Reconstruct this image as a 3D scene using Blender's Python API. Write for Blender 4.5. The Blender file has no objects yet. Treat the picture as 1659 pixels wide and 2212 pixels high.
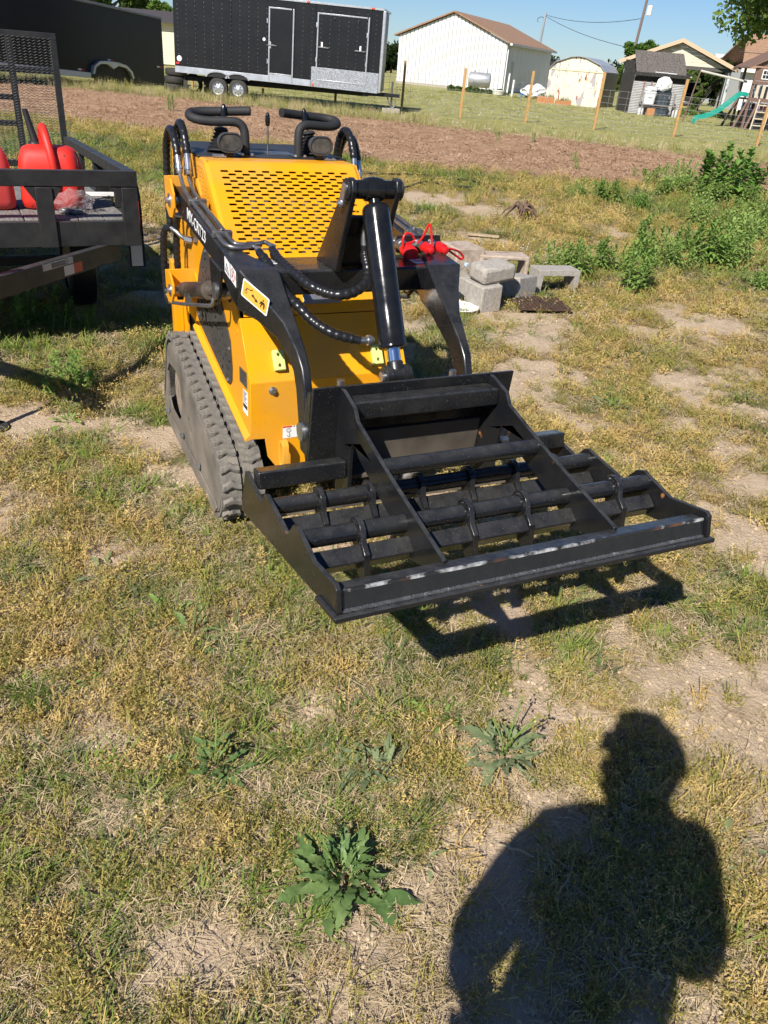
import bpy, bmesh, math, random
import numpy as np
from math import radians, sin, cos, pi, sqrt, atan2, hypot
from mathutils import Vector, Matrix
from mathutils.geometry import tessellate_polygon

scene = bpy.context.scene
col = scene.collection
random.seed(7)
RNG = np.random.default_rng(11)

# ------------------------------------------------------------------ camera
CAM_H, PITCH, ROLL = 1.7, radians(30.102), radians(4.939)
fwd = Vector((0, cos(PITCH), -sin(PITCH)))
rgt = Vector((1, 0, 0))
upv = rgt.cross(fwd)
cu = rgt * cos(ROLL) + upv * sin(ROLL)
cv = -rgt * sin(ROLL) + upv * cos(ROLL)
cam_data = bpy.data.cameras.new('camera')
cam_data.sensor_fit = 'VERTICAL'
cam_data.sensor_height = 24.0
cam_data.sensor_width = 18.0
cam_data.lens = 1690.4 / 2212.0 * 24.0
cam_data.clip_start = 0.02
cam_data.clip_end = 3000.0
cam = bpy.data.objects.new('camera', cam_data)
col.objects.link(cam)
M = Matrix((cu, cv, -fwd)).transposed().to_4x4()
M.translation = Vector((0, 0, CAM_H))
cam.matrix_world = M
scene.camera = cam

# ------------------------------------------------------------------ sky, sun, exposure
SUN_AZ, SUN_EL = radians(204.0), radians(41.5)
sun_dir = Vector((cos(SUN_EL) * sin(SUN_AZ), cos(SUN_EL) * cos(SUN_AZ), sin(SUN_EL)))
world = bpy.data.worlds.new('World')
scene.world = world
world.use_nodes = True
wn, wl = world.node_tree.nodes, world.node_tree.links
for n in list(wn):
    wn.remove(n)
sky = wn.new('ShaderNodeTexSky')
sky.sky_type = 'NISHITA'
sky.sun_disc = False
sky.sun_elevation = SUN_EL
sky.sun_rotation = SUN_AZ
sky.air_density = 1.0
sky.dust_density = 0.0
sky.ozone_density = 3.0
bg = wn.new('ShaderNodeBackground')
bg.inputs[1].default_value = 0.060
wo = wn.new('ShaderNodeOutputWorld')
tint = wn.new('ShaderNodeMix')
tint.data_type = 'RGBA'
tint.blend_type = 'MULTIPLY'
tint.inputs[0].default_value = 1.0
tint.inputs[7].default_value = (0.62, 0.80, 1.10, 1)
wl.new(sky.outputs[0], tint.inputs[6])
wl.new(tint.outputs[2], bg.inputs[0])
wl.new(bg.outputs[0], wo.inputs[0])
sun_data = bpy.data.lights.new('sun', 'SUN')
sun_data.energy = 5.0
sun_data.angle = radians(0.53)
sun_data.color = (1.0, 0.955, 0.885)
sun = bpy.data.objects.new('sun', sun_data)
sun.rotation_euler = sun_dir.to_track_quat('Z', 'Y').to_euler()
sun.location = sun_dir * 50
col.objects.link(sun)
vs = scene.view_settings
vs.view_transform = 'Standard'
vs.look = 'None'
vs.gamma = 1.0
vs.exposure = 0.55
vs.use_curve_mapping = False
scene.cycles.use_denoising = True
scene.cycles.use_adaptive_sampling = True
scene.cycles.adaptive_threshold = 0.04
scene.cycles.max_bounces = 4
scene.cycles.diffuse_bounces = 2
scene.cycles.glossy_bounces = 3
scene.cycles.transparent_max_bounces = 12

# ------------------------------------------------------------------ materials
MATS = {}


def mat(name, c=(0.5, 0.5, 0.5), rough=0.5, metal=0.0, c2=None, scale=20.0, detail=4.0, lo=0.35, hi=0.65,
        bump=0.0, bscale=None, coat=0.0, spec=None, trans=0.0, ior=1.45, speck=None, rvar=0.0, alpha=1.0, sss=0.0, stretch=None, c3=None, dust_sheen=None):
    """procedural principled material: base colour c mixed with c2 by noise, fine relief by noise"""
    if name in MATS:
        return MATS[name]
    m = bpy.data.materials.new(name)
    m.use_nodes = True
    nt = m.node_tree
    N, L = nt.nodes, nt.links
    p = N['Principled BSDF']
    p.inputs['Base Color'].default_value = (*c, 1)
    p.inputs['Roughness'].default_value = rough
    p.inputs['Metallic'].default_value = metal
    p.inputs['IOR'].default_value = ior
    p.inputs['Transmission Weight'].default_value = trans
    p.inputs['Coat Weight'].default_value = coat
    p.inputs['Coat Roughness'].default_value = 0.08
    p.inputs['Alpha'].default_value = alpha
    if spec is not None:
        p.inputs['Specular IOR Level'].default_value = spec
    tc = N.new('ShaderNodeTexCoord')
    src = tc.outputs['Object']
    if stretch:
        mp = N.new('ShaderNodeMapping')
        mp.inputs['Scale'].default_value = stretch
        L.new(src, mp.inputs['Vector'])
        src = mp.outputs['Vector']

    def noise(sc, det=4.0, rg=0.55):
        n = N.new('ShaderNodeTexNoise')
        n.inputs['Scale'].default_value = sc
        n.inputs['Detail'].default_value = det
        n.inputs['Roughness'].default_value = rg
        L.new(src, n.inputs['Vector'])
        return n.outputs['Fac']

    def ramp(fac, a, b):
        r = N.new('ShaderNodeMapRange')
        r.inputs['From Min'].default_value = a
        r.inputs['From Max'].default_value = b
        L.new(fac, r.inputs['Value'])
        return r.outputs['Result']

    def mix(f, a, b):
        x = N.new('ShaderNodeMix')
        x.data_type = 'RGBA'
        L.new(f, x.inputs[0])
        for s, i in ((a, 6), (b, 7)):
            if isinstance(s, tuple):
                x.inputs[i].default_value = (*s, 1)
            else:
                L.new(s, x.inputs[i])
        return x.outputs[2]
    cur = c
    if c2:
        f = ramp(noise(scale, detail), lo, hi)
        cur = mix(f, c, c2)
        if rvar:
            rr = N.new('ShaderNodeMapRange')
            rr.inputs['To Min'].default_value = rough
            rr.inputs['To Max'].default_value = min(1, rough + rvar)
            L.new(f, rr.inputs['Value'])
            L.new(rr.outputs['Result'], p.inputs['Roughness'])
    if c3:
        f = ramp(noise(scale * 0.23, 3.0), 0.5, 0.7)
        cur = mix(f, cur, c3)
    if speck:
        sc, amt, scol = speck
        f = ramp(noise(sc, 2.0, 0.5), amt, amt + 0.05)
        cur = mix(f, cur, scol)
    if dust_sheen:
        # settled dust plus painted sky sheen: lighter colour on upward faces, broken by noise
        ge = N.new('ShaderNodeNewGeometry')
        sx = N.new('ShaderNodeSeparateXYZ')
        L.new(ge.outputs['Normal'], sx.inputs[0])
        dz_ = ramp(sx.outputs['Z'], 0.25, 0.95)
        dn = ramp(noise(dust_sheen[1], 5.0, 0.7), 0.25, 0.75)
        mu = N.new('ShaderNodeMath')
        mu.operation = 'MULTIPLY'
        L.new(dz_, mu.inputs[0])
        L.new(dn, mu.inputs[1])
        mu2 = N.new('ShaderNodeMath')
        mu2.operation = 'MULTIPLY'
        mu2.inputs[1].default_value = dust_sheen[2]
        L.new(mu.outputs[0], mu2.inputs[0])
        cur = mix(mu2.outputs[0], cur, dust_sheen[0])
    if not isinstance(cur, tuple):
        L.new(cur, p.inputs['Base Color'])
    if bump:
        b = N.new('ShaderNodeBump')
        b.inputs['Strength'].default_value = bump
        b.inputs['Distance'].default_value = 0.01
        L.new(noise(bscale or scale, 3.0), b.inputs['Height'])
        L.new(b.outputs[0], p.inputs['Normal'])
    MATS[name] = m
    return m


def leaf_mat(name, c, c2, rough=0.55, scale=3.0, trl=0.35, gloss=False):
    """two-sided foliage: diffuse (or glossy) plus translucency, colour varied per instance and by noise"""
    m = bpy.data.materials.new(name)
    m.use_nodes = True
    N, L = m.node_tree.nodes, m.node_tree.links
    p = N['Principled BSDF']
    if gloss:
        p.inputs['Roughness'].default_value = rough
        p.inputs['Specular IOR Level'].default_value = 0.3
        cin, sh = p.inputs['Base Color'], p.outputs[0]
    else:
        N.remove(p)
        d = N.new('ShaderNodeBsdfDiffuse')
        cin, sh = d.inputs['Color'], d.outputs[0]
    tc = N.new('ShaderNodeTexCoord')
    n = N.new('ShaderNodeTexNoise')
    n.inputs['Scale'].default_value = scale
    n.inputs['Detail'].default_value = 2
    L.new(tc.outputs['Object'], n.inputs['Vector'])
    oi = N.new('ShaderNodeObjectInfo')
    a = N.new('ShaderNodeMath')
    a.operation = 'ADD'
    L.new(n.outputs['Fac'], a.inputs[0])
    L.new(oi.outputs['Random'], a.inputs[1])
    r = N.new('ShaderNodeMapRange')
    r.inputs['From Min'].default_value = 0.35
    r.inputs['From Max'].default_value = 1.65
    L.new(a.outputs[0], r.inputs['Value'])
    x = N.new('ShaderNodeMix')
    x.data_type = 'RGBA'
    x.inputs[6].default_value = (*c, 1)
    x.inputs[7].default_value = (*c2, 1)
    L.new(r.outputs['Result'], x.inputs[0])
    L.new(x.outputs[2], cin)
    if trl > 0:
        t = N.new('ShaderNodeBsdfTranslucent')
        L.new(x.outputs[2], t.inputs['Color'])
        ms = N.new('ShaderNodeMixShader')
        ms.inputs[0].default_value = trl
        L.new(sh, ms.inputs[1])
        L.new(t.outputs[0], ms.inputs[2])
        sh = ms.outputs[0]
    L.new(sh, N['Material Output'].inputs['Surface'])
    MATS[name] = m
    return m


# ------------------------------------------------------------------ mesh helpers
class MB:
    def __init__(s):
        s.v, s.f = [], []

    def add(s, verts, faces):
        o = len(s.v)
        s.v += [tuple(p) for p in verts]
        s.f += [tuple(i + o for i in f) for f in faces]
        return s

    def box(s, c, d, rot=None):
        x, y, z = d[0] / 2, d[1] / 2, d[2] / 2
        vs_ = [Vector((i * x, j * y, k * z)) for i in (-1, 1) for j in (-1, 1) for k in (-1, 1)]
        if rot is not None:
            vs_ = [rot @ p for p in vs_]
        c = Vector(c)
        return s.add([p + c for p in vs_], [(0, 1, 3, 2), (4, 6, 7, 5), (0, 4, 5, 1), (2, 3, 7, 6), (0, 2, 6, 4), (1, 5, 7, 3)])

    def box2(s, x0, x1, y0, y1, z0, z1):
        return s.box(((x0 + x1) / 2, (y0 + y1) / 2, (z0 + z1) / 2), (x1 - x0, y1 - y0, z1 - z0))

    def hexa(s, a, b):
        """two quads (4 points each) joined into a box"""
        return s.add(list(a) + list(b), [(3, 2, 1, 0), (4, 5, 6, 7)] + [(i, (i + 1) % 4, 4 + (i + 1) % 4, 4 + i) for i in range(4)])

    def loft(s, rings, caps=True):
        n = len(rings[0])
        vs_ = [p for r in rings for p in r]
        fs = []
        for k in range(len(rings) - 1):
            for i in range(n):
                j = (i + 1) % n
                fs.append((k * n + i, k * n + j, (k + 1) * n + j, (k + 1) * n + i))
        if caps:
            fs.append(tuple(reversed(range(n))))
            fs.append(tuple((len(rings) - 1) * n + i for i in range(n)))
        return s.add(vs_, fs)

    def plate(s, outer, holes, fn, t0, t1):
        """2-D outline with holes, mapped by fn(u, v, t) and given thickness t0..t1"""
        polys = [list(outer)] + [list(h) for h in holes]
        flat = [p for q in polys for p in q]
        tris = tessellate_polygon([[Vector((a, b, 0)) for a, b in q] for q in polys])
        n = len(flat)
        vs_ = [fn(a, b, t0) for a, b in flat] + [fn(a, b, t1) for a, b in flat]
        fs = [tuple(t) for t in tris] + [tuple(n + i for i in reversed(t)) for t in tris]
        o = 0
        for q in polys:
            k = len(q)
            for i in range(k):
                a, b = o + i, o + (i + 1) % k
                fs.append((a, b, n + b, n + a))
            o += k
        return s.add(vs_, fs)

    def prism(s, poly, axis, a, b, holes=()):
        f = {'y': lambda u, v, t: (u, t, v), 'x': lambda u, v, t: (t, u, v), 'z': lambda u, v, t: (u, v, t)}[axis]
        return s.plate(poly, holes, f, a, b)

    def cyl(s, p0, p1, r0, r1=None, n=14, caps=True):
        p0, p1 = Vector(p0), Vector(p1)
        r1 = r0 if r1 is None else r1
        d = (p1 - p0).normalized()
        a = d.orthogonal().normalized()
        b = d.cross(a)
        ring = lambda p, r: [p + (a * cos(2 * pi * i / n) + b * sin(2 * pi * i / n)) * r for i in range(n)]
        return s.loft([ring(p0, r0), ring(p1, r1)], caps)

    def turned(s, p0, p1, prof, n=16, caps=True):
        """lathe: prof = [(t along axis in metres, radius)]"""
        p0, p1 = Vector(p0), Vector(p1)
        d = (p1 - p0).normalized()
        a = d.orthogonal().normalized()
        b = d.cross(a)
        return s.loft([[p0 + d * t + (a * cos(2 * pi * i / n) + b * sin(2 * pi * i / n)) * max(r, 1e-4) for i in range(n)] for t, r in prof], caps)

    def tube(s, path, r, n=10, closed=False, caps=True):
        P = [Vector(p) for p in path]
        m = len(P)
        rr = r if isinstance(r, (list, tuple)) else [r] * m
        T = []
        for i in range(m):
            if closed:
                t = P[(i + 1) % m] - P[i - 1]
            else:
                t = P[min(i + 1, m - 1)] - P[max(i - 1, 0)]
            T.append(t.normalized())
        a = T[0].orthogonal().normalized()
        rings = []
        for i in range(m):
            a = (a - T[i] * a.dot(T[i])).normalized()
            b = T[i].cross(a)
            rings.append([P[i] + (a * cos(2 * pi * k / n) + b * sin(2 * pi * k / n)) * rr[i] for k in range(n)])
        if closed:
            rings.append(rings[0])
            caps = False
        return s.loft(rings, caps)

    def build(s, name, m=None, parent=None, smooth=40, bevel=None, fix=True):
        me = bpy.data.meshes.new(name)
        me.from_pydata(s.v, [], s.f)
        if fix:
            bm = bmesh.new()
            bm.from_mesh(me)
            bmesh.ops.recalc_face_normals(bm, faces=bm.faces)
            bm.to_mesh(me)
            bm.free()
        if smooth:
            me.polygons.foreach_set('use_smooth', [True] * len(me.polygons))
            me.set_sharp_from_angle(angle=radians(smooth))
        if m:
            me.materials.append(m)
        me.update()
        o = bpy.data.objects.new(name, me)
        col.objects.link(o)
        if parent:
            o.parent = parent
        if bevel:
            md = o.modifiers.new('bevel', 'BEVEL')
            md.width = bevel
            md.segments = 2
            md.limit_method = 'ANGLE'
            md.angle_limit = radians(40)
            md.harden_normals = False
        return o


def tag(o, label=None, cat=None, group=None, kind=None):
    if label:
        o['label'] = label
    if cat:
        o['category'] = cat
    if group:
        o['group'] = group
    if kind:
        o['kind'] = kind
    return o


def thing(name, label, cat, loc=(0, 0, 0), rz=0.0, group=None):
    o = bpy.data.objects.new(name, None)
    o.empty_display_size = 0.1
    o.location = loc
    o.rotation_euler = (0, 0, rz)
    col.objects.link(o)
    return tag(o, label, cat, group)


def copy_obj(o, name=None, parent=None, mtx=None):
    c = o.copy()
    if name:
        c.name = name
    if parent is not None:
        c.parent = parent
    if mtx is not None:
        c.matrix_basis = mtx
    col.objects.link(c)
    return c


def smooth_path(pts, n=8):
    """Catmull-Rom through the points"""
    P = [Vector(p) for p in pts]
    Q = [P[0] * 2 - P[1]] + P + [P[-1] * 2 - P[-2]]
    out = []
    for i in range(1, len(Q) - 2):
        for k in range(n):
            t = k / n
            a, b, c_, d = Q[i - 1], Q[i], Q[i + 1], Q[i + 2]
            out.append(0.5 * ((2 * b) + (c_ - a) * t + (2 * a - 5 * b + 4 * c_ - d) * t * t + (-a + 3 * b - 3 * c_ + d) * t ** 3))
    out.append(P[-1])
    return out


def resample(path, step):
    P = [Vector(p) for p in path]
    L = [0]
    for i in range(1, len(P)):
        L.append(L[-1] + (P[i] - P[i - 1]).length)
    n = max(2, int(L[-1] / step))
    out, j = [], 0
    for k in range(n + 1):
        d = L[-1] * k / n
        while j < len(L) - 2 and L[j + 1] < d:
            j += 1
        t = (d - L[j]) / max(1e-9, L[j + 1] - L[j])
        out.append(P[j].lerp(P[j + 1], min(1, t)))
    return out


def rrect(x0, x1, y0, y1, r, n=3):
    out = []
    for cx, cy, a0 in ((x1 - r, y1 - r, 0), (x0 + r, y1 - r, 90), (x0 + r, y0 + r, 180), (x1 - r, y0 + r, 270)):
        for k in range(n + 1):
            a = radians(a0 + 90 * k / n)
            out.append((cx + r * cos(a), cy + r * sin(a)))
    return out


def circ(cx, cy, r, n=16, ry=None):
    return [(cx + r * cos(2 * pi * i / n), cy + (ry or r) * sin(2 * pi * i / n)) for i in range(n)]


def hull2(points):
    pts = sorted(set(points))
    def half(ps):
        h = []
        for p in ps:
            while len(h) >= 2 and (h[-1][0] - h[-2][0]) * (p[1] - h[-2][1]) - (h[-1][1] - h[-2][1]) * (p[0] - h[-2][0]) <= 0:
                h.pop()
            h.append(p)
        return h[:-1]
    return half(pts) + half(pts[::-1])


def text_mesh(txt, size, name, m, parent, frame, depth=0.0006, bold=0.0, align='LEFT', sx=1.0, width=None):
    """lettering laid on a surface; frame = (origin, ex, ey, ez)"""
    cu_ = bpy.data.curves.new(name, 'FONT')
    cu_.body = txt
    cu_.size = size
    cu_.offset = bold
    cu_.extrude = depth
    cu_.align_x = align
    cu_.resolution_u = 3
    tmp = bpy.data.objects.new(name, cu_)
    me = bpy.data.meshes.new_from_object(tmp)
    bpy.data.objects.remove(tmp)
    o0, ex, ey, ez = [Vector(q) for q in frame]
    if width:
        sx = width / max(v.co.x for v in me.vertices)
    for v in me.vertices:
        v.co = o0 + ex * (v.co.x * sx) + ey * v.co.y + ez * v.co.z
    me.materials.clear()
    me.materials.append(m)
    o = bpy.data.objects.new(name, me)
    col.objects.link(o)
    if parent:
        o.parent = parent
    return o


def decal(frame, poly, t0, t1, mb=None):
    o0, ex, ey, ez = [Vector(q) for q in frame]
    mb = mb or MB()
    return mb.plate(poly, [], lambda a, b, t: o0 + ex * a + ey * b + ez * t, t0, t1)


# materials used in many places
BLACK = mat('black_gloss_paint', (0.010, 0.0105, 0.012), 0.20, c2=(0.014, 0.014, 0.0145), scale=9, rvar=0.16, bump=0.05, bscale=60, speck=(330, 0.70, (0.22, 0.205, 0.18)), dust_sheen=((0.075, 0.074, 0.072), 18, 0.40))
BLACKD = mat('black_dusty_paint', (0.010, 0.0105, 0.012), 0.13, c2=(0.016, 0.016, 0.0155), scale=9, lo=0.40, hi=0.70, rvar=0.26, bump=0.05, bscale=140, speck=(330, 0.69, (0.22, 0.20, 0.17)), dust_sheen=((0.10, 0.097, 0.092), 30, 0.42))
YEL = mat('yellow_machine_paint', (0.80, 0.345, 0.004), 0.30, c2=(0.72, 0.305, 0.012), scale=7, rvar=0.22, coat=0.1, bump=0.03, bscale=220, c3=(0.62, 0.32, 0.06), speck=(110, 0.715, (0.40, 0.25, 0.09)))
STEEL = mat('zinc_steel', (0.55, 0.56, 0.57), 0.32, 0.9, c2=(0.38, 0.39, 0.40), scale=40)
STEELD = mat('dull_steel', (0.30, 0.30, 0.30), 0.42, 0.85, c2=(0.20, 0.19, 0.18), scale=30)
CHROME = mat('chrome_rod', (0.75, 0.76, 0.78), 0.12, 1.0)
RUBBER = mat('hose_rubber', (0.012, 0.012, 0.013), 0.42, bump=0.1, bscale=80)
GRIP = mat('matte_black_foam', (0.020, 0.020, 0.021), 0.68, bump=0.15, bscale=200)
DARK = mat('dark_interior', (0.012, 0.012, 0.012), 0.7)
WHITE = mat('white_print', (0.78, 0.78, 0.76), 0.5)
INK = mat('black_print', (0.01, 0.01, 0.01), 0.5)
ORANGE = mat('orange_print', (0.80, 0.42, 0.06), 0.45)
REDP = mat('red_print', (0.55, 0.03, 0.03), 0.45)
# ================================================================== ground
def _hash(ix, iy, seed):
    h = (ix.astype(np.int64) * 374761393 + iy.astype(np.int64) * 668265263 + seed * 974711) & 0x7fffffff
    h = ((h ^ (h >> 13)) * 1274126177) & 0x7fffffff
    h = (h ^ (h >> 16)) & 0xffff
    return h / 65535.0


def vnoise(x, y, seed=0):
    ix, iy = np.floor(x), np.floor(y)
    fx, fy = x - ix, y - iy
    fx, fy = fx * fx * (3 - 2 * fx), fy * fy * (3 - 2 * fy)
    a, b = _hash(ix, iy, seed), _hash(ix + 1, iy, seed)
    c_, d = _hash(ix, iy + 1, seed), _hash(ix + 1, iy + 1, seed)
    return (a * (1 - fx) + b * fx) * (1 - fy) + (c_ * (1 - fx) + d * fx) * fy


def fbm(x, y, sc, seed=0, oct_=4):
    t, a, n = 0.0, 0.5, 0.0
    for k in range(oct_):
        t = t + a * vnoise(x * sc * 2 ** k + 17.3 * k, y * sc * 2 ** k - 9.1 * k, seed + k)
        n += a
        a *= 0.5
    return t / n


def sstep(a, b, x):
    t = np.clip((x - a) / (b - a), 0, 1)
    return t * t * (3 - 2 * t)


BARE = [(1.06, 2.07, 0.25), (0.86, 2.19, 0.14), (1.11, 1.8, 0.19), (1.25, 2.0, 0.18), (0.64, 1.76, 0.09), (-1.12, 3.39, 0.13), (-0.97, 3.09, 0.12), (-0.85, 2.8, 0.08), (-0.23, 2.62, 0.14), (0.5, 2.27, 0.09), (-0.21, 1.7, 0.11), (-0.27, 1.41, 0.08), (-0.25, 0.97, 0.13), (-0.41, 0.93, 0.08), (-0.13, 1.13, 0.11),
        (-0.61, 1.3, 0.08), (1.83, 3.88, 0.16), (1.82, 3.5, 0.15), (2.57, 6.48, 0.27), (0.05, 2.18, 0.08), (0.25, 1.36, 0.06), (-1.04, 2.46, 0.1), (-1.68, 3.33, 0.12), (-0.09, 2.3, 0.09), (-0.82, 1.28, 0.06), (1.89, 4.93, 0.22), (0.83, 3.52, 0.17), (0.9, 5.6, 0.25), (1.05, 11.2, 0.5), (0.2, 11.9, 0.6), (4.6, 26.2, 0.9), (3.9, 25.9, 0.7), (5.5, 26.0, 0.7)]
GREEN = [(0.11, 2.27, 0.15), (0.3, 2.02, 0.16), (0.73, 2.36, 0.11), (0.67, 2.09, 0.13), (1.1, 2.47, 0.09), (1.01, 2.18, 0.1), (-0.84, 1.96, 0.13), (-0.79, 2.22, 0.13), (-0.75, 1.37, 0.11), (-0.34, 1.81, 0.13), (-0.35, 2.44, 0.1), (0.08, 1.9, 0.12), (-0.98, 1.73, 0.11), (1.43, 2.58, 0.14), (1.32, 2.28, 0.11),
         (-0.14, 1.22, 0.09), (-0.53, 1.06, 0.09), (-0.4, 1.72, 0.11), (-1.5, 3.32, 0.17), (-1.18, 2.91, 0.15), (-0.81, 2.74, 0.11), (-1.9, 4.09, 0.22), (1.32, 4.41, 0.3), (3.26, 8.31, 0.71), (1.66, 7.93, 0.53), (0.97, 6.99, 0.36), (0.39, 10.79, 0.42), (-0.5, 2.01, 0.12), (-0.04, 1.4, 0.11), (-0.17, 1.1, 0.07),
         (-2.3, 4.7, 0.5), (-3.0, 12.0, 1.2), (-1.5, 15.5, 1.2), (0.8, 14.6, 0.9), (-6, 14, 2.0), (5.0, 13.0, 2.0)]
GOLD = [(-1.05, 2.0, 0.18), (-0.66, 1.77, 0.17), (-0.15, 1.89, 0.12), (1.14, 3.91, 0.44), (1.21, 5.02, 0.47), (1.66, 4.14, 0.35), (0.47, 1.5, 0.12), (0.55, 1.36, 0.09), (-0.31, 1.27, 0.1), (0.22, 1.61, 0.09), (0.94, 1.33, 0.15), (-0.56, 2.12, 0.09), (-0.63, 1.54, 0.1), (-0.64, 0.95, 0.08), (0.04, 0.94, 0.09), (-0.3, 0.85, 0.06),
        (2.69, 7.4, 0.62), (2.49, 9.36, 0.58), (1.5, 8.6, 0.6), (2.0, 11.0, 1.2), (-2.6, 9.5, 0.8), (-1.2, 9.0, 1.0)]


def blobs(x, y, lst, seed):
    wx = x + 0.10 * (fbm(x, y, 7, seed) - 0.5)
    wy = y + 0.10 * (fbm(x, y, 7, seed + 50) - 0.5)
    m = np.zeros_like(x)
    e_ = 0.5 * (fbm(x, y, 16, seed + 7, 3) - 0.5)
    for bx, by, r in lst:
        d = np.hypot(wx - bx, wy - by) / (r * 1.12)
        m = np.maximum(m, 1 - sstep(0.5, 1.45, d + e_))
    return m


MNEAR = ([-40, -14, -7.9, -4.5, -3.3, -1.5, 0.0, 2.75, 4.6, 6.5, 9.0, 14, 40], [23.0, 19.6, 19.0, 18.0, 17.4, 16.3, 15.6, 16.0, 15.9, 16.2, 16.8, 17.5, 19])
MFAR = ([-40, -14, -11.7, -7.5, -4.6, -2.5, -0.5, 1.5, 3.9, 7.5, 10.0, 14, 40], [31, 29.5, 29.3, 28.2, 27.6, 26.9, 26.2, 25.6, 25.0, 23.2, 22.2, 21.2, 19.5])


def mulch_mask(x, y):
    n = 1.1 * (fbm(x, y, 0.7, 90) - 0.5) + 0.5 * (fbm(x, y, 4, 91) - 0.5)
    a = sstep(-0.35, 0.35, y + n - np.interp(x, *MNEAR))
    b = sstep(-0.35, 0.35, np.interp(x, *MFAR) - y - n)
    return a * b


def bare_mask(x, y):
    b = blobs(x, y, BARE, 3)
    n = sstep(0.535, 0.65, fbm(x, y, 2.6, 40, 5)) * 0.95
    far = np.clip((y - 6) / 8, 0, 1)
    b = np.maximum(b, n * (1 - 0.55 * far))
    g = blobs(x, y, GREEN, 5)
    return np.clip(b - 0.7 * g, 0, 1) * (1 - sstep(24, 28, y))


def green_mask(x, y):
    g = 0.16 + 0.9 * sstep(0.48, 0.66, fbm(x, y, 2.2, 60, 4)) * 0.75
    g = np.maximum(g, blobs(x, y, GREEN, 5))
    g = g * (1 - 0.85 * blobs(x, y, GOLD, 9))
    return np.clip(g, 0, 1)


def gheight(x, y):
    near = np.exp(-np.hypot(x, y - 2) / 9)
    z = 0.030 * (fbm(x, y, 1.3, 20, 3) - 0.5) + 0.020 * (fbm(x, y, 6, 24, 3) - 0.5) * near
    z = z + 0.010 * (fbm(x, y, 28, 28, 2) - 0.5) * near * (0.4 + bare_mask(x, y))
    z = z + 0.05 * mulch_mask(x, y) * (0.3 + fbm(x, y, 3, 33, 3))
    # pressed flat under the tracks
    lx, ly = x - LOx, y - LOy
    fx = lx * cos(LHa) + ly * sin(LHa)
    fy = -lx * sin(LHa) + ly * cos(LHa)
    tr = (1 - sstep(0.0, 0.12, np.abs(np.abs(fy) - 0.34) - 0.12)) * (1 - sstep(0.0, 0.15, np.abs(fx + 0.18) - 0.55))
    return z * (1 - tr) - 0.004


LOx, LOy, LHa = -0.439, 3.215, radians(-63.412)


def axis_pts(lo, a, b, hi, step, grow):
    mid = list(np.arange(a, b, step))
    up, s_, v = [], step, mid[-1]
    while v < hi:
        s_ *= grow
        v += s_
        up.append(v)
    dn, s_, v = [], step, a
    while v > lo:
        s_ *= grow
        v -= s_
        dn.append(v)
    return np.array(dn[::-1] + mid + up)


gxs = axis_pts(-1100, -1.7, 2.4, 1100, 0.022, 1.075)
gys = axis_pts(-300, 0.5, 5.0, 1500, 0.022, 1.045)
GX, GY = np.meshgrid(gxs, gys)
gx, gy = GX.ravel(), GY.ravel()
gz = gheight(gx, gy)
nx_, ny_ = len(gxs), len(gys)
idx = np.arange(nx_ * ny_).reshape(ny_, nx_)
quads = np.stack([idx[:-1, :-1], idx[:-1, 1:], idx[1:, 1:], idx[1:, :-1]], -1).reshape(-1, 4)
gme = bpy.data.meshes.new('ground')
gme.vertices.add(len(gx))
gme.vertices.foreach_set('co', np.stack([gx, gy, gz], -1).ravel())
gme.loops.add(quads.size)
gme.loops.foreach_set('vertex_index', quads.ravel().astype(np.int32))
gme.polygons.add(len(quads))
gme.polygons.foreach_set('loop_start', np.arange(0, quads.size, 4, dtype=np.int32))
gme.polygons.foreach_set('use_smooth', np.ones(len(quads), dtype=bool))
gme.update()
for nm, arr in (('bare', bare_mask(gx, gy)), ('green', green_mask(gx, gy)), ('mulch', mulch_mask(gx, gy)), ('lawn', sstep(0.0, 2.5, gy - np.interp(gx, *MFAR)))):
    at_ = gme.attributes.new(nm, 'FLOAT', 'POINT')
    at_.data.foreach_set('value', arr.astype(np.float32))
gmat = bpy.data.materials.new('soil_and_turf')
gmat.use_nodes = True
N, L = gmat.node_tree.nodes, gmat.node_tree.links
gp = N['Principled BSDF']
gp.inputs['Roughness'].default_value = 0.95
gp.inputs['Specular IOR Level'].default_value = 0.15
tcg = N.new('ShaderNodeTexCoord')


def gn(sc, det=5, rough=0.6):
    n = N.new('ShaderNodeTexNoise')
    n.inputs['Scale'].default_value = sc
    n.inputs['Detail'].default_value = det
    n.inputs['Roughness'].default_value = rough
    L.new(tcg.outputs['Object'], n.inputs['Vector'])
    return n.outputs['Fac']


def gmix(f, a, b):
    x = N.new('ShaderNodeMix')
    x.data_type = 'RGBA'
    L.new(f, x.inputs[0]) if not isinstance(f, float) else setattr(x.inputs[0], 'default_value', f)
    for s_, i in ((a, 6), (b, 7)):
        if isinstance(s_, tuple):
            x.inputs[i].default_value = (*s_, 1)
        else:
            L.new(s_, x.inputs[i])
    return x.outputs[2]


def grange(f, a, b):
    r = N.new('ShaderNodeMapRange')
    r.inputs['From Min'].default_value = a
    r.inputs['From Max'].default_value = b
    L.new(f, r.inputs['Value'])
    return r.outputs[0]


def gattr(nm):
    a = N.new('ShaderNodeAttribute')
    a.attribute_name = nm
    return a.outputs['Fac']


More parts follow.
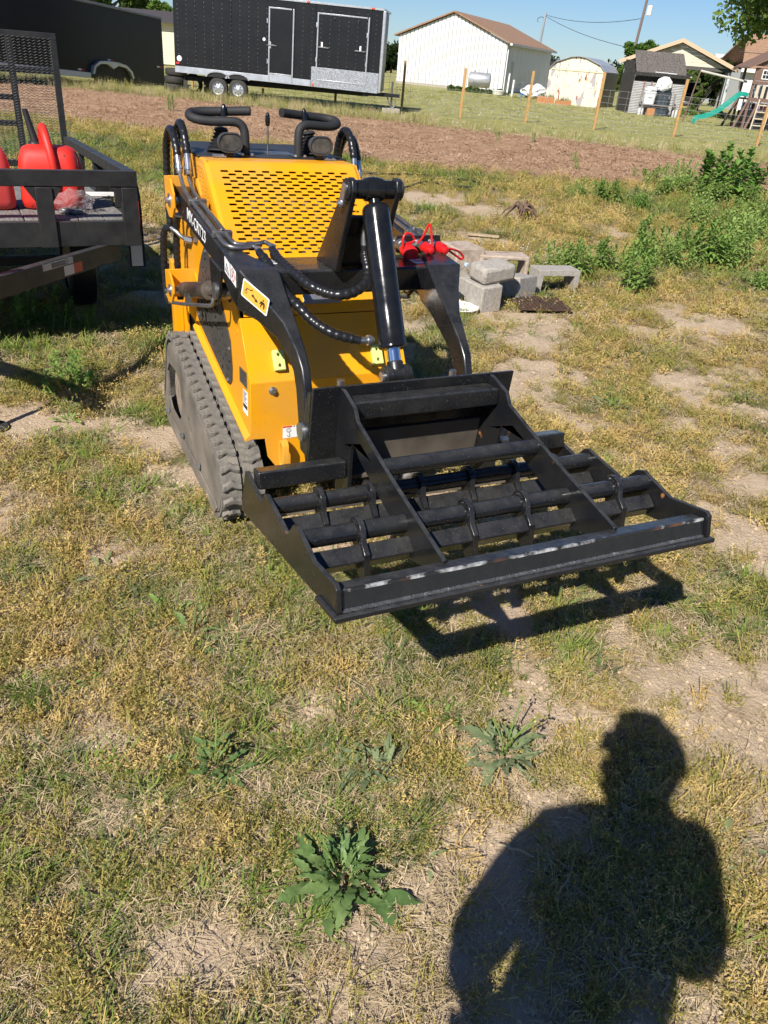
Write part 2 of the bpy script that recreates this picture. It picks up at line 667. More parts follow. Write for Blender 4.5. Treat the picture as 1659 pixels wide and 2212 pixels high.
soil = gmix(grange(gn(9, 6), 0.35, 0.68), (0.55, 0.425, 0.295), (0.44, 0.33, 0.22))
soil = gmix(grange(gn(140, 3), 0.55, 0.75), soil, (0.33, 0.24, 0.16))
turf_dry = gmix(grange(gn(60, 5), 0.35, 0.65), (0.33, 0.25, 0.135), (0.19, 0.138, 0.07))
turf_grn = gmix(grange(gn(50, 5), 0.35, 0.65), (0.17, 0.165, 0.06), (0.11, 0.095, 0.04))
turf = gmix(grange(gattr('green'), 0.2, 0.9), turf_dry, turf_grn)
lawn = gmix(grange(gn(1.3, 6), 0.35, 0.65), (0.25, 0.25, 0.085), (0.36, 0.32, 0.135))
lawn = gmix(grange(gn(26, 3), 0.60, 0.72), lawn, (0.36, 0.34, 0.19))
mul = gmix(grange(gn(3.5, 6), 0.3, 0.7), (0.32, 0.195, 0.112), (0.39, 0.26, 0.155))
mul = gmix(grange(gn(45, 3), 0.5, 0.7), mul, (0.26, 0.15, 0.09))
cg = gmix(grange(gattr('bare'), 0.25, 0.75), turf, soil)
cg = gmix(gattr('lawn'), cg, lawn)
cg = gmix(gattr('mulch'), cg, mul)
L.new(cg, gp.inputs['Base Color'])
bm1 = N.new('ShaderNodeBump')
bm1.inputs['Strength'].default_value = 0.8
bm1.inputs['Distance'].default_value = 0.02
L.new(gn(55, 6, 0.7), bm1.inputs['Height'])
L.new(bm1.outputs[0], gp.inputs['Normal'])
gme.materials.append(gmat)
ground = bpy.data.objects.new('ground', gme)
col.objects.link(ground)
tag(ground, kind='structure')
# ================================================================== compact tracked loader
LO = Vector((-0.439, 3.215, 0))
LH = radians(-63.412)
loader = thing('compact_loader', 'yellow stand-on mini track loader with black lift arms and perforated hood', 'loader', LO, LH)
TRK = mat('dusty_track_rubber', (0.095, 0.090, 0.082), 0.85, c2=(0.22, 0.195, 0.160), scale=16, lo=0.3, hi=0.7, bump=0.35, bscale=90)
TRKP = mat('dusty_track_frame', (0.10, 0.090, 0.078), 0.5, c2=(0.25, 0.21, 0.165), scale=6, lo=0.3, hi=0.75, rvar=0.25, bump=0.06, bscale=40)
SPIRAL = mat('spiral_guard_plastic', (0.014, 0.014, 0.015), 0.30, bump=0.03, bscale=60)
STOP = mat('pale_lime_rubber', (0.62, 0.68, 0.22), 0.5, c2=(0.55, 0.60, 0.2), scale=20)
GREYCOVER = mat('charcoal_cover_paint', (0.040, 0.040, 0.041), 0.45, c2=(0.06, 0.056, 0.05), scale=6)


def bolt(parent, p, axis, r=0.009, h=0.007, name='bolt', washer=True, m=None):
    p, a = Vector(p), Vector(axis).normalized()
    mb = MB()
    if washer:
        mb.cyl(p, p + a * 0.0025, r * 1.45, n=12)
    mb.cyl(p + a * 0.0024, p + a * (0.0024 + h), r, n=6)
    return mb.build(name, m or STEEL, parent, 30)


# ---- tracks
belt_hull = hull2([(round(cx + r * cos(2 * pi * i / 48), 5), round(cz + r * sin(2 * pi * i / 48), 5))
                   for cx, cz, r in ((-0.68, 0.115, 0.10), (-0.52, 0.355, 0.14), (0.25, 0.165, 0.145)) for i in range(48)])
belt_path = resample([Vector((x, 0, z)) for x, z in belt_hull + [belt_hull[0]]], 0.0305)
nb = len(belt_path) - 1
lug_me = None
for sg in (-1, 1):
    y0, y1, yg = 0.252 * sg, 0.428 * sg, 0.342 * sg
    mb = MB()
    rings = []
    for i in range(nb):
        p = belt_path[i]
        t = (belt_path[(i + 1) % nb] - belt_path[i - 1]).normalized()
        nrm = Vector((t.z, 0, -t.x))
        off = lambda y, d: Vector((p.x, y, p.z)) + nrm * d
        g = 0.006 * sg
        rings.append([off(y0, 0.0), off(y0, 0.018), off(yg - g, 0.018), off(yg - g, 0.006), off(yg + g, 0.006), off(yg + g, 0.018), off(y1, 0.016), off(y1, 0.0)])
    rings.append(rings[0])
    mb.loft(rings, caps=False)
    belt = mb.build('track_belt', TRK, loader, 50)
    # lugs: scalloped blocks in two staggered rows
    for row, (ya, yb) in enumerate(((yg + 0.008 * sg, y1 - 0.003 * sg), (y0 + 0.004 * sg, yg - 0.008 * sg))):
        for i in range(0, nb, 2):
            k = (i + row) % nb
            p = belt_path[k]
            t = (belt_path[(k + 1) % nb] - belt_path[k - 1]).normalized()
            nrm = Vector((t.z, 0, -t.x))
            if lug_me is None:
                lm = MB()
                W_ = 0.074
                sect = []
                for j in range(5):
                    u = -0.5 + j / 4
                    sk = 0.010 * cos(u * 2 * pi) * (1 if j not in (0, 4) else 0.4)
                    hgt = 0.019 - (0.006 if j in (1, 3) else 0.0)
                    sect.append([Vector((-0.019 + sk, u * W_, 0)), Vector((0.019 + sk, u * W_, 0)), Vector((0.012 + sk, u * W_, hgt)), Vector((-0.010 + sk, u * W_, hgt))])
                lm.loft(sect)
                lo_ = lm.build('lug', TRK, None, 45, bevel=0.0025)
                lug_me = lo_.data
                lug = lo_
                lug.parent = belt
            else:
                lug = bpy.data.objects.new('lug', lug_me)
                col.objects.link(lug)
                lug.parent = belt
                b = lug.modifiers.new('bevel', 'BEVEL')
                b.width, b.segments, b.limit_method, b.angle_limit = 0.0025, 1, 'ANGLE', radians(40)
            pos = Vector((p.x, (ya + yb) / 2, p.z)) + nrm * 0.0165
            R_ = Matrix((t, Vector((0, 1, 0)), nrm)).transposed()
            if row:
                R_ = R_ @ Matrix.Diagonal((-1, 1, 1))
            lug.matrix_basis = Matrix.Translation(pos) @ R_.to_4x4()
    # outer frame plate with its openings
    frame_poly = hull2([(round(cx + r * cos(2 * pi * i / 40), 5), round(cz + r * sin(2 * pi * i / 40), 5))
                        for cx, cz, r in ((-0.67, 0.112, 0.088), (-0.52, 0.35, 0.128), (0.25, 0.16, 0.132)) for i in range(40)])
    win = [(-0.66, 0.165), (-0.60, 0.125), (-0.44, 0.125), (-0.37, 0.17), (-0.33, 0.26), (-0.36, 0.345), (-0.44, 0.375), (-0.60, 0.36), (-0.66, 0.30)]
    slot = [(-0.20, 0.235), (-0.185, 0.18), (-0.115, 0.125), (-0.095, 0.13), (-0.125, 0.19), (-0.185, 0.25)]
    mb = MB()
    ya, yb = sorted((0.418 * sg, 0.4265 * sg))
    mb.prism(frame_poly, 'y', ya, yb, [win, slot])
    fr = mb.build('track_frame', TRKP, loader, 30)
    mb = MB()
    mb.prism([(-0.72, 0.02), (0.28, 0.02), (0.33, 0.07), (0.30, 0.085), (-0.70, 0.085)], 'y', *sorted((0.4268 * sg, 0.4325 * sg)))
    mb.build('skid_rail', TRKP, fr, 30, bevel=0.002)
    mb = MB()
    mb.box2(-0.66, 0.26, *sorted((0.27 * sg, 0.30 * sg)), 0.06, 0.24)
    mb.build('inner_frame', DARK, fr, 30)
    mb = MB()
    mb.cyl((-0.50, 0.28 * sg, 0.235), (-0.50, 0.40 * sg, 0.235), 0.12, n=20)
    mb.cyl((-0.15, 0.28 * sg, 0.14), (-0.15, 0.40 * sg, 0.14), 0.07, n=16)
    mb.build('roller', mat('dirt_caked_roller', (0.20, 0.155, 0.115), 0.95, c2=(0.33, 0.26, 0.19), scale=18, bump=0.6, bscale=30), fr)
    for bx, bz in ((-0.655, 0.087), (-0.317, 0.103), (0.023, 0.109)):
        bolt(fr, (bx, 0.433 * sg, bz), (0, sg, 0), 0.011, 0.012)

# ---- body shell
PROFILE = [(-0.80, 0.38), (-0.80, 1.302), (-0.19, 1.302), (0.205, 0.980), (0.438, 0.634), (0.438, 0.411), (-0.43, 0.588), (-0.62, 0.60), (-0.64, 0.38)]
for sg in (-1, 1):
    holes = []
    for r in range(11):
        z = 1.268 - r * 0.0155
        xe = -0.19 + (1.302 - z) / 0.815 - 0.075
        x = xe - (0.025 if r % 2 else 0.0)
        while x > xe - 0.10 and x > -0.30:
            holes.append(rrect(x - 0.028, x, z - 0.0035, z + 0.0035, 0.0034, 2))
            x -= 0.05
    holes.append([(0.279 + 0.013 * cos(a), 0.797 + 0.021 * sin(a)) for a in [2 * pi * i / 14 for i in range(14)]])
    mb = MB()
    mb.prism(PROFILE, 'y', *sorted((0.3125 * sg, 0.3185 * sg)), holes)
    sp = mb.build('side_panel', YEL, loader, 30)
    # rolled lower lip
    mb = MB()
    mb.hexa([(-0.43, 0.319 * sg, 0.588), (-0.43, 0.338 * sg, 0.580), (-0.43, 0.338 * sg, 0.588), (-0.43, 0.319 * sg, 0.606)],
            [(0.436, 0.319 * sg, 0.408), (0.436, 0.338 * sg, 0.402), (0.436, 0.338 * sg, 0.410), (0.436, 0.319 * sg, 0.428)])
    mb.build('panel_lip', YEL, sp, 30)
    # rear corner post
    mb = MB()
    mb.box2(-0.80, -0.73, *sorted((0.319 * sg, 0.362 * sg)), 0.40, 0.80)
    mb.build('corner_post', YEL, sp, 30, bevel=0.003)
    # perforated cover with organic cut-outs
    cov = [(-0.206, 0.985), (-0.262, 0.935), (-0.307, 0.883), (-0.358, 0.807), (-0.400, 0.715), (-0.409, 0.661), (-0.380, 0.635), (-0.314, 0.615), (-0.178, 0.584),
           (0.06, 0.530), (0.12, 0.520), (0.16, 0.527), (0.190, 0.555), (0.197, 0.612), (0.176, 0.713), (0.092, 0.794), (0.014, 0.843), (-0.076, 0.908), (-0.142, 0.975), (-0.175, 0.992)]
    rr = random.Random(5)
    holes = []
    tries = 0
    cents = []
    while len(holes) < 74 and tries < 6000:
        tries += 1
        cx, cz = rr.uniform(-0.39, 0.18), rr.uniform(0.54, 0.96)
        inside = False
        for i in range(len(cov)):
            (xa, za), (xb, zb) = cov[i], cov[i - 1]
            if (za > cz) != (zb > cz) and cx < (xb - xa) * (cz - za) / (zb - za) + xa:
                inside = not inside
        if not inside:
            continue
        dmin = min(abs((xb - xa) * (za - cz) - (xa - cx) * (zb - za)) / hypot(xb - xa, zb - za) for (xa, za), (xb, zb) in zip(cov, cov[1:] + cov[:1]))
        if dmin < 0.024 or any(hypot(cx - a, cz - b) < 0.0285 for a, b in cents):
            continue
        cents.append((cx, cz))
        ph, k = rr.uniform(0, 6.28), rr.randint(2, 4)
        rad = rr.uniform(0.008, 0.0125)
        holes.append([(cx + rad * (1 + 0.38 * cos(k * a + ph)) * cos(a) * 1.05, cz + rad * (1 + 0.38 * cos(k * a + ph)) * sin(a)) for a in [2 * pi * i / 12 for i in range(12)]])
    mb = MB()
    mb.prism(cov, 'y', *sorted((0.3195 * sg, 0.3235 * sg)), holes)
    cv_ = mb.build('side_cover', GREYCOVER, sp, 30)
    mb = MB()
    mb.prism([(x * 0.96 - 0.004, 0.745 + (z - 0.745) * 0.96) for x, z in cov], 'y', *sorted((0.3187 * sg, 0.3193 * sg)))
    mb.build('cover_backing', DARK, sp, 0)
    for bx, bz in ((0.135, 0.54), (0.172, 0.68), (-0.36, 0.66), (-0.345, 0.78), (-0.19, 0.965)):
        bolt(cv_ if False else sp, (bx, 0.3237 * sg, bz), (0, sg, 0), 0.006, 0.005)
    if sg < 0:
        fr_ = (Vector((0, -0.3187, 0)), Vector((1, 0, 0)), Vector((0, 0, 1)), Vector((0, -1, 0)))
        decal(fr_, [(0.30, 0.595), (0.403, 0.600), (0.400, 0.662), (0.300, 0.654)], 0, 0.0012).build('data_plate', STEELD, sp, 0)
        decal(fr_, [(0.34, 0.492), (0.408, 0.492), (0.408, 0.588), (0.345, 0.582)], 0, 0.0006).build('service_sticker', WHITE, sp, 0)
        mbp = MB()
        for k in range(7):
            decal(fr_, [(0.349, 0.578 - k * 0.0065), (0.400 - 0.01 * (k % 3), 0.580 - k * 0.0065), (0.400 - 0.01 * (k % 3), 0.577 - k * 0.0065), (0.349, 0.575 - k * 0.0065)], 0.0006, 0.0009, mbp)
        decal(fr_, [(0.346, 0.512), (0.404, 0.514), (0.404, 0.530), (0.346, 0.528)], 0.0006, 0.0009, mbp)
        mbp.build('sticker_print', INK, sp, 0)
        mbp = MB()
        for k in range(5):
            decal(fr_, [(0.312, 0.644 - k * 0.009), (0.390 - 0.014 * (k % 2), 0.648 - k * 0.009), (0.390 - 0.014 * (k % 2), 0.645 - k * 0.009), (0.312, 0.641 - k * 0.009)], 0.0012, 0.0015, mbp)
        mbp.build('plate_print', INK, sp, 0)
# rear, floor and inner block
mb = MB()
mb.box2(-0.806, -0.800, -0.318, 0.318, 0.30, 1.30)
mb.build('rear_panel', YEL, loader, 30)
mb = MB()
mb.box2(-0.79, -0.30, -0.305, 0.305, 0.30, 1.28)
mb.hexa([(-0.30, -0.30, 0.30), (-0.30, 0.30, 0.30), (-0.30, 0.30, 1.20), (-0.30, -0.30, 1.20)], [(0.16, -0.30, 0.30), (0.16, 0.30, 0.30), (0.16, 0.30, 0.86), (0.16, -0.30, 0.86)])
eng = mb.build('engine_bay', DARK, loader, 30)
mb = MB()
RS = mat('radiator_alloy', (0.34, 0.34, 0.33), 0.5, 0.5, c2=(0.2, 0.2, 0.2), scale=60)
for k in range(9):
    x = -0.11 + k * 0.034
    z = 1.232 - 0.818 * (x + 0.146) - 0.03
    mb.box((x, 0.01, z), (0.006, 0.40, 0.028))
mb.build('radiator_fins', RS, eng, 30)

# front panel: upright lower part and leaning upper part
mb = MB()
mb.plate([(-0.318, 0.411), (-0.262, 0.409), (-0.25, 0.33), (-0.21, 0.272), (0.21, 0.272), (0.25, 0.33), (0.262, 0.409), (0.318, 0.411), (0.318, 0.634), (-0.318, 0.634)], [], lambda u, v, t: (0.438 + t, u, v), -0.006, 0.002)
LEAN = Vector((-0.135, 0, 0.205)).normalized()
LN = Vector((0.205, 0, 0.135)).normalized()
ln = lambda u, v, t: Vector((0.438, u, 0.634)) + LEAN * v + LN * t
mb.plate([(-0.318, 0.0), (0.318, 0.0), (0.318, 0.243), (-0.318, 0.243)], [], ln, -0.005, 0.002)
fp = mb.build('front_panel', YEL, loader, 25, bevel=0.0015)
mb = MB()
mb.plate([(-0.30, 0.247), (0.30, 0.247), (0.30, 0.415), (-0.30, 0.415)], [], ln, -0.005, 0.003)
up = mb.build('latch_panel', YEL, loader, 25, bevel=0.002)
mb = MB()
mb.plate(rrect(-0.064, 0.085, 0.283, 0.322, 0.004), [], ln, 0.003, 0.009)
la = mb.build('paddle_latch', mat('latch_zinc', (0.42, 0.43, 0.44), 0.35, 0.75), up, 30, bevel=0.002)
mb = MB()
mb.plate(rrect(-0.052, 0.077, 0.291, 0.315, 0.011, 5), [], ln, 0.009, 0.015)
mb.build('latch_paddle', mat('latch_paddle_zinc', (0.5, 0.51, 0.52), 0.3, 0.8), la, 30, bevel=0.003)
# bump stops, bolts, lifting lug, hook sticker
for y, z in ((-0.200, 0.697), (0.195, 0.692)):
    v = (z - 0.634) / LEAN.z
    mb = MB()
    mb.plate([(y - 0.021, v - 0.038), (y + 0.021, v - 0.038), (y + 0.021, v + 0.038), (y - 0.021, v + 0.038)], [circ(y, v - 0.02, 0.006, 10), circ(y, v + 0.02, 0.006, 10)], ln, 0.003, 0.026)
    mb.build('bump_stop', STOP, fp, 30, bevel=0.003)
bolt(fp, (0.4405, -0.233, 0.602), (1, 0, 0), 0.011, 0.010)
bolt(fp, (0.4405, 0.233, 0.602), (1, 0, 0), 0.011, 0.010)
for sg in (-1, 1):
    mb = MB()
    ring_o = [(0.028 * cos(a), (0.034 if sin(a) > 0 else -0.034) + 0.028 * sin(a)) for a in [2 * pi * i / 20 for i in range(20)]]
    ring_i = [(0.013 * cos(a), (0.034 if sin(a) > 0 else -0.034) + 0.013 * sin(a)) for a in [2 * pi * i / 20 for i in range(20)]]
    mb.plate([(u + 0.466, v + 0.345) for u, v in ring_o], [[(u + 0.466, v + 0.345) for u, v in ring_i]], lambda u, v, t: (u, sg * 0.195 + t, v), -0.012, 0.012)
    mb.build('tie_down_lug', YEL, fp, 30, bevel=0.003)
fr_ = (Vector((0.4405, 0, 0)), Vector((0, 1, 0)), Vector((0, 0, 1)), Vector((1, 0, 0)))
decal(fr_, [(-0.192, 0.402), (-0.10, 0.404), (-0.10, 0.452), (-0.192, 0.452)], 0, 0.0008).build('hook_sticker', WHITE, fp, 0)
mbp = MB()
decal(fr_, [(-0.192, 0.446), (-0.155, 0.446), (-0.155, 0.452), (-0.192, 0.452)], 0.0008, 0.0012, mbp)
mbp.build('sticker_stripe', REDP, fp, 0)
mbp = MB()
for k in range(4):
    x = -0.150 + k * 0.010
    decal(fr_, [(x, 0.446), (x + 0.004, 0.446), (x + 0.006, 0.452), (x + 0.002, 0.452)], 0.0008, 0.0012, mbp)
mbp.plate(circ(-0.168, 0.434, 0.0095, 14), [circ(-0.168, 0.434, 0.0082, 14)], lambda u, v, t: (0.4405 + t, u, v), 0.0008, 0.0012)
mbp.tube([Vector((0.4415, -0.168 + 0.005 * cos(a), 0.413 + 0.005 * sin(a))) for a in [radians(d) for d in (160, 200, 240, 280, 320, 360, 400)]] + [Vector((0.4415, -0.166, 0.4235))], 0.0012, 5)
for a0 in range(0, 360, 72):
    a = radians(a0)
    mbp.box((0.4415, -0.168 + 0.005 * cos(a), 0.434 + 0.005 * sin(a)), (0.0006, 0.004, 0.0015))
mbp.plate(circ(-0.124, 0.432, 0.007, 10), [circ(-0.124, 0.432, 0.0055, 10)], lambda u, v, t: (0.4405 + t, u, v), 0.0008, 0.0012)
decal(fr_, [(-0.132, 0.441), (-0.116, 0.441), (-0.116, 0.4425), (-0.132, 0.4425)], 0.0008, 0.0012, mbp)
decal(fr_, [(-0.127, 0.412), (-0.121, 0.412), (-0.117, 0.422), (-0.131, 0.422)], 0.0008, 0.0012, mbp)
mbp.build('sticker_icons', INK, fp, 0)

# hood with its rows of slots
HS = Vector((0.774, 0, -0.633)).normalized()
HN = Vector((0.633, 0, 0.774)).normalized()
hd = lambda u, v, t: Vector((-0.146, u, 1.275)) + HS * v + HN * t
holes = []
for r in range(25):
    v = r * 0.0159
    n = 10 if r % 2 == 0 else 9
    for k in range(n):
        u0 = -0.263 + k * 0.0549 + (0.0275 if r % 2 else 0.0)
        holes.append(rrect(u0, u0 + 0.032, v - 0.0048, v + 0.0048, 0.0047, 3))
mb = MB()
mb.plate([(-0.300, -0.036), (0.300, -0.036), (0.300, 0.425), (-0.300, 0.425)], holes, hd, -0.003, 0.0)
# rounded top edge and rolled side edges
for sgn in (1,):
    pts = []
    for k in range(6):
        a = radians(39.3 * (1 - k / 5))
        pts.append((-0.1855 + 0.012 * sin(a) * 1.2, 1.2985 + 0.012 * cos(a) - 0.0035))
    top = [(-0.288, 1.3065), (-0.20, 1.3065), (-0.190, 1.3055), (-0.182, 1.3025), (-0.1739, 1.2977)]
    for i in range(len(top) - 1):
        (xa, za), (xb, zb) = top[i], top[i + 1]
        mb.hexa([(xa, -0.3, za), (xa, 0.3, za), (xa, 0.3, za - 0.004), (xa, -0.3, za - 0.004)], [(xb, -0.3, zb), (xb, 0.3, zb), (xb, 0.3, zb - 0.004), (xb, -0.3, zb - 0.004)])
for sg in (-1, 1):
    rings = []
    for v in (-0.036, 0.425):
        rings.append([hd(0.300 * sg, v, 0.0), hd(0.309 * sg, v, -0.0025), hd(0.3165 * sg, v, -0.010), hd(0.3195 * sg, v, -0.020), hd(0.3195 * sg, v, -0.030), hd(0.314 * sg, v, -0.030), hd(0.300 * sg, v, -0.006)])
    r0 = [Vector((-0.288, p.y, 1.3065 - (0, 0.0025, 0.010, 0.020, 0.030, 0.030, 0.006)[i])) for i, p in enumerate(rings[0])]
    mb.loft([r0] + rings)
hood = mb.build('hood', YEL, loader, 50)
for y in (-0.233, 0.233):
    mb = MB()
    mb.box((-0.276, y, 1.3115), (0.020, 0.052, 0.006))
    mb.cyl((-0.287, y - 0.026, 1.314), (-0.287, y + 0.026, 1.314), 0.005, n=8)
    for k in (-1, 1):
        mb.cyl((-0.272, y + 0.014 * k, 1.3145), (-0.272, y + 0.014 * k, 1.3185), 0.005, n=8)
    mb.build('hinge', STEEL, hood, 30)

# deck with the controls
mb = MB()
mb.box2(-0.79, -0.290, -0.316, 0.316, 1.3035, 1.3115)
deck = mb.build('deck_plate', mat('deck_black', (0.02, 0.02, 0.022), 0.5, c2=(0.035, 0.033, 0.03), scale=8, bump=0.1, bscale=60), loader, 30, bevel=0.003)
for sg in (-1, 1):
    pts = [(-0.328, 0.113, 1.312), (-0.331, 0.113, 1.375), (-0.337, 0.119, 1.412), (-0.343, 0.142, 1.430), (-0.352, 0.185, 1.431), (-0.366, 0.240, 1.428), (-0.378, 0.282, 1.430), (-0.400, 0.308, 1.436),
           (-0.430, 0.313, 1.443), (-0.458, 0.298, 1.449), (-0.470, 0.255, 1.453), (-0.462, 0.19, 1.457), (-0.442, 0.12, 1.463), (-0.418, 0.066, 1.468)]
    path = smooth_path([(x, y * sg, z) for x, y, z in pts], 6)
    hb = MB().tube(path, 0.0174, 14).build('handlebar', GRIP, loader, 50)
    e, d = path[-1], (path[-1] - path[-2]).normalized()
    mb = MB().cyl(e - d * 0.002, e + d * 0.0006, 0.0105, n=12)
    mb.build('bar_end_hole', DARK, hb, 30)
    mb = MB()
    mb.box((-0.328, 0.113 * sg, 1.3135), (0.07, 0.06, 0.004))
    hbp = mb.build('bar_foot', BLACK, hb, 30)
    for dx, dy in ((0.026, 0.02), (-0.026, 0.02), (0.026, -0.02)):
        bolt(hb, (-0.328 + dx, 0.113 * sg + dy, 1.3155), (0, 0, 1), 0.006, 0.005)
    # joystick: bellows, stick and knob
    jx, jy = -0.405, 0.196 * sg
    prof = [(0, 0.056)]
    for k in range(6):
        r = 0.056 - 0.005 * k
        prof += [(0.004 + k * 0.013, r), (0.0085 + k * 0.013, r - 0.011)]
    prof += [(0.082, 0.030), (0.092, 0.024), (0.096, 0.008)]
    js = MB().turned((jx, jy, 1.312), (jx - 0.02, jy - 0.01 * sg, 1.412), prof, 18).build('joystick_boot', GRIP, loader, 60)
    MB().cyl((jx - 0.018, jy - 0.010 * sg, 1.40), (jx - 0.028, jy - 0.022 * sg, 1.448), 0.0048, n=8).build('joystick_shaft', BLACK, js)
    MB().turned((jx - 0.028, jy - 0.022 * sg, 1.437), (jx - 0.033, jy - 0.026 * sg, 1.49), [(0, 0.008), (0.003, 0.0125), (0.025, 0.0115), (0.044, 0.0085), (0.050, 0.005), (0.0515, 0.001)], 14).build('joystick_knob', mat('gloss_knob', (0.008, 0.008, 0.009), 0.2), js)
    # work lamp
    lx, ly, lz = -0.268, 0.190 * sg, 1.3625
    mb = MB()
    rings = []
    for x, k in ((-0.062, 0.55), (-0.052, 0.74), (-0.012, 0.97), (0.0, 1.0), (0.006, 0.97), (0.007, 0.88), (0.001, 0.84)):
        rings.append([Vector((lx + x, ly + u * k, lz + v * k)) for u, v in rrect(-0.052, 0.052, -0.0375, 0.0375, 0.037, 6)])
    mb.loft(rings)
    lamp = mb.build('work_lamp', mat('lamp_housing', (0.05, 0.05, 0.052), 0.4), loader, 50)
    mb = MB().plate(rrect(-0.042, 0.042, -0.0285, 0.0285, 0.028, 6), [], lambda u, v, t: (lx + t, ly + u, lz + v), 0.0012, 0.0035)
    mb.build('lamp_lens', mat('lamp_glass', (0.09, 0.088, 0.08), 0.06, 0.0, c2=(0.04, 0.04, 0.04), scale=30, coat=1.0), lamp, 30)
    mb = MB()
    mb.box((lx - 0.02, ly, 1.3205), (0.02, 0.03, 0.018))
    mb.build('lamp_bracket', BLACK, lamp, 30)
lev = MB().cyl((-0.392, 0, 1.311), (-0.394, 0, 1.43), 0.0042, n=10).build('control_lever', STEELD, loader)
MB().turned((-0.394, 0, 1.418), (-0.395, 0, 1.47), [(0, 0.006), (0.003, 0.0088), (0.022, 0.0105), (0.040, 0.0085), (0.047, 0.006), (0.05, 0.001)], 12).build('lever_knob', MATS['gloss_knob'], lev)
mb = MB()
mb.box((-0.42, 0.055, 1.3135), (0.10, 0.11, 0.004))
mb.build('control_plate', STEELD, deck, 30)

# ---- lift arms
ARM = [(-0.395, 1.160, -0.385, 1.118, 0.396, 0.338), (-0.365, 1.186, -0.345, 1.098, 0.400, 0.335), (0.433, 1.104, 0.30, 1.036, 0.400, 0.335), (0.617, 1.088, 0.590, 0.955, 0.399, 0.268),
       (0.70, 1.032, 0.665, 0.938, 0.356, 0.266), (0.80, 0.972, 0.745, 0.902, 0.313, 0.266), (0.888, 0.912, 0.82, 0.863, 0.300, 0.266), (0.934, 0.868, 0.858, 0.836, 0.297, 0.266),
       (0.960, 0.812, 0.884, 0.786, 0.296, 0.266), (0.990, 0.70, 0.912, 0.69, 0.296, 0.266), (1.015, 0.60, 0.935, 0.60, 0.296, 0.266)]
arms = {}
for sg in (-1, 1):
    mb = MB()
    mb.loft([[Vector((xt, yo * sg, zt)), Vector((xt, yi * sg, zt)), Vector((xb, yi * sg, zb)), Vector((xb, yo * sg, zb))] for xt, zt, xb, zb, yo, yi in ARM])
    arm = mb.build('lift_arm', BLACK, loader, 22, bevel=0.006)
    arms[sg] = arm
    # lug for the lift cylinder, under the arm
    mb = MB()
    lug = [(0.24, 1.045), (0.40, 1.035), (0.37, 0.93), (0.33, 0.90), (0.29, 0.905), (0.262, 0.94)]
    for y in (0.352, 0.400):
        mb.prism(lug, 'y', *sorted(((y - 0.006) * sg, (y + 0.006) * sg)))
    mb.build('cylinder_lug', BLACKD, arm, 30, bevel=0.003)
    # steel tubes along the arm in two clamps
    mb = MB()
    for dy, xj, yj in ((0.386, 0.418, 0.281), (0.354, 0.392, 0.224)):
        pts = [(-0.305, dy, 1.240), (-0.27, dy, 1.215), (-0.22, dy, 1.192), (-0.14, dy, 1.178), (-0.08, dy, 1.170), (0.10, dy, 1.152), (0.29, dy, 1.131), (0.375, dy, 1.122)]
        if dy > 0.37:
            pts += [(0.412, dy - 0.012, 1.116), (0.42, dy - 0.04, 1.112), (0.412, 0.32, 1.110), (0.405, 0.292, 1.113), (xj + 0.005, yj, 1.110)]
        else:
            pts += [(0.392, dy - 0.012, 1.119), (0.39, 0.31, 1.116), (0.372, 0.26, 1.116), (0.362, 0.238, 1.117), (xj, yj, 1.112)]
        mb.tube(smooth_path([(x, y * sg, z) for x, y, z in pts], 5), 0.0078, 9)
    mb.build('hydraulic_tube', STEELD, arm, 50)
    for cx, cz in ((-0.085, 1.170), (0.290, 1.130)):
        mb = MB()
        mb.box((cx, 0.369 * sg, cz + 0.002), (0.024, 0.068, 0.022), Matrix.Rotation(0.11, 3, 'Y'))
        mb.cyl((cx, 0.370 * sg, cz + 0.012), (cx, 0.370 * sg, cz + 0.019), 0.008, n=6)
        mb.build('tube_clamp', STEELD, arm, 30, bevel=0.002)
    # steel ends and spiral-guarded hoses rising to the rear
    for dy, f0, pts in ((0.386, (-0.305, 1.240), [(-0.335, 1.305), (-0.375, 1.358), (-0.43, 1.385), (-0.50, 1.372), (-0.555, 1.315), (-0.575, 1.22), (-0.58, 1.08), (-0.57, 0.98)]),
                        (0.354, (-0.285, 1.240), [(-0.305, 1.318), (-0.345, 1.380), (-0.40, 1.412), (-0.46, 1.395), (-0.50, 1.33), (-0.515, 1.22), (-0.52, 1.08)])):
        x0, z0 = f0
        x1, z1 = pts[0]
        a, b = Vector((x0, dy * sg, z0)), Vector((x1, dy * sg, z1))
        L_ = (b - a).length
        mb = MB().turned(a, b, [(0, 0.0095), (0.006, 0.0125), (0.016, 0.0125), (0.018, 0.0155), (0.030, 0.0155), (0.032, 0.0125), (L_, 0.0125)], 12)
        hf = mb.build('hose_fitting', STEEL, arm, 35)
        path = resample(smooth_path([(x, dy * sg, z) for x, z in pts], 8), 0.0055)
        rr_ = [0.0142 + 0.0024 * abs(sin(pi * i * 0.0055 / 0.024)) for i in range(len(path))]
        MB().tube([b - (b - a).normalized() * 0.002] + path, [0.0118] + rr_, 9).build('hydraulic_hose', SPIRAL, arm, 60)
        MB().cyl(b - (b - a).normalized() * 0.004, b + (b - a).normalized() * 0.03, 0.0128, n=12).build('hose_cuff', RUBBER, arm)
